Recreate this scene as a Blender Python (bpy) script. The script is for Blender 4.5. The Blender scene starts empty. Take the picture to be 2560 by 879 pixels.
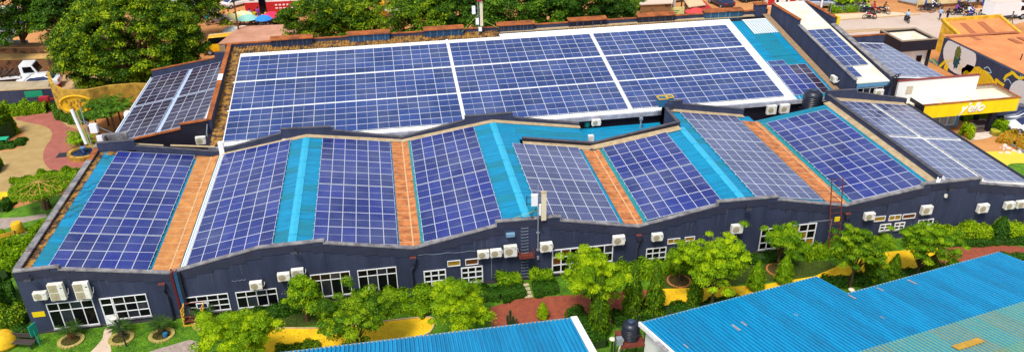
import bpy, bmesh, math, random
import numpy as np
from mathutils import Vector, Matrix, Euler
random.seed(7)
sc = bpy.context.scene
COL = sc.collection
R = math.radians
# ------------------------------------------------------------------ camera
F_PX, CX, CY = 1961.0, 1280.0, 439.5
PITCH, ROLL, YAW = 0.49374, -0.01311, 0.16374
CAM = Vector((16.328, -48.298, 35.461))
fw = Vector((math.sin(YAW)*math.cos(PITCH), math.cos(YAW)*math.cos(PITCH), -math.sin(PITCH)))
rt = Vector((math.cos(YAW), -math.sin(YAW), 0.0))
up = rt.cross(fw)
cr, cu = math.cos(ROLL)*rt + math.sin(ROLL)*up, -math.sin(ROLL)*rt + math.cos(ROLL)*up
cam = bpy.data.objects.new('camera', bpy.data.cameras.new('camera'))
cam.data.sensor_width = 36.0
cam.data.lens = 36.0*F_PX/2560.0
cam.data.clip_start = 0.5
cam.data.clip_end = 3000
cam.matrix_world = Matrix(((cr.x, cu.x, -fw.x, CAM.x), (cr.y, cu.y, -fw.y, CAM.y), (cr.z, cu.z, -fw.z, CAM.z), (0, 0, 0, 1)))
COL.objects.link(cam)
sc.camera = cam

def ray(x, y):
    return fw + cr*((x-CX)/F_PX) - cu*((y-CY)/F_PX)
def PL(x, y, P0, n):
    d = ray(x, y); n = Vector(n)
    return CAM + d*((Vector(P0)-CAM).dot(n)/d.dot(n))
def PZ(x, y, z=0.0): return PL(x, y, (0, 0, z), (0, 0, 1))
def PY(x, y, v=0.0): return PL(x, y, (0, v, 0), (0, 1, 0))
def PX(x, y, v=0.0): return PL(x, y, (v, 0, 0), (1, 0, 0))

# ------------------------------------------------------------------ materials
MATS = {}
def mat(name, col, rough=0.6, metal=0.0, noise=0.0, nscale=3.0, col2=None, bump=0.0, bscale=40.0, spec=0.4, coat=0.0, streak=False, detail=6.0, lo=0.35, hi=0.65, objrand=0.0, mscale=None, mrot=0.0):
    """principled material; col2 mixed in by noise, optional bump, optional per-object value spread"""
    if name in MATS: return MATS[name]
    m = bpy.data.materials.new(name); m.use_nodes = True
    nt = m.node_tree; N = nt.nodes; L = nt.links
    b = N['Principled BSDF']
    b.inputs['Base Color'].default_value = (*col, 1)
    b.inputs['Roughness'].default_value = rough
    b.inputs['Metallic'].default_value = metal
    b.inputs['Specular IOR Level'].default_value = spec
    b.inputs['Coat Weight'].default_value = coat
    tc = N.new('ShaderNodeNewGeometry')
    src = None
    if noise > 0 or col2:
        mp = N.new('ShaderNodeMapping'); mp.inputs['Scale'].default_value = mscale or ((1, 1, 0.15) if streak else (1, 1, 1))
        mp.inputs['Rotation'].default_value = (0, 0, mrot)
        L.new(tc.outputs['Position'], mp.inputs['Vector'])
        n = N.new('ShaderNodeTexNoise'); n.inputs['Scale'].default_value = nscale; n.inputs['Detail'].default_value = detail
        n.inputs['Roughness'].default_value = 0.65
        L.new(mp.outputs[0], n.inputs['Vector'])
        cr_ = N.new('ShaderNodeValToRGB')
        cr_.color_ramp.elements[0].position = lo; cr_.color_ramp.elements[1].position = hi
        c2 = col2 if col2 else tuple(c*(1-noise) for c in col)
        cr_.color_ramp.elements[0].color = (*c2, 1); cr_.color_ramp.elements[1].color = (*col, 1)
        L.new(n.outputs['Fac'], cr_.inputs[0]); src = cr_.outputs[0]
        if noise > 0 and col2:
            n2 = N.new('ShaderNodeTexNoise'); n2.inputs['Scale'].default_value = nscale*7; n2.inputs['Detail'].default_value = 3
            L.new(tc.outputs['Position'], n2.inputs['Vector'])
            mr = N.new('ShaderNodeMapRange'); mr.inputs[3].default_value = 1-noise; mr.inputs[4].default_value = 1+noise
            L.new(n2.outputs['Fac'], mr.inputs[0])
            mx = N.new('ShaderNodeVectorMath'); mx.operation = 'SCALE'
            L.new(src, mx.inputs[0]); L.new(mr.outputs[0], mx.inputs['Scale']); src = mx.outputs[0]
    if objrand > 0:
        oi = N.new('ShaderNodeObjectInfo')
        hs = N.new('ShaderNodeHueSaturation')
        mr = N.new('ShaderNodeMapRange'); mr.inputs[3].default_value = 1-objrand; mr.inputs[4].default_value = 1+objrand
        L.new(oi.outputs['Random'], mr.inputs[0]); L.new(mr.outputs[0], hs.inputs['Value'])
        if src: L.new(src, hs.inputs['Color'])
        else: hs.inputs['Color'].default_value = (*col, 1)
        src = hs.outputs[0]
    if src: L.new(src, b.inputs['Base Color'])
    if bump > 0:
        nb = N.new('ShaderNodeTexNoise'); nb.inputs['Scale'].default_value = bscale; nb.inputs['Detail'].default_value = 5
        L.new(tc.outputs['Position'], nb.inputs['Vector'])
        bp = N.new('ShaderNodeBump'); bp.inputs['Strength'].default_value = bump; bp.inputs['Distance'].default_value = 0.03
        L.new(nb.outputs['Fac'], bp.inputs['Height']); L.new(bp.outputs[0], b.inputs['Normal'])
    MATS[name] = m
    return m

NAVY = mat('navy_wall_paint', (0.040, 0.050, 0.100), 0.85, col2=(0.017, 0.024, 0.055), noise=0.3, nscale=1.0, lo=.3, hi=.7, streak=True, bump=0.25, bscale=14)
NAVY_BAND = mat('navy_band_paint', (0.030, 0.034, 0.066), 0.85, noise=0.3, nscale=1.2, bump=0.2)
BLACK = mat('black_paint', (0.012, 0.010, 0.022), 0.6, noise=0.3, nscale=1)
COPING = mat('weathered_concrete_coping', (0.30, 0.28, 0.27), 0.9, col2=(0.10, 0.095, 0.11), noise=0.2, nscale=1.6, bump=0.4)
COPING_D = mat('dark_concrete_coping', (0.10, 0.095, 0.11), 0.9, col2=(0.05, 0.05, 0.06), noise=0.2, nscale=1.6, bump=0.4)
RUSTCOP = mat('rust_stained_coping', (0.42, 0.115, 0.02), 0.9, col2=(0.16, 0.045, 0.012), noise=0.25, nscale=1.1, bump=0.3)
LEDGE = mat('beige_cement_ledge', (0.50, 0.38, 0.22), 0.9, col2=(0.34, 0.25, 0.14), noise=0.15, nscale=2, bump=0.3)
TURQ = mat('turquoise_roof_sheet', (0.002, 0.265, 0.455), 0.40, col2=(0.005, 0.175, 0.315), noise=0.10, nscale=1.0, mscale=(0.30, 3.2, 1), lo=.36, hi=.62, spec=0.35)
TURQ_TRIM = mat('pale_turquoise_ridge_cap', (0.03, 0.40, 0.60), 0.4, noise=0.15, nscale=2)
TURQ2 = mat('turquoise_roof_sheet_worn', (0.004, 0.235, 0.35), 0.5, col2=(0.014, 0.16, 0.23), noise=0.15, nscale=1.2, mscale=(0.30, 3.2, 1), spec=0.3)
BLUE2 = mat('sky_blue_roof_sheet_worn', (0.003, 0.24, 0.46), 0.5, col2=(0.008, 0.18, 0.35), noise=0.12, nscale=1.2, mscale=(3.0, 0.28, 1), mrot=-.18, spec=0.3)
FADED2 = mat('khaki_roof_sheet', (0.22, 0.30, 0.18), 0.7, col2=(0.15, 0.28, 0.21), noise=0.3, nscale=1.2, spec=0.2)
BLUE = mat('sky_blue_roof_sheet', (0.002, 0.265, 0.50), 0.40, col2=(0.003, 0.205, 0.41), noise=0.08, nscale=1.0, spec=0.35, lo=.36, hi=.60, mscale=(3.0, 0.28, 1), mrot=-.18)
FADED = mat('faded_green_roof_sheet', (0.11, 0.33, 0.27), 0.6, col2=(0.17, 0.32, 0.23), noise=0.25, nscale=1.2, spec=0.2)
TEAL = mat('teal_roof_sheet', (0.01, 0.24, 0.25), 0.5, noise=0.3, nscale=1.3)
RUSTVAL = mat('rust_orange_valley_sheet', (0.58, 0.20, 0.055), 0.8, col2=(0.27, 0.085, 0.03), noise=0.3, nscale=1.5, bump=0.3, lo=.36, hi=.60)
RUSTVAL2 = mat('tan_valley_sheet', (0.58, 0.26, 0.07), 0.8, col2=(0.40, 0.14, 0.04), noise=0.25, nscale=1.4, bump=0.2)
STRAP = mat('pale_valley_strap', (0.70, 0.42, 0.20), 0.8, noise=0.35, nscale=4)
BROWNCOR = mat('brown_stained_sheet', (0.38, 0.19, 0.03), 0.8, col2=(0.05, 0.028, 0.02), noise=0.4, nscale=2.2, lo=.42, hi=.58)
WHITESHEET = mat('white_roof_coating', (0.86, 0.86, 0.84), 0.55, col2=(0.74, 0.72, 0.66), noise=0.05, nscale=0.8)
CREAM = mat('cream_roof_membrane', (0.80, 0.74, 0.60), 0.8, col2=(0.66, 0.56, 0.40), noise=0.06, nscale=0.6)
WHITEWALL = mat('white_wall_paint', (0.85, 0.84, 0.80), 0.7, noise=0.05, nscale=1)
WHITEM = mat('white_metal', (0.84, 0.84, 0.84), 0.4, noise=0.06, nscale=4)
GREYM = mat('grey_metal', (0.34, 0.38, 0.44), 0.45, metal=0.3, noise=0.2, nscale=3)
DGREYM = mat('dark_metal', (0.035, 0.035, 0.045), 0.5, metal=0.2, noise=0.2, nscale=3)
ALU = mat('aluminium_frame', (0.66, 0.68, 0.74), 0.4, metal=0.15)
RUSTM = mat('rusty_steel', (0.22, 0.045, 0.022), 0.8, col2=(0.10, 0.02, 0.015), noise=0.3, nscale=6)
YELLOW = mat('yellow_paint', (0.82, 0.60, 0.005), 0.5, col2=(0.74, 0.50, 0.005), noise=0.06, nscale=1.2)
YELLOWW = mat('weathered_yellow_paint', (0.78, 0.50, 0.03), 0.7, col2=(0.52, 0.27, 0.02), noise=0.2, nscale=1.4)
GLASS = mat('dark_window_glass', (0.004, 0.004, 0.006), 0.12, spec=0.25)
GLASSB = mat('blue_window_glass', (0.02, 0.03, 0.10), 0.08, spec=0.5)
AMBER = mat('amber_pane', (0.42, 0.24, 0.02), 0.4, noise=0.4, nscale=8)
BROWNP = mat('brown_pane', (0.16, 0.05, 0.01), 0.4, noise=0.4, nscale=8)
ACW = mat('white_ac_casing', (0.82, 0.80, 0.74), 0.45, noise=0.07, nscale=2.2, col2=(0.60, 0.55, 0.44), lo=.3, hi=.55, objrand=0.10)
GLASS2 = mat('curtained_dark_glass', (0.035, 0.040, 0.055), 0.15, noise=0.5, nscale=1.5, spec=0.4)
SPLASH = mat('dusty_splash_stain', (0.085, 0.062, 0.055), 0.9, col2=(0.045, 0.040, 0.055), noise=0.3, nscale=2.0)

ACF = mat('beige_fan_grille', (0.50, 0.43, 0.28), 0.6, noise=0.3, nscale=20)
MAROON = mat('maroon_paint', (0.12, 0.008, 0.015), 0.6, noise=0.2)
CABBLUE = mat('blue_cable_jacket', (0.015, 0.10, 0.22), 0.6, noise=0.4, nscale=5)
TANKB = mat('black_tank_plastic', (0.012, 0.016, 0.030), 0.38, noise=0.2, spec=0.5)
STONE = mat('ochre_stone_wall', (0.56, 0.34, 0.04), 0.9, col2=(0.26, 0.14, 0.02), noise=0.35, nscale=1.6, bump=0.8, bscale=5)
STONED = mat('gold_stone_emblem', (0.82, 0.47, 0.010), 0.8, noise=0.3, nscale=3, bump=0.5)
CANVAS = {}
def paint(nm, col, rough=0.6): return mat(nm, col, rough, noise=0.12, nscale=3)
# ground
DIRT = mat('orange_dirt', (0.56, 0.26, 0.085), 0.95, col2=(0.42, 0.16, 0.05), noise=0.12, nscale=0.12, bump=0.3, bscale=3)
ROADM = mat('dusty_asphalt', (0.56, 0.44, 0.36), 0.9, col2=(0.48, 0.36, 0.28), noise=0.08, nscale=0.15)
LAWNM = mat('lawn_green', (0.12, 0.27, 0.006), 0.95, col2=(0.045, 0.13, 0.005), noise=0.5, nscale=1.3, bump=0.6, bscale=22)
LAWND = mat('lawn_painted_shade', (0.060, 0.085, 0.006), 0.95, col2=(0.035, 0.05, 0.006), noise=0.4, nscale=0.9, bump=0.6, bscale=22)  # shade on the grass put into this darker olive colour
YPATH = mat('yellow_path_paint', (0.88, 0.56, 0.004), 0.8, col2=(0.72, 0.40, 0.006), noise=0.10, nscale=0.9)
RPATH = mat('red_path_paving', (0.33, 0.075, 0.034), 0.9, col2=(0.22, 0.05, 0.028), noise=0.3, nscale=2.2, bump=0.3)
TANPAVE = mat('tan_block_paving', (0.42, 0.29, 0.11), 0.9, col2=(0.34, 0.22, 0.08), noise=0.10, nscale=1.0, bump=0.3)
PINKPAVE = mat('pink_block_paving', (0.38, 0.12, 0.085), 0.9, col2=(0.29, 0.085, 0.062), noise=0.12, nscale=1.0, bump=0.3)
GREYPAVE = mat('grey_crazy_paving', (0.42, 0.33, 0.28), 0.9, col2=(0.26, 0.20, 0.16), noise=0.2, nscale=3.0, bump=0.4)
CONCP = mat('pale_concrete_path', (0.62, 0.47, 0.34), 0.9, noise=0.12, nscale=2)
KERBM = mat('kerb_concrete', (0.56, 0.40, 0.22), 0.9, noise=0.2, nscale=2)
SOIL = mat('bare_soil', (0.22, 0.09, 0.03), 0.95, noise=0.3, nscale=3)
PINKROOF = mat('dusty_pink_roof', (0.56, 0.28, 0.18), 0.85, col2=(0.42, 0.19, 0.11), noise=0.15, nscale=0.5)
ORANGEROOF = mat('orange_roof_sheet', (0.66, 0.26, 0.085), 0.85, col2=(0.56, 0.19, 0.06), noise=0.10, nscale=0.5)
BROWNROOF = mat('brown_old_roof', (0.50, 0.27, 0.10), 0.9, col2=(0.30, 0.15, 0.06), noise=0.2, nscale=0.6)
BARK = mat('tree_bark', (0.15, 0.085, 0.04), 0.95, noise=0.4, nscale=5, bump=0.5)

def leafmat(name, c1, c2, c3, trans=0.35):
    """leaf tint picked per leaf by the mesh attribute tone (random), so clumps differ the way leaves do"""
    m = bpy.data.materials.new(name); m.use_nodes = True
    nt = m.node_tree; N = nt.nodes; L = nt.links
    b = N['Principled BSDF']
    a = N.new('ShaderNodeAttribute'); a.attribute_name = 'tone'
    r = N.new('ShaderNodeValToRGB'); r.color_ramp.elements[0].color = (*c1, 1); r.color_ramp.elements[1].color = (*c3, 1)
    e = r.color_ramp.elements.new(0.5); e.color = (*c2, 1)
    L.new(a.outputs['Fac'], r.inputs[0])
    b.inputs['Roughness'].default_value = 0.6; b.inputs['Specular IOR Level'].default_value = 0.15
    L.new(r.outputs[0], b.inputs['Base Color'])
    t = N.new('ShaderNodeBsdfTranslucent'); L.new(r.outputs[0], t.inputs['Color'])
    mx = N.new('ShaderNodeMixShader'); mx.inputs[0].default_value = trans
    L.new(b.outputs[0], mx.inputs[1]); L.new(t.outputs[0], mx.inputs[2])
    L.new(mx.outputs[0], N['Material Output'].inputs[0])
    MATS[name] = m
    return m
LEAF_Y = leafmat('yellow_green_leaves', (0.11, 0.24, 0.003), (0.32, 0.50, 0.004), (0.58, 0.70, 0.008), .4)
LEAF_M = leafmat('fresh_green_leaves', (0.05, 0.15, 0.003), (0.18, 0.36, 0.004), (0.42, 0.56, 0.008))
LEAF_D = leafmat('deep_green_leaves', (0.016, 0.06, 0.004), (0.05, 0.14, 0.006), (0.17, 0.30, 0.010), 0.25)
LEAF_B = leafmat('olive_green_leaves', (0.012, 0.05, 0.003), (0.08, 0.18, 0.004), (0.40, 0.50, 0.006), 0.25)
LEAF_G = leafmat('mid_green_leaves', (0.025, 0.085, 0.003), (0.12, 0.26, 0.004), (0.38, 0.50, 0.008), 0.3)
LEAF_H = leafmat('dark_hedge_leaves', (0.010, 0.05, 0.003), (0.03, 0.10, 0.004), (0.08, 0.19, 0.006), 0.2)
LEAF_C = leafmat('cycad_leaves', (0.012, 0.05, 0.010), (0.035, 0.09, 0.012), (0.08, 0.15, 0.016), 0.2)

def cellmat(name, base, nx, ny, var=0.18):
    """solar cells in the panel's own UVs: cells, grid of pale lines, slight change of tint per panel"""
    m = bpy.data.materials.new(name); m.use_nodes = True
    nt = m.node_tree; N = nt.nodes; L = nt.links
    b = N['Principled BSDF']
    uv = N.new('ShaderNodeTexCoord')
    sp = N.new('ShaderNodeSeparateXYZ'); L.new(uv.outputs['UV'], sp.inputs[0])
    def gridline(sock, n, w):
        a = N.new('ShaderNodeMath'); a.operation = 'MULTIPLY'; a.inputs[1].default_value = n; L.new(sock, a.inputs[0])
        f = N.new('ShaderNodeMath'); f.operation = 'FRACT'; L.new(a.outputs[0], f.inputs[0])
        s = N.new('ShaderNodeMath'); s.operation = 'SUBTRACT'; s.inputs[1].default_value = 0.5; L.new(f.outputs[0], s.inputs[0])
        ab = N.new('ShaderNodeMath'); ab.operation = 'ABSOLUTE'; L.new(s.outputs[0], ab.inputs[0])
        g = N.new('ShaderNodeMath'); g.operation = 'GREATER_THAN'; g.inputs[1].default_value = 0.5-w; L.new(ab.outputs[0], g.inputs[0])
        return g.outputs[0], f.outputs[0]
    gx, fx = gridline(sp.outputs[0], nx, 0.05)
    gy, fy = gridline(sp.outputs[1], ny, 0.0)
    mxg = N.new('ShaderNodeMath'); mxg.operation = 'MAXIMUM'; L.new(gx, mxg.inputs[0]); L.new(gy, mxg.inputs[1])
    # per-cell and per-panel tint
    fl = N.new('ShaderNodeVectorMath'); fl.operation = 'MULTIPLY'; fl.inputs[1].default_value = (nx, ny, 1); L.new(uv.outputs['UV'], fl.inputs[0])
    fl2 = N.new('ShaderNodeVectorMath'); fl2.operation = 'FLOOR'; L.new(fl.outputs[0], fl2.inputs[0])
    oi = N.new('ShaderNodeObjectInfo')
    ad = N.new('ShaderNodeVectorMath'); ad.operation = 'ADD'; L.new(fl2.outputs[0], ad.inputs[0]); L.new(oi.outputs['Location'], ad.inputs[1])
    wn = N.new('ShaderNodeTexWhiteNoise'); L.new(ad.outputs[0], wn.inputs['Vector'])
    v = N.new('ShaderNodeMapRange'); v.inputs[3].default_value = 0.90; v.inputs[4].default_value = 1.10; L.new(wn.outputs['Value'], v.inputs[0])
    v2 = N.new('ShaderNodeMapRange'); v2.inputs[3].default_value = 1-var; v2.inputs[4].default_value = 1+var; L.new(oi.outputs['Random'], v2.inputs[0])
    mu = N.new('ShaderNodeMath'); mu.operation = 'MULTIPLY'; L.new(v.outputs[0], mu.inputs[0]); L.new(v2.outputs[0], mu.inputs[1])
    hs = N.new('ShaderNodeHueSaturation'); hs.inputs['Color'].default_value = (*base, 1); L.new(mu.outputs[0], hs.inputs['Value'])
    mh = N.new('ShaderNodeMapRange'); mh.inputs[3].default_value = 0.485; mh.inputs[4].default_value = 0.515
    L.new(wn.outputs['Color'], mh.inputs[0]); L.new(mh.outputs[0], hs.inputs['Hue'])
    # dust film
    ge = N.new('ShaderNodeNewGeometry'); nz = N.new('ShaderNodeTexNoise'); nz.inputs['Scale'].default_value = 0.32; nz.inputs['Detail'].default_value = 5
    L.new(ge.outputs['Position'], nz.inputs['Vector'])
    dr = N.new('ShaderNodeMapRange'); dr.inputs[1].default_value = 0.42; dr.inputs[2].default_value = 0.8; dr.inputs[3].default_value = 0.0; dr.inputs[4].default_value = 0.30
    L.new(nz.outputs['Fac'], dr.inputs[0])
    dm = N.new('ShaderNodeMix'); dm.data_type = 'RGBA'; L.new(dr.outputs[0], dm.inputs[0]); L.new(hs.outputs[0], dm.inputs[6]); dm.inputs[7].default_value = (0.20, 0.23, 0.36, 1)
    mx = N.new('ShaderNodeMix'); mx.data_type = 'RGBA'; L.new(mxg.outputs[0], mx.inputs[0]); L.new(dm.outputs[2], mx.inputs[6]); mx.inputs[7].default_value = (base[0]*3+.02, base[1]*3+.02, base[2]*1.6+.02, 1)
    L.new(mx.outputs[2], b.inputs['Base Color'])
    b.inputs['Roughness'].default_value = 0.22
    b.inputs['Specular IOR Level'].default_value = 0.5
    rr = N.new('ShaderNodeMapRange'); rr.inputs[3].default_value = 0.10; rr.inputs[4].default_value = 0.30
    L.new(nz.outputs['Fac'], rr.inputs[0]); L.new(rr.outputs[0], b.inputs['Roughness'])
    MATS[name] = m
    return m
CELL_A = cellmat('deep_blue_cells', (0.011, 0.020, 0.150), 6, 12, 0.32)
CELL_B = cellmat('royal_blue_cells', (0.016, 0.036, 0.150), 12, 6, 0.28)
CELL_C = cellmat('sky_greyed_cells', (0.050, 0.058, 0.150), 6, 12)  # pale grey of the reflected sky put into the cell colour
CELL_D = cellmat('dusty_violet_cells', (0.026, 0.018, 0.050), 6, 12)

# ------------------------------------------------------------------ building helpers
class MB:
    def __init__(s): s.v = []; s.f = []; s.m = []; s.cur = 0; s.log = []
    def add(s, vs, fs):
        s.log.append((list(vs), [tuple(f) for f in fs]))
        o = len(s.v); s.v += [tuple(v) for v in vs]
        for f in fs: s.f.append([o+i for i in f]); s.m.append(s.cur)
        return s
    def box(s, x0, y0, z0, x1, y1, z1):
        x0, x1 = min(x0, x1), max(x0, x1); y0, y1 = min(y0, y1), max(y0, y1); z0, z1 = min(z0, z1), max(z0, z1)
        return s.add([(x0, y0, z0), (x1, y0, z0), (x1, y1, z0), (x0, y1, z0), (x0, y0, z1), (x1, y0, z1), (x1, y1, z1), (x0, y1, z1)],
                     [(0, 3, 2, 1), (4, 5, 6, 7), (0, 1, 5, 4), (1, 2, 6, 5), (2, 3, 7, 6), (3, 0, 4, 7)])
    def obox(s, c, ax, ay, az):
        """box from centre and three half-axis vectors"""
        c = Vector(c); ax = Vector(ax); ay = Vector(ay); az = Vector(az)
        P = [c-ax-ay-az, c+ax-ay-az, c+ax+ay-az, c-ax+ay-az, c-ax-ay+az, c+ax-ay+az, c+ax+ay+az, c-ax+ay+az]
        return s.add(P, [(0, 3, 2, 1), (4, 5, 6, 7), (0, 1, 5, 4), (1, 2, 6, 5), (2, 3, 7, 6), (3, 0, 4, 7)])
    def bar(s, a, b, w, h=None, upv=(0, 0, 1)):
        """rectangular bar between two points"""
        a = Vector(a); b = Vector(b); d = (b-a); L = d.length
        if L < 1e-6: return s
        d /= L; h = h or w
        u = Vector(upv)
        if abs(u.dot(d)) > 0.98: u = Vector((1, 0, 0))
        side = d.cross(u).normalized(); u2 = side.cross(d).normalized()
        return s.obox((a+b)/2, d*L/2, side*w/2, u2*h/2)
    def tube(s, pts, r, n=8, r2=None, cap=True):
        pts = [Vector(p) for p in pts]; k = len(pts); rings = []
        r2 = r if r2 is None else r2
        for i, p in enumerate(pts):
            d = (pts[min(i+1, k-1)]-pts[max(i-1, 0)]).normalized()
            u = Vector((0, 0, 1)) if abs(d.z) < 0.95 else Vector((1, 0, 0))
            a = d.cross(u).normalized(); b = a.cross(d).normalized()
            rr = r[i] if isinstance(r, (list, tuple)) else r+(r2-r)*i/max(1, k-1)
            rings.append([p+a*math.cos(2*math.pi*j/n)*rr+b*math.sin(2*math.pi*j/n)*rr for j in range(n)])
        vs = [v for rg in rings for v in rg]; fs = []
        for i in range(k-1):
            for j in range(n):
                fs.append((i*n+j, i*n+(j+1) % n, (i+1)*n+(j+1) % n, (i+1)*n+j))
        if cap: fs.append(tuple(range(n))[::-1]); fs.append(tuple((k-1)*n+j for j in range(n)))
        return s.add(vs, fs)
    def lathe(s, c, prof, n=16):
        """prof: (radius, z) list around a vertical axis"""
        vs = []; fs = []
        for (r, z) in prof:
            for j in range(n):
                a = 2*math.pi*j/n; vs.append((c[0]+r*math.cos(a), c[1]+r*math.sin(a), c[2]+z))
        for i in range(len(prof)-1):
            for j in range(n): fs.append((i*n+j, i*n+(j+1) % n, (i+1)*n+(j+1) % n, (i+1)*n+j))
        fs.append(tuple(range(n))[::-1]); fs.append(tuple((len(prof)-1)*n+j for j in range(n)))
        return s.add(vs, fs)
    def prism(s, pts, dv):
        """polygon pts (3D) swept along dv"""
        dv = Vector(dv); n = len(pts); P = [Vector(p) for p in pts]
        vs = P+[p+dv for p in P]
        fs = [tuple(range(n)), tuple(range(2*n-1, n-1, -1))]+[(i, i+n, (i+1) % n+n, (i+1) % n) for i in range(n)]
        return s.add(vs, fs)
    def corrug(s, P0, U, V, lu, lv, pitch=0.2, amp=0.03, thick=0.03, nm=1, seed=1, grp=4, wts=None):
        """corrugated sheet: ribs straight along U, waves across V"""
        P0 = Vector(P0); U = Vector(U).normalized(); V = Vector(V).normalized(); Nn = U.cross(V).normalized()
        if Nn.z < 0: Nn = -Nn
        n = max(2, int(round(lv/pitch))); pr = []
        for i in range(n):
            b = i*lv/n; w = lv/n
            pr += [(b, 0), (b+w*0.30, 0), (b+w*0.45, amp), (b+w*0.80, amp)]
        pr.append((lv, 0))
        top = []; bot = []
        for t, h in pr:
            top.append(P0+V*t+Nn*h); bot.append(P0+U*lu+V*t+Nn*h)
        k = len(pr); vs = top+bot; fs = [(i, i+1, k+i+1, k+i) for i in range(k-1)]
        rn = random.Random(seed); base = s.cur
        ch = {}
        s.add(vs, fs)
        if nm > 1:
            for q in range(len(fs)):
                g_ = (q//4)//grp
                if g_ not in ch: ch[g_] = rn.choices(range(nm), wts)[0]
                s.m[len(s.m)-len(fs)+q] = ch[g_]
        # underside
        c = [P0-Nn*thick, P0+U*lu-Nn*thick, P0+U*lu+V*lv-Nn*thick, P0+V*lv-Nn*thick]
        s.add(c, [(0, 1, 2, 3)])
        d = [P0, P0+U*lu, P0+U*lu+V*lv, P0+V*lv]
        s.add(c+d, [(0, 1, 5, 4), (1, 2, 6, 5), (2, 3, 7, 6), (3, 0, 4, 7)])
        return s
    def each(s, name, mats, parent=None, local=False):
        out = []
        for vs, fs in s.log:
            q = MB(); q.add(vs, fs); out.append(q.build(name, mats, parent, local))
        return out
    def build(s, name, mats, parent=None, local=False, smooth=False, fixn=True):
        if not isinstance(mats, (list, tuple)): mats = [mats]
        me = bpy.data.meshes.new(name)
        off = Vector((0, 0, 0))
        if parent is not None and not local:
            q = parent
            while q is not None: off += q.location; q = q.parent
        vs = [(v[0]-off.x, v[1]-off.y, v[2]-off.z) for v in s.v]
        me.from_pydata(vs, [], s.f)
        for m in mats: me.materials.append(m)
        me.polygons.foreach_set('material_index', s.m)
        me.update()
        if fixn:
            bm = bmesh.new(); bm.from_mesh(me); bmesh.ops.recalc_face_normals(bm, faces=bm.faces); bm.to_mesh(me); bm.free()
        if smooth:
            me.polygons.foreach_set('use_smooth', [True]*len(me.polygons)); me.update()
            me.set_sharp_from_angle(angle=R(38))
        o = bpy.data.objects.new(name, me); COL.objects.link(o)
        if parent is not None: o.parent = parent
        return o

def tag(o, label, cat, group=None, kind=None):
    if label: o['label'] = label
    if cat: o['category'] = cat
    if group: o['group'] = group
    if kind: o['kind'] = kind
    return o
def thing(name, label, cat, loc=(0, 0, 0), group=None, rz=0.0):
    o = bpy.data.objects.new(name, None); COL.objects.link(o)
    o.location = loc; o.rotation_euler = (0, 0, rz); o.empty_display_size = 0.3
    return tag(o, label, cat, group)
def struct(o): o['kind'] = 'structure'; return o
def dup(root, loc, rz=0.0, label=None, group=None, scale=1.0, mats=None):
    def rec(o, par):
        c = o.copy(); COL.objects.link(c); c.parent = par
        if c.type == 'MESH' and mats:
            for i, sl in enumerate(c.material_slots):
                key = o.get('tint') or (sl.material.name if sl.material else '')
                if key in mats:
                    sl.link = 'OBJECT'; sl.material = mats[key]
        for ch in [x for x in KIDS.get(o, [])]: rec(ch, c)
        return c
    build_kids(root)
    r = rec(root, None)
    r.location = loc; r.rotation_euler = (0, 0, rz); r.scale = (scale,)*3 if not isinstance(scale, tuple) else scale
    if label: r['label'] = label
    if group: r['group'] = group
    return r
KIDS = {}
def build_kids(root):
    if root in KIDS: return
    KIDS[root] = list(root.children)
    for c in KIDS[root]: build_kids(c)

def smooth_poly(pts, n=4):
    """closed Catmull-Rom through 2-D points"""
    out = []; k = len(pts)
    for i in range(k):
        p0, p1, p2, p3 = [Vector(pts[(i+j) % k]).to_2d() for j in (-1, 0, 1, 2)]
        for t in range(n):
            t /= n
            out.append(0.5*((2*p1)+(-p0+p2)*t+(2*p0-5*p1+4*p2-p3)*t*t+(-p0+3*p1-3*p2+p3)*t**3))
    return out
FLATS = []
def flat(name, px, z, m, smooth=0, world=False, kind='structure', th=0.0):
    """ground sheet through photo points carried onto the ground plane"""
    pts = [Vector(p).to_2d() if world else PZ(p[0], p[1], 0).to_2d() for p in px]
    if smooth: pts = smooth_poly(pts, smooth)
    FLATS.append((name, [(p.x, p.y) for p in pts]))
    b = MB()
    P = [(p.x, p.y, z) for p in pts]
    if th: b.prism([(p[0], p[1], z-th) for p in P], (0, 0, th))
    else: b.add(P, [tuple(range(len(P)))])
    o = b.build(name, m)
    if not th:
        me = o.data
        if me.polygons[0].normal.z < 0: me.flip_normals()
    o['kind'] = kind
    return o
# ================================================================== FRONT WING
XV = [0.0, 17.0, 34.0, 51.0, 68.0]          # valleys
ZV = [3.76, 3.72, 3.64, 3.60, 3.56]
XR = [-8.5, 8.5, 25.5, 42.4, 59.3]          # ridges
ZR = [5.12, 5.10, 5.06, 4.98, 4.86]
front = thing('factory_building', 'long dark navy single-storey wing with zigzag turquoise roof and windowed front wall', 'building', (-9.7, 0, 0))
TOPF = [(-9.7, 5.25), (-6.85, 5.30), (-6.84, 5.08), (0, 3.88), (6.3, 5.20), (10.7, 5.25), (10.71, 5.05), (17, 3.83), (23.07, 5.02), (23.08, 5.38), (27.87, 5.30),
        (27.88, 4.95), (34, 3.70), (40.17, 4.86), (40.18, 5.19), (45.1, 5.11), (45.11, 4.84), (51, 3.66), (57.40, 4.62), (57.41, 4.92), (62.5, 4.93), (62.51, 4.47), (68.2, 3.45)]
def zprof(prof, x):
    for (a, za), (b, zb) in zip(prof, prof[1:]):
        if a <= x <= b: return za+(zb-za)*(x-a)/max(1e-6, b-a)
    return prof[-1][1]
# main front wall as one prism (y 0 .. 0.22)
b = MB()
for (xa, za), (xb, zb) in zip(TOPF, TOPF[1:]):
    if xb-xa > 0.05: b.prism([(xa, 0, -0.2), (xb, 0, -0.2), (xb, 0, zb), (xa, 0, za)], (0, 0.22, 0))
b.build('front_wall', NAVY, front)
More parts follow.
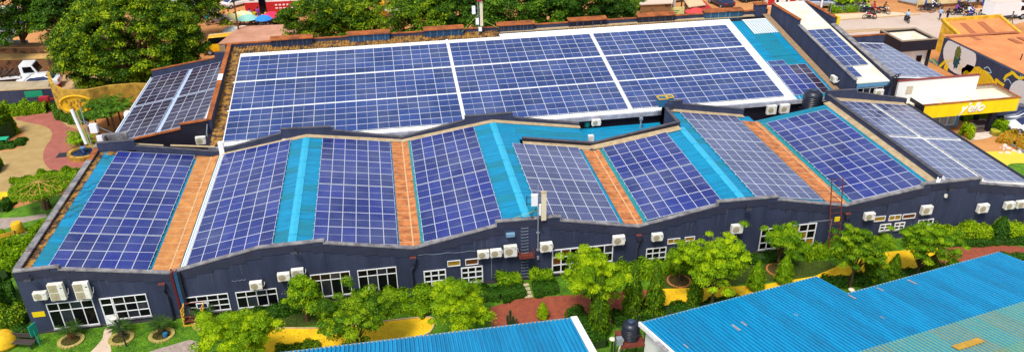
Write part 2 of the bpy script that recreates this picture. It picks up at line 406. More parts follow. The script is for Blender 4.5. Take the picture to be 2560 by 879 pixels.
# coping strips following the top
b = MB()
for (xa, za), (xb, zb) in zip(TOPF, TOPF[1:]):
    if xb-xa > 0.05: b.prism([(xa, -0.05, za+.003), (xb, -0.05, zb+.003), (xb, -0.05, zb+0.09), (xa, -0.05, za+0.09)], (0, 0.36, 0))
    else: b.box(xa-.02, -0.052, min(za, zb), xb+.06, 0.312, max(za, zb)+.092)
b.build('parapet_coping', COPING, front)
# plaster band under the coping, stepping down in short runs like the real one
b = MB()
x = -9.7
while x < 68:
    x2 = x+1.15
    za = min(zprof(TOPF, x+.05), zprof(TOPF, x2-.05))
    # keep clear of parapet steps
    b.prism([(x, -0.035, za-0.62), (x2, -0.035, za-0.62), (x2, -0.035, min(za, zprof(TOPF, x2-.02))-.002), (x, -0.035, min(za, zprof(TOPF, x+.02))-.002)], (0, 0.04, 0))
    x = x2
b.build('plaster_band', NAVY_BAND, front)
b = MB(); x = -9.6; rs = random.Random(4)
top = [(-9.6, .3)]
while x < 67.8: x += rs.uniform(.25, .7); top.append((min(x, 67.9), rs.uniform(.12, .45)))
for (xa, za), (xb, zb) in zip(top, top[1:]): b.prism([(xa, -.006, 0), (xb, -.006, 0), (xb, -.006, zb), (xa, -.006, za)], (0, .004, 0))
b.build('splash_stain', SPLASH, front)
b = MB()
for k in range(60):
    x = rs.uniform(-9.3, 67.5); zt = zprof(TOPF, x)-.66; h = rs.uniform(.4, 1.6); w_ = rs.uniform(.03, .10)
    b.prism([(x-w_, -.0045, zt), (x+w_, -.0045, zt), (x+w_*.3, -.0045, zt-h), (x-w_*.3, -.0045, zt-h)], (0, .003, 0))
b.each('rain_streak', mat('pale_rain_streak', (.058, .068, .108), .9, noise=.4, nscale=5), front)
# side and end walls
b = MB(); b.box(-9.7, 0.22, -0.2, -9.48, 21.6, 5.25); b.build('side_wall', NAVY, front)
b = MB()
b.box(-9.76, 0.31, 5.25, -9.28, 19.0, 5.36)
b.build('side_coping', COPING, front)
b = MB(); b.box(-9.76, 16.6, 5.362, -9.28, 20.9, 5.372); b.build('side_coping', RUSTCOP, front)
b = MB(); b.box(68.0, 0.22, -0.2, 68.2, 17.9, 3.5); b.build('end_wall', NAVY, front)
b = MB()
b.box(-9.48, 18.45, 0, 33.6, 18.7, 3.9)
b.box(42.4, 17.7, 0, 50.0, 17.9, 3.9)
b.box(51.0, 16.5, 0, 59.0, 16.7, 3.2); b.box(59, 17.6, 0, 68, 17.8, 3.2)
b.box(33.6, 13.8, 0, 42.2, 14.0, 3.6)
b.build('rear_wall', NAVY, front)
# roof sheets (ribs run from ridge to valley), one mesh per slope
def slope(xa, za, xb, zb, y0, y1, m=TURQ, name='roof_slope', dz=0.0):
    b = MB(); P = Vector((xa, y0, za+dz)); U = Vector((xb-xa, 0, zb-za))
    b.corrug(P, U, (0, 1, 0), U.length, y1-y0, 0.28, 0.085, nm=2, seed=int(xa*3+y0), wts=[3, 1])
    return b.build(name, [m, TURQ2 if m == TURQ else m], front)
YB = 18.4
slope(XR[0]-.22, ZR[0], XV[0], ZV[0], .22, YB)
slope(XV[0], ZV[0], XR[1], ZR[1], .22, YB)
slope(XR[1], ZR[1], XV[1], ZV[1], .22, YB)
slope(XV[1], ZV[1], XR[2], ZR[2], .22, YB)
slope(XR[2], ZR[2], XV[2]-.4, ZV[2]+.07, .22, 13.75)
slope(XR[2]+1.9, ZR[2]-.3, XV[2]-.1, ZV[2]+.02, 14.75, YB)
slope(XR[2], ZR[2], XR[2]+1.9, ZR[2]-.31, 13.75, YB)
slope(XV[2]-.4, ZV[2]+.07, XV[2], ZV[2], .22, 13.75)
slope(XV[2], ZV[2], XR[3], ZR[3], .22, 13.8)
slope(XR[3], ZR[3], XV[3], ZV[3], .22, 17.7)
slope(XV[3], ZV[3], XR[4]-.4, ZR[4]-.06, .22, 16.6)
slope(XR[4]+.2, ZR[4]-.03, XV[4], ZV[4], .22, 17.6, WHITESHEET)
# courtyard roof, ribs running towards the hall
b = MB(); b.corrug((33.4, 14.05, 3.15), (0, 1, 0.05), (1, 0, 0), 4.6, 8.75, 0.21, 0.035); b.build('courtyard_roof', TURQ, front)
q = PZ(1601, 322, 3.3); b = MB(); b.tube([(q.x, q.y, 3.2), (q.x, q.y, 4.25)], .09, 8); b.box(q.x-.14, q.y-.14, 4.25, q.x+.14, q.y+.14, 4.5); b.build('vent_pipe', GREYM, front)
q = PZ(1468, 312, 3.4); b = MB(); b.lathe((q.x, q.y, 3.25), [(.30, 0), (.32, .1), (.32, .5), (.28, .55)], 14); b.build('blue_drum', TEAL, front)
q = PZ(1480, 350, 3.7); b = MB(); b.box(q.x-.25, q.y+.2, 3.3, q.x+.25, q.y+.6, 4.0); b.build('white_box', ACW, front)
# brown-stained strip between left parapet and ridge
b = MB(); b.corrug((-9.47, .23, 5.02), (1, 0, 0.12), (0, 1, 0), .76, 18.2, 0.34, 0.09); b.build('edge_gutter_sheet', BROWNCOR, front)
b = MB(); b.corrug((-8.5, 17.75, 5.19), (1, 0, -.16), (0, 1, 0), 8.0, 0.6, 0.15, 0.04); b.build('edge_gutter_sheet', BROWNCOR, front)
# ridge caps
for k in (1, 2, 3):
    b = MB(); y1 = {1: YB, 2: YB, 3: 13.8}[k]
    x, z = XR[k], ZR[k]+.04
    b.prism([(x-.30, .32, z+.005), (x, .32, z+.075), (x+.30, .32, z+.005), (x+.30, .32, z-.02), (x, .32, z+.05), (x-.30, .32, z-.02)], (0, y1-.35, 0))
    for q in range(6): b.box(x-.31, 1.5+q*2.9, z+.05, x+.31, 1.56+q*2.9, z+.085)
    b.build('ridge_cap', TURQ_TRIM, front)
# valleys: rust sheets with pale straps
def valley(k, y1, wl, wr, m):
    x, z = XV[k], ZV[k]; s = .165; b = MB(); h = .13
    b.prism([(x-wl, .25, z+wl*s+h), (x, .25, z+h), (x, .25, z+h-.02), (x-wl, .25, z+wl*s+h-.02)], (0, y1-.25, 0))
    b.prism([(x, .25, z+h), (x+wr, .25, z+wr*s+h), (x+wr, .25, z+wr*s+h-.02), (x, .25, z+h-.02)], (0, y1-.25, 0))
    v = b.build('valley_gutter', m, front)
    b = MB(); y = .8
    while y < y1-.4:
        a = random.uniform(-.04, .04)
        b.bar((x-wl, y, z+wl*s+h+.02), (x-.06, y+.10+a, z+h+.02), .055, .03)
        b.bar((x+.06, y+.10+a, z+h+.02), (x+wr, y, z+wr*s+h+.02), .055, .03)
        y += 1.08+random.uniform(-.12, .12)
    b.bar((x, .3, z+h+.02), (x+.0, y1, z+h+.02), .11, .03)
    b.build('strap', STRAP, v)
valley(0, 18.3, 1.15, .65, RUSTVAL2); valley(1, 18.3, .98, .55, RUSTVAL); valley(2, 13.7, 1.05, .50, RUSTVAL); valley(3, 16.3, 1.45, .28, RUSTVAL)
b = MB()
for i in range(9):
    a = i*.7; b.tube([(33.7+.25*math.cos(a), 13.2+.15*math.sin(a), 3.83), (33.95+.3*math.cos(a+1), 13.25+.12*math.sin(a*2), 3.87), (34.1+.25*math.cos(a+2), 13.15+.15*math.sin(a+3), 3.83)], .03, 6)
b.build('tarpaulin_scrap', DGREYM, front)
# rear parapets
def parapet(prof, y, th, m, cop, name='rear_parapet', drop=.62):
    b = MB()
    for (xa, za), (xb, zb) in zip(prof, prof[1:]):
        if xb-xa > .05: b.prism([(xa, y, za-drop), (xb, y, zb-drop), (xb, y, zb), (xa, y, za)], (0, th, 0))
    b.build(name, m, front)
    b = MB()
    for (xa, za), (xb, zb) in zip(prof, prof[1:]):
        if xb-xa > .05: b.prism([(xa, y-.03, za+.003), (xb, y-.03, zb+.003), (xb, y-.03, zb+.06), (xa, y-.03, za+.06)], (0, th+.06, 0))
    b.build('parapet_coping', cop, front)
REARP = [(-9.28, 5.98), (-6.2, 5.98), (-6.19, 5.42), (0.3, 4.25), (6.28, 5.50), (6.29, 5.92), (10.77, 5.78), (10.78, 5.42), (17, 4.12), (22.95, 5.35), (22.96, 5.72), (27.5, 5.70), (27.51, 5.25), (34.0, 4.02)]
parapet([q for q in REARP], 18.45, .28, NAVY, COPING_D, drop=.9)
parapet([(27.6, 5.22), (34.2, 4.10), (42.0, 5.45)], 13.95, .24, BLACK, COPING_D, drop=.8)
parapet([(42.4, 5.95), (43.95, 5.95), (43.96, 5.55), (50.4, 4.45)], 17.7, .25, NAVY, COPING_D, drop=.9)
parapet([(58.85, 5.72), (62.1, 5.62), (62.11, 5.35), (67.9, 4.15)], 17.6, .25, NAVY, COPING_D, drop=.95)
# beige ledges lying on the roof in front of the rear parapets
def ledge(pts, w, dz=.10):
    b = MB()
    for (xa, za), (xb, zb), y in pts:
        b.prism([(xa, y-w, za+dz), (xb, y-w, zb+dz), (xb, y, zb+dz+.05), (xa, y, za+dz+.05)], (0, 0, .04))
    b.build('cement_ledge', LEDGE, front)
ledge([((.7, ZV[0]+.1), (8.5, ZR[1]), 18.44), ((8.5, ZR[1]), (16.9, ZV[1]+.1), 18.44), ((16.9, ZV[1]+.05), (25.5, ZR[2]), 18.44), ((25.5, ZR[2]), (34, ZV[2]+.05), 18.44)], .5)
ledge([((27.6, 4.75), (33.9, ZV[2]+.05), 13.94), ((33.9, ZV[2]+.08), (42.2, ZR[3]), 13.94)], .75)
ledge([((42.7, ZR[3]+.05), (50.3, ZV[3]+.15), 17.69)], .5)
ledge([((59.4, ZR[4]+.03), (67.6, ZV[4]+.08), 17.59)], .7)
# wall stub and rooftop flues behind the third bay
b = MB(); b.box(42.08, 13.95, 2.9, 42.33, 18.2, 5.45); b.box(42.08, 17.4, 2.9, 42.9, 18.2, 5.9); b.build('dividing_wall', NAVY, front)
b = MB(); b.box(42.04, 13.9, 5.452, 42.37, 17.38, 5.52); b.build('parapet_coping', COPING_D, front)
for i, (x, y) in enumerate(((41.95, 17.95), (42.75, 18.1))):
    w = .42 if i == 0 else .3
    b = MB(); b.box(x-w, y-w, 5.5, x+w, y+w, 6.28)
    f = b.build('flue', paint('flue_blue', (.02, .12, .25)), front)
    b = MB()
    for sx, sy, lx, ly in ((-1, 0, .05, w+.03), (1, 0, .05, w+.03), (0, -1, w+.03, .05), (0, 1, w+.03, .05)):
        b.box(x+sx*w-lx, y+sy*w-ly, 6.282, x+sx*w+lx, y+sy*w+ly, 6.36)
    b.build('rim', YELLOWW, f)
# lengthwise parapet on ridge 4
b = MB(); b.box(58.95, .31, 4.2, 59.2, 17.6, 5.38); b.build('ridge_parapet', NAVY, front)
b = MB(); b.box(58.90, .31, 5.382, 59.25, 17.58, 5.45); b.build('parapet_coping', COPING_D, front)
b = MB(); b.prism([(58.3, .4, ZR[4]-.13), (58.95, .4, ZR[4]-.02), (58.95, .4, ZR[4]+.06), (58.3, .4, ZR[4]-.05)], (0, 16.6, 0)); b.build('cement_ledge', LEDGE, front)
b = MB(); b.tube([(58.6, .0, 4.97), (59.0, .45, 5.18), (59.5, .7, 5.1), (59.75, .8, 4.95)], .09, 8); b.tube([(58.75, .0, 4.97), (59.15, .35, 5.15), (59.6, .5, 5.0)], .05, 8); b.build('pipe_elbow', WHITEM, front)
b = MB(); b.box(67.75, .3, 3.4, 68.25, 17.6, 3.68); b.build('eave_trim', BLACK, front)
# green sheet edges peeping out beside the panels
for x0, k, y1 in ((.68, 0, 18), (17.52, 1, 18.1), (34.45, 2, 13.4), (51.25, 3, 15.9)):
    b = MB(); b.corrug((x0, .3, ZV[k]+.165*(x0-XV[k])+.075), (1, 0, .165), (0, 1, 0), .40, y1-.3, .2, .04); b.build('green_sheet_edge', TEAL, front)
# white cable tray on second slope
b = MB()
for dx in (0, .13, .24): b.tube([(.80+dx, .1, 4.02), (.80+dx, 18.3, 4.02), (.80+dx, 18.6, 4.7)], .05, 6)
b.box(.70, .2, 3.93, 1.2, 18.3, 3.97)
b.box(.72, 18.35, 3.95, 1.16, 18.75, 5.15)
b.build('cable_tray', WHITEM, front)
# black cables on first slope
b = MB()
for k in range(5):
    y = 6.5+k*1.1; pts = []
    for i in range(12):
        t = i/11; pts.append((-9.2+1.6*t, y+1.8*t+random.uniform(-.25, .25), 5.12-.04*t+.08+abs(random.uniform(0, .05))))
    b.tube(pts, .018, 5)
b.tube([(-9.3, 16.5, 5.2), (-8.8, 17.2, 5.25), (-8.2, 17.0, 5.25), (-7.8, 17.8, 5.2)], .03, 5)
b.each('loose_cable', DGREYM, front)
b = MB()
for y in (2.4, 6.5, 10.6): b.box(-9.79, y, 5.2, -9.26, y+.06, 5.375)
b.each('coping_strap', RUSTM, front)
b = MB()
for x0 in (2.6, 5.7, 13, 37.6): b.box(x0, -.052, zprof(TOPF, x0)-.05, x0+.07, -.046, zprof(TOPF, x0)+.05)
b.each('rust_stain', RUSTM, front)

# ---------- windows of the front wall
def window(tl, br, cols, rows, rowsplit=None, frame=WHITEM, pane=GLASS, w=.07, y=0.0, parent=None, name='window', panemats=None, sill=True, xy=None):
    w *= .8
    parent = parent or front
    if xy: x0, z0, x1, z1 = xy
    else:
        a = PY(tl[0], tl[1], y); c = PY(br[0], br[1], y); x0, z1, x1, z0 = a.x, a.z, c.x, c.z
    rs = rowsplit or [i/rows for i in range(rows+1)]
    b = MB()
    b.box(x0, y-.07, z0, x0+w, y-.01, z1); b.box(x1-w, y-.07, z0, x1, y-.01, z1)
    b.box(x0+w, y-.068, z1-w, x1-w, y-.01, z1); b.box(x0+w, y-.068, z0, x1-w, y-.01, z0+w)
    for i in range(1, cols): xx = x0+(x1-x0)*i/cols; b.box(xx-w/2, y-.064, z0+w, xx+w/2, y-.01, z1-w)
    for t in rs[1:-1]:
        zz = z0+(z1-z0)*t; b.box(x0+w, y-.060, zz-w/2, x1-w, y-.01, zz+w/2)
    if sill: b.cur = 1; b.box(x0-.05, y-.12, z0-.09, x1+.05, y-.005, z0-.003)
    f = b.build(name, [frame, COPING], parent)
    if panemats is None and pane is GLASS: panemats = [GLASS, GLASS, GLASS2, GLASS, GLASS]
    mats = panemats or [pane]
    b = MB()
    for i in range(cols):
        for j in range(rows):
            b.cur = (i*7+j*3) % len(mats) if panemats else 0
            b.box(x0+(x1-x0)*i/cols+.01, y-.02, z0+(z1-z0)*rs[j]+.01, x0+(x1-x0)*(i+1)/cols-.01, y-.012, z0+(z1-z0)*rs[j+1]-.01)
    b.build('pane', mats, f)
    return f
window((114.3, 758.3), (250.8, 807.3), 4, 2, [0, .70, 1])
# door with side lights: door leaf is its own part
a = PY(247, 744.7); c = PY(364.3, 731.1); dz = a.z
dx0 = a.x; dx1 = dx0+.82; wx1 = c.x
b = MB(); b.box(dx0, -.08, .05, dx0+.08, -.01, dz); b.box(dx1-.08, -.08, .05, dx1, -.01, dz); b.box(dx0+.08, -.078, dz-.08, dx1-.08, -.01, dz)
b.box(dx0+.08, -.078, dz-.62, dx1-.08, -.01, dz-.54); b.box(dx0+.08, -.06, .05, dx1-.08, -.01, 1.0)
d = b.build('door', WHITEM, front)
b = MB(); b.box(dx0+.08, -.03, 1.0, dx1-.08, -.015, dz-.62); b.box(dx0+.08, -.03, dz-.54, dx1-.08, -.015, dz-.08); b.build('pane', GLASS, d)
b = MB(); b.tube([(dx1-.14, -.08, .95), (dx1-.14, -.12, .97), (dx1-.14, -.12, 1.12), (dx1-.14, -.08, 1.14)], .015, 6); b.build('handle', GREYM, d)
window(None, None, 3, 3, xy=(dx1+.02, .55, wx1, dz))
window((464, 742), (578.4, 770.6), 4, 3, pane=GLASS, panemats=[GLASS, GLASS, GLASS])
b = MB(); q = PY(492, 755); b.box(q.x, -.30, q.z-.35, q.x+.8, -.26, q.z+.12)
sash = b.build('open_sash', WHITEM, front); b = MB(); b.box(q.x+.07, -.303, q.z-.28, q.x+.73, -.298, q.z+.05); b.build('pane', GLASSB, sash)
window((588, 729.2), (698.4, 758.3), 4, 2, [0, .66, 1])
window((775, 686), (881.7, 732), 4, 2, [0, .72, 1])
window((892.7, 674.8), (996.3, 725.2), 4, 2, [0, .74, 1])
window((1058.3, 676.5), (1117, 711), 3, 3, w=.11)
window((1151.8, 668), (1208, 701.6), 3, 3, w=.11)
window((1118, 651.5), (1151, 662), 1, 1, pane=AMBER, w=.06, name='vent_window', sill=False); window((1162.7, 647.2), (1195.8, 658.5), 1, 1, pane=BROWNP, w=.06, name='vent_window', sill=False)
window((1379.9, 623.5), (1446.6, 673.8), 3, 3, w=.11, panemats=[GLASS, GLASSB, GLASS, BROWNP, GLASS])
window((1467.3, 615.4), (1530.6, 650.8), 3, 2, w=.09)
window((1615.5, 620.6), (1662.4, 653.7), 3, 3, w=.09)
window((1669, 596.5), (1699, 606), 2, 1, pane=AMBER, w=.06, name='vent_window', sill=False); window((1711.8, 591.7), (1736, 600), 1, 1, pane=AMBER, w=.06, name='vent_window', sill=False)
window((1903, 572), (1950, 618), 3, 3, w=.09, panemats=[GLASS, GLASS, AMBER])
window((1978, 562), (2031, 611), 3, 3, w=.10, panemats=[GLASS, GLASS, AMBER, GLASS])
window((2186, 541), (2211, 550.5), 1, 1, pane=AMBER, w=.06, name='vent_window', sill=False); window((2223, 538), (2249.6, 548), 2, 1, pane=AMBER, w=.06, name='vent_window', sill=False); window((2257, 535), (2286, 543.5), 1, 1, pane=BROWNP, w=.06, name='vent_window', sill=False)
window((2200, 560), (2223, 574), 2, 2, w=.10); window((2237, 556), (2258, 571), 2, 2, w=.10); window((2296, 549), (2326, 574), 3, 2, w=.09)
# plaster frame around the window beside the ladder
a = PY(2022, 555); c = PY(2042, 618)
b = MB(); b.box(a.x, -.03, a.z-.03, a.x+2.0, .005, a.z+.03); b.box(a.x+1.95, -.03, .4, a.x+2.0, .005, a.z-.03); b.build('conduit', GREYM, front)
# rainwater hoppers and downpipes
def downpipe(px, py, jog=.18):
    q = PY(px, py, -.15); x, z = q.x, q.z
    b = MB(); b.prism([(x-.24, -.30, z), (x+.24, -.30, z), (x+.13, -.30, z-.45), (x-.13, -.30, z-.45)], (0, .28, 0))
    h = b.build('rain_hopper', NAVY_BAND, front)
    b = MB(); b.box(x-.22, -.285, z+.002, x+.22, -.04, z+.03); b.build('rusty_lid', RUSTM, h)
    b = MB(); b.tube([(x, -.16, z-.4), (x, -.16, z-.8), (x-jog, -.16, z-1.05), (x-jog, -.16, .05)], .10, 8); b.build('downpipe', NAVY_BAND, front)
downpipe(404, 709, -.15); downpipe(1032, 643.5); downpipe(1597.7, 587.5, .1); downpipe(2120, 533.6, .1)
# three cable ducts beside the first valley
b0 = .1
for i, (m, w) in enumerate(((MAROON, .17), (CABBLUE, .22), (BLACK, .20))):
    xx = b0+.05+i*.22
    b = MB(); b.box(xx, -.24, 1.0, xx+w, -.05, 4.02); b.build('cable_duct', m, front)
b = MB(); b.tube([(.1, .3, 4.05), (.25, -.1, 4.15), (.5, -.14, 4.1), (.6, .25, 4.02)], .06, 6); b.build('pipe_elbow', RUSTM, front)
b = MB()
for k in range(6): b.tube([(.4+.1*k, -.2, 1.1), (.5+.12*k, -.5, .5+.1*(k % 3)), (.3+.15*k, -.7, .1)], .035, 5)
b.build('loose_cable', DGREYM, front)
# thin surface cables
b = MB()
for (x1, y1, x2, y2) in ((580, 702, 615, 697), (1045, 637, 1228, 623)):
    a = PY(x1, y1); c = PY(x2, y2); pts = [(a.x+(c.x-a.x)*t/10, -.03, a.z+(c.z-a.z)*t/10+.05*math.sin(t*2)) for t in range(11)]
    b.tube(pts, .012, 5)
a = PY(1228, 640); b.tube([(a.x, -.05, a.z), (a.x, -.05, .5)], .03, 6)
b.each('surface_cable', GREYM, front)
# hairline crack patch
b = MB(); pts = [PY(476+i*1.6+random.uniform(-1, 1), 697+i*4.2) for i in range(9)]
for p0, p1 in zip(pts, pts[1:]): b.bar((p0.x, -.004, p0.z), (p1.x, -.004, p1.z), .03, .006)
b.build('crack', paint('pale_blue_crack', (.12, .17, .32)), front)
b = MB(); q = PY(86, 765); 
q = PY(97, 784); b.box(q.x-.4, -.03, q.z-.22, q.x+.4, .003, q.z+.2); b.build('yellow_plate', YELLOW, front)
# rungs let into the wall with a small rest platform
q0 = PY(1311, 570); q1 = PY(1311, 690)
b = MB(); n = 17
for i in range(n):
    z = q1.z+.1+(q0.z-q1.z)*i/(n-1); w = .26
    b.tube([(q0.x-w, 0, z), (q0.x-w, -.16, z), (q0.x+w, -.16, z), (q0.x+w, 0, z)], .016, 6)
b.build('wall_rungs', GREYM, front)
q = PY(1313, 631)
b = MB(); b.box(q.x-.55, -.75, q.z-.05, q.x+.55, -.01, q.z)
for i in range(9): xx = q.x-.55+i*1.1/8; b.bar((xx, -.74, q.z), (xx, -.74, q.z+.42), .03)
b.bar((q.x-.55, -.74, q.z+.42), (q.x+.55, -.74, q.z+.42), .035); b.bar((q.x-.55, -.74, q.z+.42), (q.x-.55, -.02, q.z+.42), .035); b.bar((q.x+.55, -.74, q.z+.42), (q.x+.55, -.02, q.z+.42), .035)
b.build('rest_platform', RUSTM, front)

# ================================================================== HALL
HS = .171
def HZ(y): return 4.48+(y-19.6)*HS
hall = thing('warehouse_hall', 'big industrial hall behind, its white and turquoise mono-pitch roof covered with solar panels', 'building', (-.9, 19.2, 0))
b = MB()
b.prism([(-.7, 19.35, 0), (-.7, 37.8, 0), (-.7, 37.8, HZ(37.8)-.15), (-.7, 19.35, HZ(19.35)-.15)], (62.6, 0, 0)); b.build('walls', BLACK, hall)
b = MB(); U = Vector((0, 1, HS)); b.corrug((0.80, 19.2, HZ(19.2)), U, (1, 0, 0), 17.6/U.normalized().y, 55.95, .25, .035)
b.build('white_roof', WHITESHEET, hall)
b = MB(); b.corrug((56.75, 19.2, HZ(19.2)), U, (1, 0, 0), 16.9/U.normalized().y, 4.4, .30, .085, nm=2, wts=[3, 1]); b.build('turquoise_roof', [TURQ, TURQ2], hall)
b = MB(); b.prism([(58.1, 32.8, HZ(32.8)+.05), (61.2, 32.8, HZ(32.8)+.05), (61.2, 36.3, HZ(36.3)+.05), (58.1, 36.3, HZ(36.3)+.05)], (0, 0, .03)); b.build('white_patch', WHITESHEET, hall)
b = MB(); b.prism([(61.15, 19.2, HZ(19.2)+.05), (61.9, 19.2, HZ(19.2)+.05), (61.9, 37.3, HZ(37.3)+.05), (61.15, 37.3, HZ(37.3)+.05)], (0, 0, .06)); b.build('cement_ledge', mat('brown_cement', (.34, .22, .12), .9, noise=.3, nscale=2), hall)
# lap line on turquoise roof
b = MB(); b.bar((57.4, 27.6, HZ(27.6)+.05), (61.1, 27.7, HZ(27.7)+.05), .07, .03); b.bar((57.6, 23.3, HZ(23.3)+.05), (61.1, 23.3, HZ(23.3)+.05), .06, .03); b.each('sheet_lap', DGREYM, hall)
# brown stained strips along left and far edges
b = MB(); b.corrug((-.24, 19.4, HZ(19.4)), (1, 0, 0), (0, 1, HS), 1.05, 18.1, .30, .07); b.build('stained_strip', BROWNCOR, hall)
b = MB(); b.corrug((-.4, 36.15, HZ(36.15)+.045), (0, 1, HS), (1, 0, 0), 1.45, 29.5, .33, .09); b.build('stained_strip', BROWNCOR, hall)
b = MB(); b.corrug((36.5, 36.8, HZ(36.8)+.03), (0, 1, HS), (1, 0, 0), .45, 16.5, .33, .09); b.build('stained_strip', BROWNCOR, hall)
b = MB(); b.box(29.2, 36.95, HZ(36.95)+.04, 60, 37.45, HZ(37)+.16); b.build('cement_ledge', LEDGE, hall)
# far parapet
b = MB(); b.box(-.9, 37.55, 5.5, 61.9, 37.85, 7.98); b.build('far_parapet', NAVY, hall)
b = MB(); b.box(-.95, 37.5, 7.983, 61.95, 37.9, 8.06); b.build('parapet_coping', RUSTCOP, hall)
# left parapet rising with the roof
b = MB(); b.prism([(-.55, 21.8, 3.5), (-.55, 37.5, 5.5), (-.55, 37.5, 7.95), (-.55, 21.8, 5.98)], (.32, 0, 0)); b.build('side_parapet', NAVY, hall)
b = MB(); b.prism([(-.62, 21.75, 5.985), (-.62, 37.49, 7.955), (-.62, 37.49, 8.05), (-.62, 21.75, 6.08)], (.44, 0, 0)); b.build('parapet_coping', RUSTCOP, hall)
b = MB()
for y, w in ((29.3, 1.3),): b.prism([(-.625, y, 6.09+(y-21.75)*.125), (-.175, y, 6.09+(y-21.75)*.125), (-.175, y+w, 6.09+(y+w-21.75)*.125), (-.625, y+w, 6.09+(y+w-21.75)*.125)], (0, 0, .02))
b.build('cement_patch', WHITEWALL, hall)
# front gutter
b = MB(); b.box(-.3, 18.98, 4.02, 61.9, 19.22, 4.42); b.build('eave_gutter', mat('pale_gutter', (.42, .44, .50), .5, col2=(.26, .25, .28), noise=.15, nscale=1.5), hall)
b = MB()
for i in range(48): xx = 1+i*1.22; b.bar((xx, 19.25, HZ(19.3)+.04), (xx, 19.65, HZ(19.6)+.06), .05)
b.build('rail_foot', ALU, hall)
# vent boxes on the far parapet
VB = [(680, 783), (873, 975), (1061, 1158), (1243, 1334), (1421, 1513), (1592, 1683), (1758, 1850)]
ORD = ['first', 'second', 'third', 'fourth', 'fifth', 'sixth', 'seventh']
VC = [(.012, .02, .05), (.02, .075, .16), (.015, .06, .13), (.012, .02, .045), (.02, .022, .05), (.010, .010, .02), (.03, .10, .17)]
for i, (xa, xb) in enumerate(VB):
    x0 = PY(xa, 112-i*9.5, 37.4).x; x1 = PY(xb, 112-i*9.5, 37.4).x
    look = ['blackish, streaked with rust', 'bright blue with pale drips', 'dull blue', 'near-black with fluted front', 'open-fronted with three bays', 'lowest and blackest', 'steel blue with pale posts'][i]
    t = thing('vent_box', f'{ORD[i]} rust-lidded vent box from the left on the far parapet, {look}', 'roof vent', (x0, 37.0, 7.3), 'rust-lidded vent boxes along the far parapet')
    cm = mat('vent_paint_%d' % i, VC[i], .7, noise=.5, nscale=3, streak=True)
    b = MB(); b.box(x0, 37.0, 7.2, x1, 37.12, 8.3) if i != 4 else b.box(x0, 37.30, 7.2, x1, 37.4, 8.3)
    b.box(x0, 37.12, 7.3, x0+.12, 37.85, 8.3); b.box(x1-.12, 37.12, 7.3, x1, 37.85, 8.3); b.box(x0, 37.853, 7.3, x1, 37.95, 8.29)
    b.build('casing', cm, t)
    b = MB(); b.prism([(x0-.10, 36.85, 8.30), (x1+.10, 36.85, 8.30), (x1+.10, 37.95, 8.40), (x0-.10, 37.95, 8.40)], (0, 0, .08)); b.build('rusty_lid', RUSTCOP, t)
    b = MB(); n = [7, 6, 5, 9, 4, 6, 5][i]
    for k in range(n):
        xx = x0+.15+(x1-x0-.3)*(k+random.uniform(.2, .8))/n; b.box(xx-.05, 36.985, 7.25, xx+.05, 37.0, 8.28)
    b.build('post', mat('vent_post_%d' % i, tuple(c*2.2+.02 for c in VC[i]), .7, noise=.3), t)
b = MB(); b.box(60.2, 37.3, 7.3, 61.6, 38.0, 8.75); t = b.build('parapet_pier', NAVY, hall); b = MB(); b.box(60.1, 37.2, 8.753, 61.7, 38.1, 8.85); b.build('cap', RUSTCOP, t)

# ================================================================== ANNEX (left)
annex = thing('annex_building', 'small lean-to block left of the hall with violet-grey panels on its sloping roof', 'building', (-9.6, 22, 0))
AZ = lambda x: 5.42+.165*(x+1.5)
b = MB()
b.prism([(-9.6, 22.0, 0), (-1.0, 22.0, 0), (-1.0, 22.0, AZ(-1)), (-9.6, 22.0, AZ(-9.6))], (0, 17.4, 0)); b.build('walls', BLACK, annex)
b = MB()
b.prism([(-9.62, 21.7, 0), (-.55, 21.7, 0), (-.55, 21.7, 5.98), (-3.0, 21.7, 5.75), (-3.0, 21.7, 5.30), (-7.3, 21.7, 4.62), (-9.62, 21.7, 4.3)], (0, .25, 0)); b.build('front_wall', BLACK, annex)
b = MB()
b.prism([(-3.05, 21.62, 5.753), (-.5, 21.62, 5.983), (-.5, 21.62, 6.07), (-3.05, 21.62, 5.84)], (0, .42, 0))
b.prism([(-7.35, 21.62, 4.623), (-3.0, 21.62, 5.303), (-3.0, 21.62, 5.39), (-7.35, 21.62, 4.71)], (0, .42, 0)); b.build('parapet_coping', RUSTCOP, annex)
b = MB(); b.prism([(-9.7, 22.05, AZ(-9.7)+.01), (-1.1, 22.05, AZ(-1.1)+.01), (-1.1, 22.05, AZ(-1.1)+.05), (-9.7, 22.05, AZ(-9.7)+.05)], (0, 17.4, 0)); b.build('roof', mat('pale_blue_roof', (.42, .52, .68), .5, noise=.1), annex)
b = MB(); b.prism([(-1.12, 22.05, 5.50), (-.57, 22.05, 5.50), (-.57, 39.3, 5.55), (-1.12, 39.3, 5.55)], (0, 0, .08)); b.build('white_flashing', WHITESHEET, annex)
b = MB(); b.prism([(-9.6, 39.5, 3.0), (-.9, 39.5, 3.0), (-.9, 39.5, 6.5), (-2.6, 39.5, 6.5), (-2.6, 39.5, 5.9), (-9.6, 39.5, 4.9)], (0, .25, 0)); b.build('rear_parapet', NAVY, annex)
b = MB(); b.prism([(-9.6, 39.47, 4.903), (-2.6, 39.47, 5.903), (-2.6, 39.47, 5.98), (-9.6, 39.47, 4.98)], (0, .33, 0)); b.build('parapet_coping', RUSTCOP, annex)
b = MB(); b.box(-9.78, 22, 3.9, -9.70, 39.4, 4.22); b.build('eave_gutter', WHITEM, annex)
b = MB(); b.tube([(-.75, 21.4, 3.6), (-.75, 21.45, 4.9), (-.55, 21.5, 5.7)], .06, 6); b.build('downpipe', GREYM, annex)
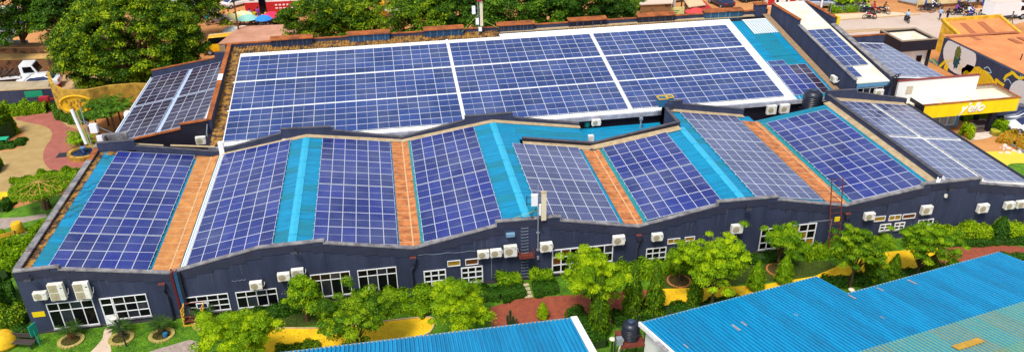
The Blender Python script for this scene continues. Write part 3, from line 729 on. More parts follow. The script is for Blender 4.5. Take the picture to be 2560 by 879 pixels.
# concrete upstand frame at the corner between wing and annex
b = MB(); b.box(-9.75, 19.0, 4.9, -9.4, 21.6, 5.55); b.box(-9.4, 21.25, 4.9, -7.6, 21.6, 5.55); b.build('concrete_upstand', COPING, annex)
b = MB(); b.tube([(-6.8, 18.9, 5.55), (-4.0, 18.9, 5.1)], .07, 6); b.tube([(-3.4, 18.9, 5.05), (.3, 18.9, 4.55)], .09, 6); b.build('pipe_run', LEDGE, annex)
# ================================================================== PENTHOUSE BLOCK
PHZ = lambda y: 6.15+.16*(y-18.5)
ph = thing('stair_block', 'tall narrow dark block with white roof and rust-topped parapet right of the hall', 'building', (62, 18.2, 0))
b = MB(); b.prism([(62.03, 18.3, 0), (62.03, 36.98, 0), (62.03, 36.98, PHZ(37)-.1), (62.03, 18.3, PHZ(18.3)-.1)], (4.25, 0, 0)); b.build('walls', NAVY, ph)
b = MB(); b.corrug((62.3, 18.1, PHZ(18.1)), (0, 1, .16), (1, 0, 0), 18.9, 3.6, .25, .03); b.build('white_roof', CREAM, ph)
b = MB()
b.prism([(62, 18.2, 4), (62, 30.4, 5), (62, 30.4, 8.33), (62, 18.2, 6.45)], (.25, 0, 0)); b.box(62, 30.4, 5, 62.25, 37.0, 8.92)
b.box(62.25, 36.75, 6, 66.6, 37.0, 8.92); b.box(66.35, 30.4, 5, 66.6, 36.75, 8.92); b.prism([(66.0, 18.2, 4), (66.0, 30.4, 5), (66.0, 30.4, 8.2), (66.0, 18.2, 6.5)], (.35, 0, 0))
b.build('parapet', NAVY, ph)
b = MB()
b.prism([(61.92, 18.15, 6.455), (61.92, 30.3, 8.335), (61.92, 30.3, 8.41), (61.92, 18.15, 6.53)], (.42, 0, 0))
b.prism([(65.9, 18.15, 6.505), (65.9, 30.3, 8.205), (65.9, 30.3, 8.29), (65.9, 18.15, 6.59)], (.62, 0, 0)); b.build('parapet_coping', COPING, ph)
b = MB(); b.box(61.9, 30.35, 8.923, 62.35, 37.1, 9.0); b.box(62.35, 36.65, 8.923, 66.7, 37.1, 9.0); b.box(66.25, 30.35, 8.923, 66.7, 36.65, 9.0); b.build('rust_coping', RUSTCOP, ph)
b = MB(); b.box(66.62, 30.3, 7.4, 66.95, 30.9, 9.02); b.build('yellow_pier', YELLOW, ph)
b = MB(); b.box(62.3, 18.0, PHZ(18.1)-.42, 66.1, 18.12, PHZ(18.1)-.05); b.box(62.3, 17.98, 4.2, 62.45, 18.12, PHZ(18.1)-.42); b.build('lintel', mat('steel_blue_paint', (.10, .26, .40), .6, noise=.15), ph)
window(None, None, 4, 1, xy=(62.5, 4.6, 65.4, 5.5), y=18.28, parent=ph, name='window')
b = MB()
for i in range(2): b.bar((66.3+.35*i, 17.9, 6.9), (65.1+.35*i, 17.9, 5.0), .07)
for i in range(8): t = i/8; b.box(66.3-1.2*t, 17.8, 6.8-1.9*t, 66.75-1.2*t, 18.0, 6.84-1.9*t)
b.build('steel_ladder', BLACK, ph)

# ================================================================== SHOWROOM (grey roof, white wall)
SZ = lambda x: 5.4+.1*(73.1-x)
sh = thing('showroom_building', 'low building with pale grey panelled roof and bright white front wall', 'building', (66.9, 19, 0))
b = MB(); b.prism([(66.9, 19.1, 0), (73.1, 19.1, 0), (73.1, 19.1, 5.3), (66.9, 19.1, SZ(66.9)-.1)], (0, 11.7, 0)); b.build('walls', BLACK, sh)
b = MB(); b.prism([(66.8, 19.1, SZ(66.8)), (73.2, 19.1, SZ(73.2)), (73.2, 19.1, SZ(73.2)-.05), (66.8, 19.1, SZ(66.8)-.05)], (0, 11.5, 0)); b.build('roof', mat('pale_grey_sheet', (.62, .66, .72), .5, noise=.08), sh)
b = MB(); b.box(67.5, 18.85, 2.2, 76.6, 19.08, 5.60); b.build('white_front_wall', WHITEWALL, sh)
b = MB(); b.box(67.45, 18.80, 5.603, 76.65, 19.13, 5.70); b.build('red_coping', paint('dull_red_coping', (.25, .04, .03)), sh)
b = MB(); q = PY(2266, 233, 18.83); b.box(q.x-.1, 18.81, q.z-.1, q.x+.6, 18.848, q.z+.75); b.build('hatch', mat('buff_hatch', (.62, .52, .38), .7, noise=.2), sh)
b = MB(); b.box(66.9, 30.7, 5.0, 73.3, 30.95, 6.35); b.build('rear_parapet', NAVY, sh); b = MB(); b.box(66.85, 30.65, 6.353, 73.35, 31.0, 6.45); b.build('rust_coping', RUSTCOP, sh)

# ================================================================== KIOSK (black box)
ki = thing('kiosk_building', 'small black flat-roofed box building with cream roof membrane beside the road', 'building', (76.3, 31.6, 0))
b = MB(); b.box(77.2, 32.4, 0, 80.6, 35.6, 3.8); b.build('walls', WHITEWALL, ki)
b = MB(); b.box(76.3, 31.6, 3.72, 81.0, 31.85, 5.0); b.box(76.3, 35.75, 3.72, 81.0, 36.0, 5.0); b.box(76.3, 31.85, 3.72, 76.55, 35.75, 5.0); b.box(80.75, 31.85, 3.72, 81.0, 35.75, 5.0); b.build('black_fascia', BLACK, ki)
b = MB(); b.box(76.25, 31.55, 5.003, 81.05, 31.9, 5.08); b.box(76.25, 35.7, 5.003, 81.05, 36.05, 5.08); b.box(76.25, 31.9, 5.003, 76.6, 35.7, 5.08); b.box(80.7, 31.9, 5.003, 81.05, 35.7, 5.08); b.build('coping', mat('tan_coping', (.30, .22, .15), .8, noise=.2), ki)
b = MB(); b.box(76.55, 31.85, 3.8, 80.75, 35.75, 4.72); b.build('roof', CREAM, ki)
window(None, None, 1, 1, xy=(79.2, 1.9, 80.1, 2.9), y=32.38, parent=ki, name='window')
b = MB(); b.box(80.62, 31.9, 0, 80.74, 32.4, 3.7); b.build('side_screen', BLACK, ki)

# ================================================================== ENTRANCE CANOPY
ca = thing('entrance_canopy', 'yellow-fronted entrance canopy with cream roof and white italic lettering', 'canopy', (69.3, 16.6, 0))
b = MB(); b.box(69.3, 16.6, 2.3, 80.0, 16.78, 3.72); b.build('yellow_fascia', mat('canopy_yellow', (.90, .70, .004), .5, col2=(.84, .60, .004), noise=.05, nscale=1.5, streak=True), ca)
b = MB(); b.box(69.22, 16.58, 2.28, 69.298, 20.3, 3.74); b.build('side_fascia', BLACK, ca)
b = MB(); b.box(80.0, 16.6, 2.3, 80.15, 20.4, 3.72); b.box(77.5, 20.4, 2.6, 80.15, 20.55, 3.72); b.build('end_fascia', mat('stained_white', (.6, .5, .35), .8, noise=.3, nscale=3), ca)
b = MB(); b.box(69.2, 16.55, 3.743, 80.2, 16.85, 3.80); b.box(79.9, 16.85, 3.743, 80.2, 20.6, 3.80); b.box(77.4, 20.3, 3.743, 79.9, 20.6, 3.80); b.build('rusty_trim', RUSTCOP, ca)
b = MB(); b.box(69.3, 16.78, 3.1, 80.0, 20.3, 3.36); b.box(66.9, 18.0, 3.1, 69.2, 20.2, 3.36); b.build('roof', CREAM, ca)
b = MB()
for x in (72.2, 75.5): b.bar((x, 16.9, 3.37), (x+.3, 20.2, 3.37), .08, .02)
b.bar((68.5, 18.9, 3.38), (76.8, 20.2, 3.38), .12, .05); b.build('roof_joint', mat('tan_joint', (.55, .35, .14), .8), ca)
b = MB(); b.box(77.6, 16.85, 0, 78.2, 17.35, 2.3); b.build('column', BLACK, ca)
b = MB(); b.box(78.2, 19.6, 0, 78.7, 20.1, 2.3); b.build('column', BLACK, ca)
b = MB(); b.box(69.0, 18.6, 0, 75.4, 18.8, 2.3); b.build('glazed_front', mat('steel_blue_paint', (.10, .26, .40), .6), ca)
window(None, None, 5, 1, xy=(70.4, .3, 74.9, 2.15), y=18.59, parent=ca, name='window', pane=mat('curtained_glass', (.34, .40, .40), .3, col2=(.16, .22, .24), noise=.2, nscale=2, streak=True), w=.08)
# lettering: built as text turned to mesh
tcv = bpy.data.curves.new('lettering', 'FONT'); tcv.body = "y'ello"; tcv.size = 1.4; tcv.extrude = .04; tcv.shear = .35; tcv.offset = .008; tcv.align_x = 'CENTER'; tcv.space_character = .92
to = bpy.data.objects.new("tmp", tcv); COL.objects.link(to)
dg = bpy.context.evaluated_depsgraph_get(); me = bpy.data.meshes.new_from_object(to.evaluated_get(dg)); bpy.data.objects.remove(to)
me.materials.clear(); me.materials.append(WHITEWALL)
lt = bpy.data.objects.new('lettering', me); COL.objects.link(lt); lt.parent = ca
qa = PY(2430, 272, 16.55); lt.location = (qa.x-69.3, -.05, 2.66); lt.rotation_euler = (R(90), 0, 0)

# ================================================================== MURAL WALL
mu = thing('mural_wall', 'long navy boundary wall painted with yellow ribbons, white discs and teal shapes', 'wall', (84.9, 12, 0))
b = MB(); b.box(84.9, 10, 0, 85.2, 35.4, 3.7); b.build('wall', NAVY, mu)
MX = 84.885
def ribbon(pts, w):
    P = [PX(x, y, MX) for x, y in pts]
    # smooth
    Q = []
    for i in range(len(P)-1):
        p0, p1, p2, p3 = P[max(i-1, 0)], P[i], P[i+1], P[min(i+2, len(P)-1)]
        for t in range(6):
            t /= 6; Q.append(0.5*((2*p1)+(-p0+p2)*t+(2*p0-5*p1+4*p2-p3)*t*t+(-p0+3*p1-3*p2+p3)*t**3))
    Q.append(P[-1]); vs = []; fs = []
    for i, p in enumerate(Q):
        d = (Q[min(i+1, len(Q)-1)]-Q[max(0, i-1)]).normalized(); n = Vector((0, -d.z, d.y))*w/2
        ok = lambda v: (MX-.002*(i % 2), v.y, min(3.66, max(.05, v.z)))
        vs += [ok(p+n), ok(p-n)]
    for i in range(len(Q)-1): fs.append((2*i, 2*i+1, 2*i+3, 2*i+2))
    return vs, fs
b = MB()
for pts, w in ([((2316, 152), (2328, 148), (2336, 156), (2346, 168), (2356, 160), (2368, 152), (2366, 178), (2362, 170), (2372, 153), (2388, 152), (2398, 160), (2402, 170), (2396, 176)), .38],
               [((2408, 186), (2416, 180), (2424, 186), (2440, 180), (2462, 180), (2478, 196), (2488, 214), (2490, 200), (2498, 206), (2510, 214)), .36],
               [((2510, 200), (2516, 190), (2530, 182), (2536, 172), (2530, 176), (2540, 190), (2552, 196), (2562, 190)), .36]):
    v, f = ribbon(pts, w); b.add(v, f)
b.each('yellow_ribbon_paint', YELLOW, mu)
def disc(px, py, ry, rz, m, nm, k, n=24, wob=0.0):
    c = PX(px, py, MX); b = MB()
    P = [(MX-.001*k, c.y+ry*math.cos(2*math.pi*i/n)*(1+wob*math.sin(3*i)), min(3.68, max(.03, c.z+rz*math.sin(2*math.pi*i/n)*(1+wob*math.cos(2*i))))) for i in range(n)]
    b.add(P, [tuple(range(n))]); b.build(nm, m, mu, fixn=False)
disc(2398, 140, 2.9, 2.2, mat('mural_white', (.72, .70, .68), .8, noise=.1), 'white_disc_paint', 1)
disc(2330, 165, 1.3, 1.0, mat('mural_teal', (.01, .25, .30), .8, noise=.2), 'teal_paint', 1)
disc(2440, 195, 2.6, 1.3, mat('mural_yellow', (.75, .50, .01), .8, noise=.2), 'yellow_mound_paint', 1, wob=.12)
disc(2550, 235, 1.6, 1.5, mat('mural_white', (.72, .70, .68), .8), 'white_disc_paint', 1)
disc(2392, 150, .55, 1.1, mat('mural_dark_teal', (.01, .08, .10), .8, noise=.3), 'dark_teal_paint', 3, wob=.2)
disc(2395, 132, .5, .8, mat('mural_olive', (.16, .18, .03), .8, noise=.4), 'olive_paint', 4, wob=.2)
b = MB()
for pts in (((2460, 172), (2470, 168), (2478, 182), (2466, 180)), ((2510, 205), (2520, 198), (2528, 210)), ((2546, 178), (2552, 190), (2544, 205))):
    v, f = ribbon(pts, .10); b.add(v, f)
b.each('pale_line_paint', mat('mural_pale_blue', (.4, .6, .75), .8), mu)

# ================================================================== ORANGE-ROOFED HOUSES
h1 = thing('roadside_house', 'yellow-walled house with an orange sloping roof and yellow verge beside the road', 'building', (88.5, 36.8, 0))
b = MB(); b.prism([(88.3, 36.7, 0), (88.3, 40.6, 0), (88.3, 40.6, 3.95), (88.3, 36.7, 2.95)], (8.4, 0, 0)); b.build('walls', YELLOWW, h1)
b = MB(); b.corrug((88.6, 36.6, 3.0), (0, 1, .25), (1, 0, 0), 4.0, 8.0, .3, .03); b.build('roof', ORANGEROOF, h1)
b = MB(); b.prism([(96.5, 36.5, 3.06), (96.5, 40.7, 4.11), (96.5, 40.7, 4.3), (96.5, 36.5, 3.25)], (.35, 0, 0)); b.prism([(88.2, 36.5, 3.06), (88.2, 40.7, 4.11), (88.2, 40.7, 4.3), (88.2, 36.5, 3.25)], (.35, 0, 0)); b.box(88.2, 40.6, 3.9, 96.85, 40.9, 4.35); b.build('yellow_verge', YELLOWW, h1)
b = MB()
for x, w in ((90.2, .8), (92.8, .9)): b.prism([(x, 36.9, 3.13), (x+w, 36.9, 3.13), (x+w, 39.8, 3.86), (x, 39.8, 3.86)], (0, 0, .02))
b.each('rust_streak', mat('rust_roof_sheet', (.42, .13, .05), .85, noise=.2), h1)
h2 = thing('courtyard_house', 'broad low building with dusty orange roof behind the mural wall', 'building', (85.4, 20, 0))
b = MB(); b.box(85.6, 16.0, 0, 101, 36.2, 2.9); b.build('walls', YELLOWW, h2)
b = MB(); b.prism([(85.25, 15.8, 3.71), (85.25, 36.4, 3.71), (85.25, 36.4, 3.76), (85.25, 15.8, 3.76)], (5.5, 0, -.2)); b.corrug((90.7, 15.8, 3.52), (1, 0, -.05), (0, 1, 0), 11, 20.6, .4, .03); b.build('roof', ORANGEROOF, h2)
b = MB(); b.prism([(85.2, 35.6, 3.80), (96, 36.5, 3.45), (96, 35.9, 3.47), (85.2, 35.0, 3.82)], (0, 0, .05))
for x, y in ((88.2, 33.8), (92.6, 32.2), (94.2, 32.6)): b.prism([(x, y, 3.73-.03*(x-85)), (x+.8, y, 3.70-.03*(x-85)), (x+.8, y+1.8, 3.70-.03*(x-85)), (x, y+1.8, 3.73-.03*(x-85))], (0, 0, .03))
b.each('rust_streak', MATS['rust_roof_sheet'], h2)
b = MB(); b.tube([(88.3, 26.6, 3.5), (88.35, 26.6, 4.4)], .06, 6); b.build('vent_pipe', BLACK, h2)

# ================================================================== SHEDS IN THE FOREGROUND
s1 = thing('garden_shed', 'bright blue corrugated shed roof with white end trim in the bottom centre', 'shed', (6, -10, 0))
b = MB(); b.corrug((5.0, -10.05, 4.0), (0, -1, .22), (1, 0, 0), 8.2, 21.3, .26, .11, nm=2, wts=[2, 1]); b.build('blue_roof', [BLUE, BLUE2], s1)
b = MB(); b.prism([(5.2, -10.35, 0), (5.2, -18.0, 0), (5.2, -18.0, 5.6), (5.2, -10.35, 3.9)], (20.9, 0, 0)); b.build('walls', WHITEWALL, s1)
b = MB(); b.prism([(26.28, -9.98, 3.9), (26.28, -18.1, 5.69), (26.28, -18.1, 5.95), (26.28, -9.98, 4.12)], (.42, 0, 0)); b.build('white_end_trim', WHITEWALL, s1)
b = MB(); b.tube([(5.0, -9.98, 3.95), (26.3, -9.98, 3.95)], .07, 6); b.build('pale_eave_trim', LEDGE, s1)
s2 = thing('workshop_shed', 'large blue corrugated roof with stepped eave and faded green sheets, bottom right', 'shed', (30.4, -11.3, 0))
O = Vector((30.43, -11.32, 4.0)); A = Vector((.9825, .186, 0)); Cc = Vector((.186, -.9825, .2))
e1 = 13.43; st = 2.85; e3 = 13.0
b = MB(); b.corrug(O, Cc, A, 12, e1+.05, .26, .12, nm=2, wts=[3, 1]); b.build('blue_roof', [BLUE, BLUE2], s2)
b = MB(); b.corrug(O+A*(e1+.05)+Cc*st, Cc, A, 9, e3, .26, .12, nm=2, seed=5, wts=[3, 1]); b.build('blue_roof', [BLUE, BLUE2], s2)
b = MB(); b.corrug(O+A*(e1+e3+.05)+Cc*(st*2), Cc, A, 4.5, 6, .17, .05); b.build('blue_roof', mat('teal_blue_roof_sheet', (.01, .26, .42), .5, noise=.15), s2)
g0 = PL(2160, 879, O, A.cross(Cc)); g1 = PL(2560, 765, O, A.cross(Cc))
t0 = (g0-O).dot(Cc)/Cc.length_squared
b = MB(); b.corrug(O+A*6+Cc*(t0)+Vector((0, 0, .06)), Cc, A, 6.5, 26, .26, .12, nm=3, seed=4, grp=2, wts=[5, 2, .15]); b.build('faded_roof', [FADED, FADED2, BLUE2], s2)
b = MB(); Nn = A.cross(Cc).normalized(); Nn = Nn if Nn.z > 0 else -Nn
for px, py, w, l in ((2420, 866, 1.6, .8),):
    p = PL(px, py, O, Nn); b.obox(p+Nn*.20, A*w*.6, Cc.normalized()*l*.3, Nn*.02)
b.build('amber_patch', mat('amber_skylight', (.55, .30, .02), .5, noise=.3), s2)
b = MB()
for px, py, w in ((1640, 862, .5), (1655, 868, .7), (1840, 822, .5), (1860, 812, .35), (1715, 868, .3), (2280, 708, .45), (2200, 726, .35), (2130, 745, .4), (1990, 790, .2), (2205, 797, .2)):
    p = PL(px, py, O, Nn)
    if px > 2060: p = PL(px, py, O+Nn*.02, Nn)
    b.obox(p+Nn*.123, A*w*.16, Cc.normalized()*w*.8, Nn*.006)
b.each('rust_fleck', mat('peeling_paint', (.40, .36, .38), .8, noise=.5, nscale=8), s2)
b = MB()
def zpt(p, z=0): return (p.x, p.y, z)
q = [O+A*.25+Cc*.3, O+A*(e1-.1)+Cc*.3, O+A*(e1-.1)+Cc*8, O+A*.25+Cc*8]
b.add([zpt(p, 0) for p in q]+[(p.x, p.y, p.z-.12) for p in q], [(0, 1, 2, 3), (4, 5, 6, 7), (0, 1, 5, 4), (1, 2, 6, 5), (2, 3, 7, 6), (3, 0, 4, 7)])
q = [O+A*(e1+.1)+Cc*(st+.3), O+A*(e1+e3-.2)+Cc*(st+.3), O+A*(e1+e3-.2)+Cc*9, O+A*(e1+.1)+Cc*9]
b.add([zpt(p, 0) for p in q]+[(p.x, p.y, p.z-.12) for p in q], [(0, 1, 2, 3), (4, 5, 6, 7), (0, 1, 5, 4), (1, 2, 6, 5), (2, 3, 7, 6), (3, 0, 4, 7)])
b.build('walls', WHITEWALL, s2)
b = MB(); b.bar(O-Cc*.04+Vector((0, 0, -.02)), O+A*e1-Cc*.04+Vector((0, 0, -.02)), .08, .12); b.bar(O+A*e1+Cc*st-Cc*.04, O+A*(e1+e3)+Cc*st-Cc*.04, .08, .12); b.build('pale_eave_trim', LEDGE, s2)
b = MB(); b.bar(O-A*.05, O-A*.05+Cc*7, .14, .3); b.build('white_end_trim', WHITEWALL, s2)

# ================================================================== SOLAR ARRAYS
def panel_mesh(w, l, cell, key, midx):
    b = MB(); fr = .020; h = .045
    b.cur = 0
    b.box(fr, fr, 0, w-fr, l-fr, h-.012)                      # back and cell bed (sides hidden by frame)
    b.cur = 1
    for x0, y0, x1, y1 in ((0, 0, w, fr), (0, l-fr, w, l), (0, fr, fr, l-fr), (w-fr, fr, w, l-fr)): b.box(x0, y0, 0, x1, y1, h)
    t = .008
    if midx == 'y': b.box(fr, l/2-t, h-.0115, w-fr, l/2+t, h-.006)
    else: b.box(w/2-t, fr, h-.0115, w/2+t, l-fr, h-.006)
    me = bpy.data.meshes.new('solar_panel'); me.from_pydata(b.v, [], b.f)
    me.materials.append(cell); me.materials.append(ALU); me.polygons.foreach_set('material_index', b.m)
    uv = me.uv_layers.new(name='UVMap')
    for p in me.polygons:
        for li in p.loop_indices:
            v = me.vertices[me.loops[li].vertex_index].co; uv.data[li].uv = ((v.x-fr)/(w-2*fr), (v.y-fr)/(l-2*fr))
    me.update(); bm = bmesh.new(); bm.from_mesh(me); bmesh.ops.recalc_face_normals(bm, faces=bm.faces); bm.to_mesh(me); bm.free()
    return me
def array(label, P0, ux, uy, cols, rows, w, l, cell, midx='y', gapafter=(), gap=.10, skip=(), group='solar arrays bolted on the roofs', darks=(), dark=None, jit=.006):
    """rack of panels: P0 corner, ux / uy unit directions of the roof plane"""
    t = thing('solar_array', label, 'solar array', P0, group)
    ux = Vector(ux).normalized(); uy = Vector(uy).normalized(); n = ux.cross(uy).normalized()
    M = Matrix((ux, uy, n)).transposed()
    t.rotation_euler = M.to_euler()
    g = .010
    me = panel_mesh(w-g, l-g, cell, None, midx); me2 = panel_mesh(w-g, l-g, dark, None, midx) if dark else me
    b = MB(); y = 0; ys = []
    for r in range(rows):
        if r in gapafter: y += gap
        ys.append(y); y += l
    for r in range(rows):
        for k in (.22, .78):
            yy = ys[r]+l*k; cs = [c for c in range(cols) if (c, r) not in skip]
            if cs: b.box(min(cs)*w-.06, yy-.02, -.05, (max(cs)+1)*w+.06, yy+.02, 0)
    b.build('mounting_rail', ALU, t, local=True)
    for r in range(rows):
        for c in range(cols):
            if (c, r) in skip: continue
            o = bpy.data.objects.new('solar_panel', me2 if (c, r) in darks else me); COL.objects.link(o); o.parent = t
            o.location = (c*w+g/2, ys[r]+g/2, random.uniform(0, jit)); o.rotation_euler = (random.uniform(-.002, .002), random.uniform(-.002, .002), 0)
    return t
UPA = .16
def rplane(q, kv, side):
    xv, zv = XV[kv], ZV[kv]; xr, zr = (XR[kv], ZR[kv]) if side < 0 else (XR[kv+1], ZR[kv+1])
    s = (zr-zv)/(xr-xv)
    return PL(q[0], q[1], (xv, 0, zv+UPA), (-s, 0, 1)), s
FA = [('large array on the far-left roof slope, beside the brown gutter strip', (295, 379), (486, 389), (120, 667), (370, 678), 0, -1, 8, (2, 3, 5), CELL_A),
      ('array right of the tan valley, beside the white cable tray', (565, 384), (727.6, 350), (460, 669), (679, 614), 0, 1, 8, (4,), CELL_A),
      ('array left of the first rust valley, right of the pale ridge cap', (807, 345), (976, 355), (782.6, 599), (994, 618), 1, -1, 8, (4, ), CELL_A),
      ('array right of the first rust-orange valley', (1025, 350), (1183, 319), (1062, 610), (1259.6, 554), 1, 1, 8, (4,), CELL_A),
      ('greyish array behind the rooftop antenna mast on the parapet', (1285.6, 359.5), (1447, 369), (1348, 542), (1548, 559), 2, -1, 6, (3,), CELL_C),
      ('deep blue array between the second rust valley and a wide turquoise strip', (1503, 367), (1665, 330), (1622, 552), (1805, 503), 2, 1, 6, (3,), CELL_A),
      ('pale lavender-grey array with sky reflection in its colour, left of the last rust valley', (1697.5, 275.6), (1839, 289.5), (1888, 491.5), (2065, 509), 3, -1, 8, (5,), CELL_C),
      ('deep blue array behind the rusty ladder, right of the last valley', (1916, 309), (2065, 273), (2133, 504), (2313, 458), 3, 1, 7, (4,), CELL_A)]
for lab, TL, TR, BL, BR, kv, side, rows, gaps, cell in FA:
    P = [rplane(q, kv, side) for q in (TL, TR, BL, BR)]; s = P[0][1]
    xa = (P[0][0].x+P[2][0].x)/2; xb = (P[1][0].x+P[3][0].x)/2; ya = (P[2][0].y+P[3][0].y)/2; yb = (P[0][0].y+P[1][0].y)/2
    if kv == 3 and side < 0: ya += .35
    ya = max(ya, .25)
    xv, zv = XV[kv], ZV[kv]
    L = (xb-xa)*math.sqrt(1+s*s)
    array(lab, (xa, ya, zv+UPA+s*(xa-xv)), (1, 0, s), (0, 1, 0), 6, rows, L/6, (yb-ya-.1*len(gaps))/rows, cell, gapafter=gaps)
# right end slope: four racks parted by white walkways
s = (ZV[4]-ZR[4])/(XV[4]-XR[4])
def wz(x): return ZR[4]+s*(x-XR[4])+UPA
for lab, x0, y0, c in (('front-left pale grey rack on the far-right slope, by the lengthwise parapet', 59.75, .55, 4), ('front-right pale grey rack on the far-right slope, at the outer eave', 63.65, .55, 4),
                       ('rear-left grey rack on the far-right slope, near the black water tank', 59.75, 8.95, 4), ('rear-right grey rack on the far-right slope, next to the yellow canopy', 63.65, 8.95, 4)):
    w = .88 if x0 < 60 else .98
    array(lab, (x0, y0, wz(x0)), (1, 0, s), (0, 1, 0), c, 4, w, 1.98, CELL_C, gapafter=())
# hall roof: 3 x 3 racks of landscape panels
hx = [(.95, 11), (23.25, 8), (39.65, 8)]; hy = [19.75, 24.95, 30.2]
HN = {(0, 0): 'front row, left end', (1, 0): 'front row, middle', (2, 0): 'front row, right end', (0, 1): 'middle row, left end', (1, 1): 'middle row, centre of the nine', (2, 1): 'middle row, right end',
      (0, 2): 'back row, left end', (1, 2): 'back row, middle, with white glints', (2, 2): 'back row, right end'}
for i, (x0, c) in enumerate(hx):
    for j, y0 in enumerate(hy):
        w = {0: 2.0, 1: 2.0, 2: 2.0}[i]
        array('rack of blue landscape panels on the big hall roof, '+HN[(i, j)], (x0, y0, HZ(y0)+.10), (1, 0, 0), (0, 1, HS), c, 5, w, 1.02, CELL_B, 'x')
b = MB()
for y in (24.86, 30.1): b.prism([(.7, y-.10, HZ(y-.1)+.06), (56.3, y-.10, HZ(y-.1)+.06), (56.3, y+.10, HZ(y+.1)+.06), (.7, y+.10, HZ(y+.1)+.06)], (0, 0, .03))
for x in (23.1, 39.45): b.prism([(x-.14, 19.4, HZ(19.4)+.065), (x+.14, 19.4, HZ(19.4)+.065), (x+.14, 36.2, HZ(36.2)+.065), (x-.14, 36.2, HZ(36.2)+.065)], (0, 0, .03))
b.build('walkway', WHITESHEET, hall)
# small rack right of the hall's white strip with a dark column
DARKC = cellmat('blackish_cells', (.022, .014, .035), 6, 12)
array('small hall-roof rack with a column of blackish panels, on the turquoise sheets', (56.75, 19.75, HZ(19.75)+.1), (1, 0, 0), (0, 1, HS), 4, 3, 1.0, 1.95, CELL_A, darks=[(3, 0), (3, 1), (3, 2), (2, 2)][:4], dark=DARKC)
array('short two-panel rack behind the small rack on the turquoise sheets', (56.8, 25.7, HZ(25.7)+.1), (1, 0, 0), (0, 1, HS), 1, 1, 1.9, .9, CELL_B, 'x')
# annex
for lab, x0, y0 in (('front-left violet-grey rack on the annex roof', -9.45, 22.35), ('front-right violet-grey rack on the annex roof', -5.05, 22.35), ('rear-left violet-grey rack on the annex roof, under the mango tree', -9.45, 31.0), ('rear-right violet-grey rack on the annex roof, by the rust coping', -5.05, 31.0)):
    array(lab, (x0, y0, AZ(x0)+.12), (1, 0, .165), (0, 1, 0), 4, 4, 1.0, 2.06, CELL_D)
# stair block
q = PL(2128, 197, (62, 18.5, PHZ(18.5)+.12), (0, -.16, 1))
array('narrow rack of three columns on the tall block with the white roof', (62.45, 21.3, PHZ(21.3)+.1), (1, 0, 0), (0, 1, .16), 3, 4, .98, 2.05, CELL_B)
array('single panel in front of the narrow rack on the tall block', (62.45, 19.1, PHZ(19.1)+.1), (1, 0, 0), (0, 1, .16), 1, 1, .98, 2.05, CELL_B)
for lab, x0 in (('left light-grey rack on the showroom roof, against the dark block', 67.1), ('right light-grey rack on the showroom roof, behind the white wall', 70.15)):
    array(lab, (x0, 19.4, SZ(x0)+.08), (1, 0, -.1), (0, 1, 0), 3, 5, .96, 2.1, CELL_C)
# ================================================================== GROUND
b = MB(); b.add([(-900, -300, 0), (1200, -300, 0), (1200, 1500, 0), (-900, 1500, 0)], [(0, 1, 2, 3)]); o = b.build('ground', DIRT); struct(o)
Z1, Z2, Z3, Z4 = .004, .008, .012, .016
flat('garden_lawn', [(-16, -22), (75, -22), (75, 0.1), (-9.5, 0.1), (-9.5, 21.5), (-14, 21.5), (-30, 12), (-30, -22)], Z1, LAWNM, world=True)
flat('painted_shade_lawn', [(640, 790), (700, 765), (800, 770), (800, 810), (660, 815)], Z2, LAWND, smooth=3)  # dark sheets over the lawn, shade painted in by their colour
flat('painted_shade_lawn', [(1640, 680), (1720, 665), (2060, 650), (2080, 672), (2030, 690), (1900, 706), (1780, 716), (1640, 722)], Z2, LAWND, smooth=3)
YA = [(610, 850), (640, 828), (700, 820), (795, 820), (900, 812), (985, 800), (1075, 793), (1085, 812), (1060, 838), (960, 852), (800, 880), (690, 895), (600, 880)]
flat('yellow_path', YA, Z3, YPATH, smooth=3)
flat('red_path', [(1225, 768), (1290, 747), (1400, 738), (1480, 734), (1625, 722), (1612, 760), (1560, 800), (1450, 830), (1380, 815), (1240, 830), (1222, 800)], Z3, RPATH, smooth=0)
flat('yellow_path', [(1626, 722), (1700, 720), (1780, 718), (1900, 712), (2035, 690), (2100, 662), (2210, 630), (2290, 622), (2365, 613), (2350, 668), (2200, 700), (2080, 715), (1900, 745), (1740, 772), (1590, 775)], Z3, YPATH, smooth=0)
flat('red_path', [(2345, 622), (2420, 613), (2520, 613), (2600, 620), (2600, 660), (2440, 660), (2340, 672)], Z4, RPATH, smooth=0)
flat('concrete_path', [(262, 822), (282, 820), (275, 850), (275, 885), (225, 885), (243, 862), (256, 845)], Z3, CONCP, smooth=3)
flat('grey_paver_path', [(378, 876), (440, 858), (475, 848), (500, 856), (500, 900), (340, 900)], Z3, GREYPAVE, smooth=0)
def edging(px, nm='path_kerb'):
    pts = smooth_poly([PZ(*p).to_2d() for p in px], 3); b = MB()
    for p, q in zip(pts, pts[1:]+pts[:1]): b.bar((p[0], p[1], .05), (q[0], q[1], .05), .09, .08)
    struct(b.build(nm, KERBM))
edging(YA)
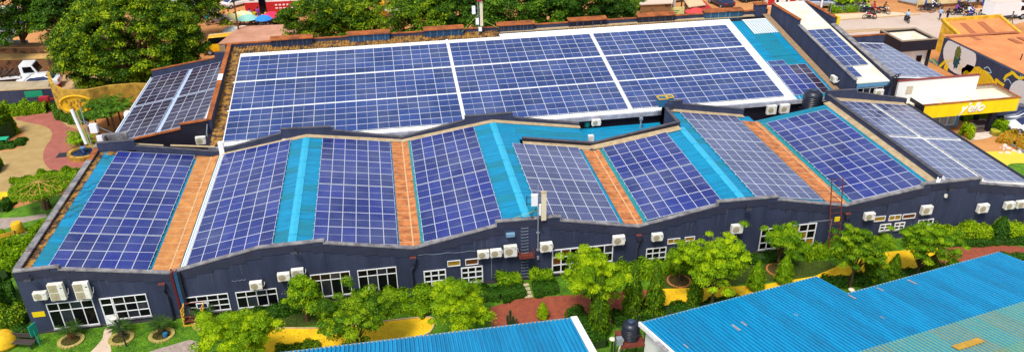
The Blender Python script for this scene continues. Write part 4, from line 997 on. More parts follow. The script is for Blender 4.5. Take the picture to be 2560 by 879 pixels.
# left garden
flat('tan_plaza', [(34, 296), (100, 282), (135, 278), (160, 300), (205, 325), (205, 352), (240, 400), (228, 432), (150, 436), (60, 450), (28, 488), (-40, 520), (-60, 380), (0, 378), (42, 372), (62, 350), (56, 325)], Z2, TANPAVE, smooth=3)
flat('pink_plaza', [(36, 296), (100, 282), (135, 278), (150, 300), (170, 316), (196, 326), (200, 350), (190, 375), (205, 395), (226, 410), (205, 430), (150, 433), (122, 420), (108, 398), (112, 370), (126, 350), (130, 330), (112, 315), (80, 308)], Z3, PINKPAVE, smooth=3)
flat('tan_plaza', [(-60, 505), (0, 480), (34, 478), (40, 500), (-10, 520), (-60, 540)], Z4, YPATH)
for px in ([(0, 545), (60, 542), (115, 533), (118, 542), (60, 556), (0, 576)], [(0, 640), (20, 600), (70, 575), (110, 556), (112, 575), (60, 612), (42, 640)]):
    flat('grey_paver_path', px, Z3, GREYPAVE)
flat('sand_path', [(-20, 600), (30, 600), (40, 622), (30, 636), (-20, 640)], Z4, YPATH)
b = MB(); q = PZ(157, 387); b.box(q.x-.5, q.y-.6, .013, q.x+.5, q.y+.5, .03); b.build('drain_cover', DGREYM)['kind'] = 'structure'
# road
rd = [PZ(2040, 55), PZ(2100, 45), PZ(2240, 36), PZ(2330, 30), PZ(2560, 28), (150, 56), (150, 42), PZ(2560, 55), PZ(2360, 110), PZ(2200, 110), PZ(2100, 110)]
flat('road', [Vector(p[:2]) for p in rd], Z1, ROADM, world=True)
def kerbline(pts, w=.25, h=.13, m=KERBM, nm='kerb'):
    b = MB()
    for p, q in zip(pts, pts[1:]): b.bar((p[0], p[1], h/2), (q[0], q[1], h/2), w, h)
    o = b.build(nm, m); struct(o)
kerbline([PZ(*p) for p in ((2088, 52), (2150, 47), (2220, 43), (2300, 37))])
kerbline([PZ(*p) for p in ((2108, 79), (2180, 74), (2280, 72))]); kerbline([PZ(*p) for p in ((2108, 83), (2180, 78), (2280, 76))])
kerbline([PZ(*p) for p in ((2290, 24), (2360, 30), (2450, 28), (2600, 20))])
kerbline([PZ(*p) for p in ((2480, 52), (2600, 46))])
flat('pavement', [(2088, 36), (2230, 30), (2300, 37), (2220, 43), (2090, 50)], Z3, mat('pale_pavement', (.72, .52, .34), .9, noise=.1, nscale=1))
flat('pavement', [(2360, 28), (2450, 22), (2600, 14), (2600, 20), (2450, 28), (2370, 32)], Z3, MATS['pale_pavement'])
# street left
flat('street', [(-60, 205), (0, 198), (150, 186), (300, 190), (420, 200), (420, 235), (300, 230), (150, 240), (-60, 236)], Z1, mat('left_street', (.60, .38, .22), .95, col2=(.48, .28, .14), noise=.15, nscale=.4), world=False)
flat('entrance_paving', [(2400, 335), (2430, 300), (2480, 290), (2520, 320), (2470, 345), (2440, 350)], Z3, mat('pale_tile', (.72, .60, .50), .7, noise=.2, nscale=1))
flat('forecourt', [(2400, 360), (2500, 340), (2570, 370), (2600, 300), (2600, 250), (2480, 280), (2400, 330)], Z1, mat('brown_forecourt', (.46, .27, .13), .9, noise=.15, nscale=.7))
flat('yellow_apron', [(2440, 385), (2500, 378), (2570, 382), (2640, 410), (2600, 440), (2520, 420)], Z2, mat('yellow_dirt', (.80, .55, .05), .9, noise=.1, nscale=.6), smooth=3)
flat('round_lawn', [(2520, 412), (2560, 408), (2620, 420), (2600, 450), (2540, 440)], Z4, LAWNM, smooth=3)
for k, (x, y) in enumerate(((2452, 307), (2447, 325))):
    q = PZ(x, y); b = MB(); b.box(q.x-.8, q.y-.55, .014, q.x+.8, q.y+.55, .035); o = b.build('door_mat', mat('dark_mat', (.10, .06, .05), .95), None); tag(o, ['dark doormat under the yellow canopy, farther from the planters', 'dark doormat under the yellow canopy, nearer the grey solar roof'][k], 'doormat')

# ================================================================== AC UNITS
def ac_proto(kind, w, h, fans):
    t = thing('ac_unit', 'white air conditioner outdoor unit', 'air conditioner', (0, 0, 0)); d = .34
    b = MB(); y0 = -.14-d
    b.box(0, y0, 0, w, -.14, h)
    o = b.build('casing', ACW, t, local=True)
    bv = o.modifiers.new('b', 'BEVEL'); bv.width = .02; bv.segments = 2
    dgx = bpy.context.evaluated_depsgraph_get(); me = bpy.data.meshes.new_from_object(o.evaluated_get(dgx)); o.modifiers.clear(); o.data = me
    for i in range(fans):
        r = min(w*.30, h/fans*.42); cz = h*(i+.5)/fans; cx = w*.37
        b = MB(); n = 20
        if fans == 2: b.box(w*.06, y0-.014, cz-h*.22, w*.62, y0-.002, cz+h*.22)
        else: b.add([(cx+r*math.cos(2*math.pi*k/n), y0-.014, cz+r*math.sin(2*math.pi*k/n)) for k in range(n)]+[(cx+r*math.cos(2*math.pi*k/n), y0-.001, cz+r*math.sin(2*math.pi*k/n)) for k in range(n)], [tuple(range(n))]+[(k, (k+1) % n, n+(k+1) % n, n+k) for k in range(n)])
        f = b.build('fan_grille', ACF, t, local=True)
        b = MB()
        for k in range(6): a = k*math.pi/3; b.bar((cx+.03*math.cos(a), y0-.022, cz+.03*math.sin(a)), (cx+r*.9*math.cos(a+.4), y0-.022, cz+r*.9*math.sin(a+.4)), .035, .008, upv=(0, 1, 0))
        b.obox((cx, y0-.026, cz), (.05, 0, 0), (0, .01, 0), (0, 0, .05)); b.build('fan_blades', mat('fan_grey', (.40, .34, .24), .6), f, local=True)
    b = MB(); b.box(w*.80, y0-.006, h*.72, w*.93, y0+.001, h*.78); b.build('badge', mat('badge_blue', (.03, .06, .2), .5), t, local=True)
    for xx in (w*.12, w*.80): b = MB(); b.box(xx, y0-.03, -.05, xx+.05, .0, -.003); b.bar((xx+.025, y0, -.03), (xx+.025, -.01, -.30), .03); b.build('bracket', GREYM, t, local=True)
    b = MB(); b.tube([(w+.0, -.30, h*.25), (w+.10, -.28, h*.25), (w+.12, -.15, h*.35), (w+.10, -.02, h*.5)], .028, 6); b.build('hose', ACW, t, local=True)
    return t
P = {'s': (.86, .60, 1), 'm': (.92, .74, 1), 'l': (.98, .92, 1), 'd': (.98, 1.32, 2)}
ACS = [('s', 99, 741, 'small white air conditioner lowest left of three by the front-left corner'), ('d', 141, 731, 'tall twin-fan air conditioner in the middle of the corner three'), ('d', 204.6, 728, 'tall twin-fan air conditioner rightmost of the corner three, left of the door'),
       ('s', 639.6, 714.8, 'air conditioner sitting on top of the dark window left of the bushy tree'), ('s', 709, 693.5, 'air conditioner on the wall just left of the round bushy tree'), ('s', 743.6, 683, 'air conditioner half hidden behind the top of the round bushy tree'),
       ('s', 1208.8, 637.7, 'small air conditioner left of the pair beside the wall rungs'), ('s', 1240.4, 634, 'small air conditioner right of the pair beside the wall rungs'), ('l', 1277, 629, 'big square air conditioner next to the wall rungs, beside the small pair'),
       ('m', 1366.6, 619, 'air conditioner under the rooftop antenna mast pole'), ('m', 1548, 602, 'air conditioner over the right end of the long white window'), ('s', 1644.6, 594, 'air conditioner above the small white window right of the downpipe'),
       ('m', 1844, 573.5, 'air conditioner alone on the wall below the third parapet step'), ('s', 2176, 542, 'air conditioner right of the rusty ladder, by amber vents'), ('m', 2319.4, 526.5, 'air conditioner half behind the right umbrella-shaped tree'),
       ('m', 2460.4, 522, 'air conditioner alone on the far-right wall below the stepped parapet'), ('s', 2526.6, 515, 'air conditioner second from the right end of the front wall'), ('s', 2555.4, 512, 'air conditioner cut by the right edge of the photo')]
GRP = 'air conditioner units on the dark walls'
protos = {}
def put_ac(kind, loc, label, rz=0):
    if kind not in protos:
        t = ac_proto(kind, *P[kind]); protos[kind] = t; build_kids(t); t.location = loc; t['label'] = label; t['group'] = GRP; t.rotation_euler = (0, 0, rz); return t
    return dup(protos[kind], loc, rz, label, GRP)
for k, x, y, lab in ACS:
    w, h, f = P[k]; q = PY(x, y, -.48); put_ac(k, (q.x-w/2, 0, q.z-h/2), lab)
q = PY(502, 351, 21.3); put_ac('m', (q.x-.45, 21.68, q.z-.37), 'air conditioner on the black end wall of the lean-to block')
q = PX(2083, 197, 61.6); put_ac('s', (61.98, q.y+.4, q.z-.3), 'air conditioner on the long side wall of the tall block', R(-90))
for (x, y), lab in zip(((1932, 276), (1965, 273)), ('left of two upright air conditioners in the gap behind the blue roof', 'right of two upright air conditioners in the gap behind the blue roof')):
    q = PY(x, y, 18.3); put_ac('l', (q.x-.5, 18.9, q.z-.5), lab)
q = PY(2376, 98, 36.3); put_ac('s', (q.x-.4, 36.68, q.z-.3), 'air conditioner on the yellow roadside house wall')
q = PY(2194, 230, 18.1); put_ac('m', (q.x-.45, 18.25, q.z-.4), 'air conditioner in the shaded recess under the tall block')
for (x, y), lab in zip(((1490, 303), (735, 0)), ('air conditioner lying on the low courtyard roof behind the parapet', '')):
    if lab: q = PZ(x, y+3, 3.9); put_ac('s', (q.x-.43, q.y+.3, 3.62), lab)

# floodlights
def floodlight(loc, label):
    t = thing('floodlight', label, 'floodlight', loc, 'floodlights on the front wall')
    b = MB(); b.bar((0, 0, 0), (0, -.35, .1), .04); b.bar((0, -.35, .1), (0, -.4, -.05), .04); b.build('bracket', DGREYM, t, local=True)
    b = MB(); b.obox((0, -.48, -.12), (.22, 0, 0), (0, .16, -.08), (0, .04, .07)); b.build('housing', DGREYM, t, local=True)
    b = MB(); b.obox((0, -.515, -.185), (.19, 0, 0), (0, .13, -.065), (0, .004, .006)); b.build('lens', ACW, t, local=True)
for x, y, lab in ((72, 692, 'small floodlight on the wall at the front-left corner'), (735, 624, 'floodlight under the parapet below the first ridge cap'), (1868, 516, 'floodlight high on the wall below the third ridge'), (2374, 468, 'floodlight on the raised parapet at the right ridge')):
    q = PY(x, y, -.3); floodlight((q.x, 0, q.z), lab)
q = PY(2365, 489, -.15); b = MB(); b.lathe((q.x, -.14, q.z), [(.02, -.2), (.13, -.12), (.14, .1), (.02, .2)], 12); b.box(q.x-.03, -.14, q.z-.05, q.x+.03, 0, q.z+.05); tag(b.build('bulkhead_lamp', ACW), 'small round white lamp on the wall near the right ridge', 'wall lamp')
q = PY(1276, 586, -.15); t = thing('box_lamp', 'pale blue box lamp high on the wall left of the rungs', 'wall lamp', (q.x, 0, q.z)); b = MB(); b.box(-.32, -.3, -.12, .32, -.02, .12); b.build('housing', mat('pale_blue_metal', (.20, .36, .52), .5, noise=.2), t, local=True); b = MB(); b.box(-.3, -.28, -.14, .3, -.04, -.121); b.build('lens', ACW, t, local=True)

# ================================================================== ANTENNA MASTS
def mast(label, base, h, lean=(0, 0), legs=False, ztop=None, panel=(.45, .0), red=False):
    t = thing('antenna_mast', label, 'antenna mast', base, 'telecom antenna masts on the roofs')
    b = MB(); b.tube([(0, 0, 0), (lean[0], lean[1], h)], .045, 8); b.tube([(lean[0], lean[1], h), (lean[0], lean[1], h+.5)], .012, 5); b.build('pole', GREYM, t, local=True)
    return t
# mast 1: front parapet
q = PY(1345, 628, -.12); m1 = mast('antenna mast clamped to the front parapet with cream panel antenna and white box', (q.x, -.12, q.z), 5.6)
def part(bm, nm, m, t): return bm.build(nm, m, t, local=True)
zt = 0
b = MB(); b.box(.22, -.13, 2.75, .58, .08, 5.05); a = part(b, 'panel_antenna', mat('cream_plastic', (.74, .64, .44), .5, noise=.08), m1)
b = MB(); b.box(.20, -.15, 5.05, .60, .10, 5.12); part(b, 'cap', LEDGE, a)
b = MB(); b.box(-.52, -.14, 4.05, -.06, .10, 4.95); part(b, 'radio_unit', WHITEM, m1)
b = MB(); b.box(.05, -.12, 3.2, .2, .05, 4.1); part(b, 'radio_unit', WHITEM, m1)
b = MB(); b.bar((-.85, 0, 4.9), (-.85, 0, 4.05), .05); b.bar((-.85, 0, 4.75), (.3, 0, 4.75), .04); b.bar((-.85, 0, 4.2), (.3, 0, 4.2), .04); b.bar((0, 0, 3.2), (.4, 0, 3.2), .04); part(b, 'support_arm', DGREYM, m1)
b = MB()
for k in range(4): b.tube([(-.1, 0, 3.9-.1*k), (-.4-.1*k, .1, 3.3), (-.3, .1, 2.7), (-.9-.1*k, .4, 2.6)], .02, 5)
b.tube([(.1, -.02, 3.4), (.15, -.06, 2.2), (.45, -.1, 1.6), (.2, -.1, 1.3)], .03, 5); part(b, 'feeder_cable', DGREYM, m1)
b = MB(); b.box(-.12, -.02, 1.62, .12, .13, 1.7); b.box(-.12, -.02, .1, .12, .13, .18); b.box(-.07, -.07, -.7, .07, .1, -.45); part(b, 'wall_clamp', GREYM, m1)
b = MB(); g = PZ(1280, 560, 5.0); b.bar((-.1, 0, 3.6), (-2.7, .6, 2.5), .025); part(b, 'stay_rod', mat('yellow_green_rope', (.35, .42, .05), .7), m1)
# mast 2: far parapet
q = PY(1197, 90, 36.9); m2 = mast('antenna mast on the far parapet in front of the trees with guy rods', (q.x, 36.9, 7.4), 5.6)
b = MB(); b.box(.20, -.15, 1.1, .52, .08, 3.9); part(b, 'panel_antenna', MATS['cream_plastic'], m2)
b = MB(); b.box(-.68, -.12, 2.5, -.30, .06, 3.4); part(b, 'radio_unit', WHITEM, m2)
b = MB(); b.box(-.3, -.15, 1.3, .05, .05, 2.0); part(b, 'radio_unit', WHITEM, m2)
b = MB(); b.box(.0, -.15, .5, .35, .05, .95); part(b, 'radio_unit', WHITEM, m2)
b = MB(); b.lathe((.2, 0, 3.95), [(.3, 0), (.38, .15), (.3, .55), (.05, .7)], 12); part(b, 'warning_lamp', mat('red_plastic', (.55, .02, .04), .5), m2)
b = MB(); b.bar((0, 0, 2.4), (-1.9, .1, .5), .04); b.bar((.2, 0, 1.9), (2.4, .1, .6), .04); part(b, 'guy_rod', MATS['yellow_green_rope'], m2)
b = MB(); b.bar((-.75, 0, 3), (.3, 0, 3), .04); b.bar((-.3, 0, 1.7), (.3, 0, 1.7), .04); part(b, 'support_arm', DGREYM, m2)
# mast 3: left corner
q = PX(234, 378, -9.9); m3 = mast('tilted antenna pole at the left roof corner above the plaza with long white panel', (-9.9, q.y, 4.6), 4.4, lean=(-.25, .5))
b = MB(); b.tube([(-.45, .1, 1.15), (-.95, .45, 4.3)], .14, 10); part(b, 'panel_antenna', WHITEM, m3)
b = MB(); b.tube([(-.2, .1, 1.0), (-.62, .45, 4.2)], .06, 6); part(b, 'feeder_pipe', mat('brass_pipe', (.45, .33, .08), .5), m3)
b = MB(); b.box(.15, .1, 2.1, .75, .45, 2.9); part(b, 'radio_unit', WHITEM, m3)
b = MB(); b.box(.5, .1, 1.2, .95, .4, 1.8); part(b, 'radio_unit', WHITEM, m3)
b = MB(); b.bar((-.2, .4, 3.2), (2.4, .8, 1.2), .05); b.bar((-.9, .3, 3.9), (.2, .3, 2.5), .04); b.bar((-.2, 0, 3.3), (.6, .3, 2.2), .03); part(b, 'support_arm', GREYM, m3)
b = MB(); b.lathe((0, 0, 0), [(.02, 0), (.02, .1)], 4)
q = PX(291, 168+225*0, -9.9)
q = PX(322, 286, -9.85); t = thing('satellite_dish', 'small white dish at the eave of the lean-to block', 'satellite dish', (q.x, q.y, q.z)); b = MB(); b.lathe((0, 0, 0), [(.05, 0), (.28, .05), (.42, .16), (.44, .2), (.40, .18), (.1, .06)], 18); d_ = part(b, 'dish', WHITEM, t); d_.rotation_euler = (R(70), 0, R(-20)); b = MB(); b.bar((0, 0, 0), (.3, .2, -.5), .04); part(b, 'bracket', GREYM, t)

# ================================================================== TANKS AND STANDS
def tank(loc, r, h, label):
    t = thing('water_tank', label, 'water tank', loc, 'black plastic water tanks')
    prof = [(r*.96, 0)]; n = 7
    for i in range(n):
        z0 = h*.62*i/n; z1 = h*.62*(i+1)/n; prof += [(r*.96, z0+.01), (r, z0+(z1-z0)*.3), (r, z0+(z1-z0)*.7), (r*.96, z1-.01)]
    prof += [(r*.97, h*.66), (r*.9, h*.76), (r*.66, h*.86), (r*.36, h*.90), (r*.34, h*.90)]
    b = MB(); b.lathe((0, 0, 0), prof, 28); b.build('body', TANKB, t, local=True, smooth=True)
    b = MB(); b.lathe((0, 0, h*.90), [(r*.38, 0), (r*.40, .03), (r*.38, .09), (r*.30, .13), (.02, .14)], 20); b.build('lid', mat('tank_lid', (.03, .05, .09), .45), t, local=True, smooth=True)
    return t
q = PZ(2040, 262, 4.0); tank((58.0, 18.5, 3.65), .93, 2.15, 'big black ribbed water tank behind the blue roof at the hall corner')
b = MB(); b.box(57.0, 17.5, 0, 59.0, 19.2, 3.6); tag(b.build('tank_plinth', BLACK), 'dark block carrying the big black tank behind the blue roof', 'plinth')
q = PZ(1575, 842, 2.6); TX, TY = q.x, q.y
tank((TX, TY, 2.62), .58, 1.35, 'small black water tank on a rusty stand between the foreground roofs')
t = thing('tank_stand', 'rusty steel stand with guard rail under the small black tank', 'tank stand', (TX, TY, 0))
for sx in (-1, 1):
    for sy in (-1, 1):
        b = MB(); b.bar((sx*.72, sy*.72, 0), (sx*.72, sy*.72, 3.6 if sx > 0 else 2.6), .07); part(b, 'leg', DGREYM, t)
b = MB(); b.box(-.8, -.8, 2.52, .8, .8, 2.6); b.box(-.8, -.82, 2.44, .8, -.76, 2.52); part(b, 'platform', RUSTM, t)
b = MB(); b.bar((-.72, -.72, 3.15), (.72, -.72, 3.35), .03); b.bar((.72, -.72, 3.35), (.72, .72, 3.35), .03); b.bar((-1.1, -.6, 4.2), (-.5, -.72, 3.1), .03); b.bar((.3, .8, 4.3), (.9, .5, 3.2), .03); b.bar((-.72, -.72, 1.0), (.72, -.72, 1.3), .05); b.bar((-.72, -.72, 1.8), (.72, .72, 1.8), .05); part(b, 'guard_rail', DGREYM, t)
b = MB(); b.tube([(-.85, -.6, 0), (-1.0, -.6, 1.2), (-.9, -.7, 2.3), (-.6, -.5, 2.9)], .05, 6); b.tube([(-.95, -.7, 0), (-1.15, -.7, 1.4), (-.95, -.8, 2.5), (-.6, -.5, 3.0)], .035, 6); part(b, 'water_pipe', mat('pale_pipe', (.55, .55, .42), .5), t)
b = MB(); b.box(-1.1, -.75, 2.7, -.72, -.45, 3.2); part(b, 'junction_box', GREYM, t)

# lamps
def lamp_post(px, top, label, armdx=0.0):
    q = PZ(*px); t = thing('lamp_post', label, 'lamp post', q, 'garden lamp posts')
    # height from the photo point of the head over the same spot
    best = None
    for i in range(20, 500):
        z = i*.01; d = Vector((q.x, q.y, z))-CAM; y = CY-F_PX*d.dot(cu)/d.dot(fw)
        if best is None or abs(y-top[1]) < best[0]: best = (abs(y-top[1]), z)
    h = best[1]
    b = MB(); b.tube([(0, 0, 0), (armdx*.3, 0, h*.6), (armdx, 0, h-.1)], .055, 8); part(b, 'post', DGREYM, t)
    b = MB(); b.lathe((armdx, 0, h-.12), [(.05, 0), (.20, .04), (.22, .09), (.18, .14), (.04, .18)], 16); b.build('lamp_head', mat('lamp_head_white', (.72, .66, .50), .5), t, local=True, smooth=True)
    b = MB(); b.lathe((armdx, 0, h-.16), [(.05, 0), (.15, .02), (.15, .05), (.05, .05)], 12); part(b, 'lens', GREYM, t)
lamp_post((317, 865), (297, 792), 'black lamp post with pale round head beside the garden door path', -.25)
lamp_post((1528, 900), (1530, 845), 'lamp post with round pale head left of the small water tank')
lamp_post((2120, 760), (2119, 722), 'lamp post behind the notch of the big blue roof')

# rusty ladder
t = thing('steel_ladder', 'tall rusty steel ladder standing against the front wall near the last valley', 'ladder', (49.5, -1.3, 0))
b = MB()
for dx in (0, .92): b = MB(); b.bar((dx, 0, 0), (dx-.7, .55, 6.75), .06); part(b, 'rail', RUSTM, t)
b = MB()
for i in range(14): k = .5+i*.47; tt = k/6.75; b.bar((-.7*tt, .55*tt, k), (.92-.7*tt, .55*tt, k), .032)
part(b, 'rung', RUSTM, t)
b = MB(); b.box(.0, .15, 3.1, .42, .2, 3.5); part(b, 'yellow_tag', YELLOW, t)
# yellow trestle steps at the first valley
t = thing('service_steps', 'yellow-ended rusty service platform by the cable ducts', 'platform', (.45, -1.0, 0))
for x in (0, 1.35):
    b = MB(); b.bar((x, 0, 0), (x+.08, .75, 1.45), .07); b.bar((x, 0, 0), (x, .1, 1.35), .07)
    for k in range(5): b.bar((x, .03+.02*k, .28*k+.15), (x+.05, .45+.06*k, .28*k+.15), .06)
    part(b, 'yellow_end_frame', YELLOWW, t)
b = MB(); b.bar((0, 0, .06), (1.35, 0, .06), .10, .08); b.bar((0, .05, .75), (1.35, .05, .75), .05); b.bar((0, .75, 1.4), (1.35, .75, 1.4), .05); b.each('cross_bar', RUSTM, t, True); b = MB(); b.box(.08, .1, .25, 1.3, .7, .30); part(b, 'deck', RUSTM, t)
b = MB(); b.bar((0, -.06, .07), (1.35, -.06, .07), .05, .10); part(b, 'edge_board', YELLOWW, t)

# boundary wall, gate pieces and low buildings on the left
t = thing('boundary_wall', 'low navy boundary wall with ochre coping at the left edge', 'wall', (-32, 43, 0))
a0, a1 = PZ(-60, 268), PZ(142, 258); b = MB(); b.bar((a0.x, a0.y, .95), (a1.x, a1.y, .95), .3, 1.9); b.build('wall', NAVY, t)
b = MB(); b.bar((a0.x, a0.y, 1.95), (a1.x, a1.y, 1.95), .42, .1); b.build('coping', LEDGE, t)
# curved stone wall with emblem ring
t = thing('stone_feature_wall', 'curved ochre stone wall carrying a golden oval ring emblem', 'wall', PZ(180, 290))
base = [(140, 262), (150, 290), (175, 300), (205, 302), (240, 298), (290, 285), (350, 275), (400, 272)]
tops = [4.0, 3.8, 3.6, 3.6, 3.5, 3.4, 3.2, 3.0]
b = MB(); Q = [PZ(*p) for p in base]
for i in range(len(Q)-1):
    p, q2 = Q[i], Q[i+1]; dd = (q2-p).normalized(); n = Vector((-dd.y, dd.x, 0))*.35
    b.add([p, q2, q2+n, p+n, p+Vector((0, 0, tops[i])), q2+Vector((0, 0, tops[i+1])), q2+n+Vector((0, 0, tops[i+1])), p+n+Vector((0, 0, tops[i]))],
          [(0, 1, 5, 4), (1, 2, 6, 5), (2, 3, 7, 6), (3, 0, 4, 7), (4, 5, 6, 7)])
b.build('stone_wall', STONE, t)
p, q2 = Q[2], Q[4]; dd = (q2-p).normalized(); n = Vector((dd.y, -dd.x, 0)); c = (p+q2)/2+Vector((0, 0, 2.05))+n*.42
b = MB(); ring = [c+dd*1.75*math.cos(a*math.pi/16)+Vector((0, 0, .98*math.sin(a*math.pi/16))) for a in range(33)]
b.tube(ring, .12, 8, cap=False); e = b.build('emblem_ring', STONED, t)
b = MB(); b.prism([c-n*.06+dd*1.7*math.cos(a*math.pi/12)+Vector((0, 0, .93*math.sin(a*math.pi/12))) for a in range(24)], -n*.4); b.build('emblem_plate', STONED, e)
b = MB(); rnd = random.Random(3)
for k in range(26):
    pp = c+n*.02+dd*rnd.uniform(-1.2, 1.2)+Vector((0, 0, rnd.uniform(-.55, .55))); b.obox(pp, dd*rnd.uniform(.05, .16), n*.04, Vector((0, 0, rnd.uniform(.05, .14))))
b.build('emblem_relief', STONE, e)
def lowbuild(name, label, pts, h, roofm, wallm, cat='building', tilt=0.0, over=.3, openfront=False, th=.12):
    """low building: photo points give its roof corners at height h (front-left, front-right, back-right, back-left)"""
    P = [PZ(x, y, h) for x, y in pts]; t = thing(name, label, cat, (P[0].x, P[0].y, 0))
    c = sum(P, Vector())/4
    for i in (2, 3): P[i].z += tilt
    b = MB(); b.prism(P, (0, 0, th)); b.build('roof', roofm, t)
    I = [p+(c-p).normalized()*over for p in P]
    b = MB(); n = 4; vs = [(p.x, p.y, 0) for p in I]+[(p.x, p.y, pp.z-.01) for p, pp in zip(I, P)]
    b.add(vs, [(i, (i+1) % n, n+(i+1) % n, n+i) for i in range(n)]+[(0, 1, 2, 3)]); b.build('wall', wallm, t)
    return t, P
SHOP = mat('shop_dark_interior', (.06, .035, .02), .9, col2=(.25, .12, .05), noise=.3, nscale=.9, lo=.5, hi=.62)
t, P_ = lowbuild('street_shop', 'long brown-roofed street shop row at the left edge', [(-60, 122), (172, 119), (176, 108), (-60, 111)], 2.9, BROWNROOF, SHOP)
t, P_ = lowbuild('street_awning', 'ochre corrugated awning in front of the left shop row', [(-60, 153), (168, 146), (160, 130), (-60, 134)], 1.8, mat('ochre_awning', (.62, .38, .13), .9, noise=.2, nscale=1), SHOP, 'awning', tilt=.5)
b = MB(); 
for px in (11, 88, 140): q = PZ(px, 165, 0); b.box(q.x-.15, q.y-.15, 0, q.x+.15, q.y+.15, 2.8)
b.build('post', LEDGE, t)
q0, q1 = PZ(68, 178), PZ(136, 174)
b = MB(); d = (q1-q0)
for i in range(14):
    p = q0+d*(i/14)
    b.cur = 0; b.bar((p.x, p.y, .5), (p.x+d.x/14*.92, p.y+d.y/14*.92, .5), .4, .9)
    b.cur = 1; b.bar((p.x+.1, p.y-.22, .55), (p.x+.5, p.y-.22, .55), .02, .3)
tag(b.build('drinks_display', [WHITEM, mat('label_violet', (.12, .08, .4), .6)]), 'white and violet stacked packs on the shop front left of the big tree', 'packs')
t, P_ = lowbuild('roadside_kiosk', 'flat grey-brown roof of a long kiosk below the parked white car', [(-60, 233), (120, 229), (124, 204), (-60, 208)], 1.4, mat('grey_old_roof', (.46, .36, .22), .9, col2=(.30, .24, .16), noise=.2, nscale=.5), SHOP)
b = MB(); q = PZ(122, 229, 1.4); b.bar((q.x+.1, q.y, .9), (q.x+.6, q.y+2.2, .9), .1, 1.3); tag(b.build('red_banner', paint('banner_red', (.60, .02, .05))), 'red and white banner at the end of the long kiosk', 'banner')
q = PZ(95, 268, 0); t = thing('notice_board', 'green notice board by the left boundary wall', 'sign', q); b = MB(); b.box(-.95, -.06, 1.3, .95, .03, 2.0); part(b, 'board', mat('sign_green', (.01, .30, .14), .6, noise=.2), t); b = MB(); b.bar((.9, 0, 0), (.9, 0, 1.4), .07); b.bar((-.9, 0, 0), (-.9, 0, 1.4), .07); part(b, 'post', GREYM, t)
q = PZ(118, 272, 0); t = thing('red_barrier', 'red gate barrier box beside the green notice board', 'barrier', q); b = MB(); b.box(-.5, -.3, 0, .5, .3, 1.5); part(b, 'cabinet', mat('dark_red', (.35, .015, .03), .6), t); b = MB(); b.bar((.4, 0, 1.2), (2.6, .1, 1.2), .12); part(b, 'arm', mat('dark_red', (.35, .015, .03), .6), t)
q = PZ(47, 258, 0); b = MB(); b.box(q.x-.5, q.y, .9, q.x+.5, q.y+.1, 1.8); b.bar((q.x, q.y, 0), (q.x, q.y, 1), .06); tag(b.build('small_sign', CREAM), 'small cream sign standing before the left boundary wall', 'sign')
t, P_ = lowbuild('white_tent', 'white canvas tent at the left edge beneath the dark trees', [(-20, 112), (34, 108), (30, 92), (-20, 96)], 3.0, WHITESHEET, SHOP, 'tent', tilt=.6)
t, P_ = lowbuild('grey_shelter', 'small grey sheet-roofed shelter beside the white tent', [(12, 111), (72, 109), (70, 102), (14, 104)], 2.6, mat('blue_grey_sheet', (.22, .28, .28), .7, noise=.2), SHOP, 'shelter')

# ================================================================== SHOPS AND MARKET (top)
t = thing('market_shop', 'white-walled shop with a red lower band and dark windows, top centre-left', 'shop', PZ(615, 40))
a0, a1 = PZ(616, 36), PZ(752, 30); d = (a1-a0); dn = d.normalized(); nb = Vector((-dn.y, dn.x, 0))
b = MB(); b.prism([a0, a1, a1+nb*6, a0+nb*6], (0, 0, 5.5)); b.build('wall', WHITEWALL, t)
b = MB(); b.bar(a0-nb*.06+Vector((0, 0, .9)), a1-nb*.06+Vector((0, 0, .9)), .1, 1.8); rb = b.build('red_band', mat('shop_red', (.55, .015, .02), .6, noise=.15), t)
b = MB()
for f, w in ((.09, .09), (.42, .09), (.70, .07)):
    p = a0+d*f-nb*.04; b.bar(p+Vector((0, 0, 3.2)), p+d*w+Vector((0, 0, 3.2)), .1, 2.0)
p = a0+d*.26-nb*.14; b.bar(p+Vector((0, 0, 1.2)), p+d*.12+Vector((0, 0, 1.2)), .1, 2.4)
b.build('window', GLASS, t)
b = MB()
for f in (.55, .62, .69, .76, .83, .9):
    p = a0+d*f-nb*.14; b.bar(p+Vector((0, 0, 1.3)), p+d*.04+Vector((0, 0, 1.3)), .02, .22); b.bar(p+Vector((0, 0, .8)), p+d*.045+Vector((0, 0, .8)), .02, .16)
b.build('faded_lettering', WHITEWALL, t)
lowbuild('yellow_stall', 'yellow stall with dark opening between the trees, top centre', [(940, 10), (964, 8), (964, -6), (940, -4)], 2.8, mat('stall_yellow', (.80, .42, .01), .7, noise=.1), MATS.get('stall_yellow') or YELLOWW, 'stall')
lowbuild('market_platform', 'dusty pink low market roof behind the navy parapet, left of the first vent box', [(545, 112), (735, 104), (745, 62), (600, 68)], 2.4, PINKROOF, LEDGE, 'roof', over=.1)
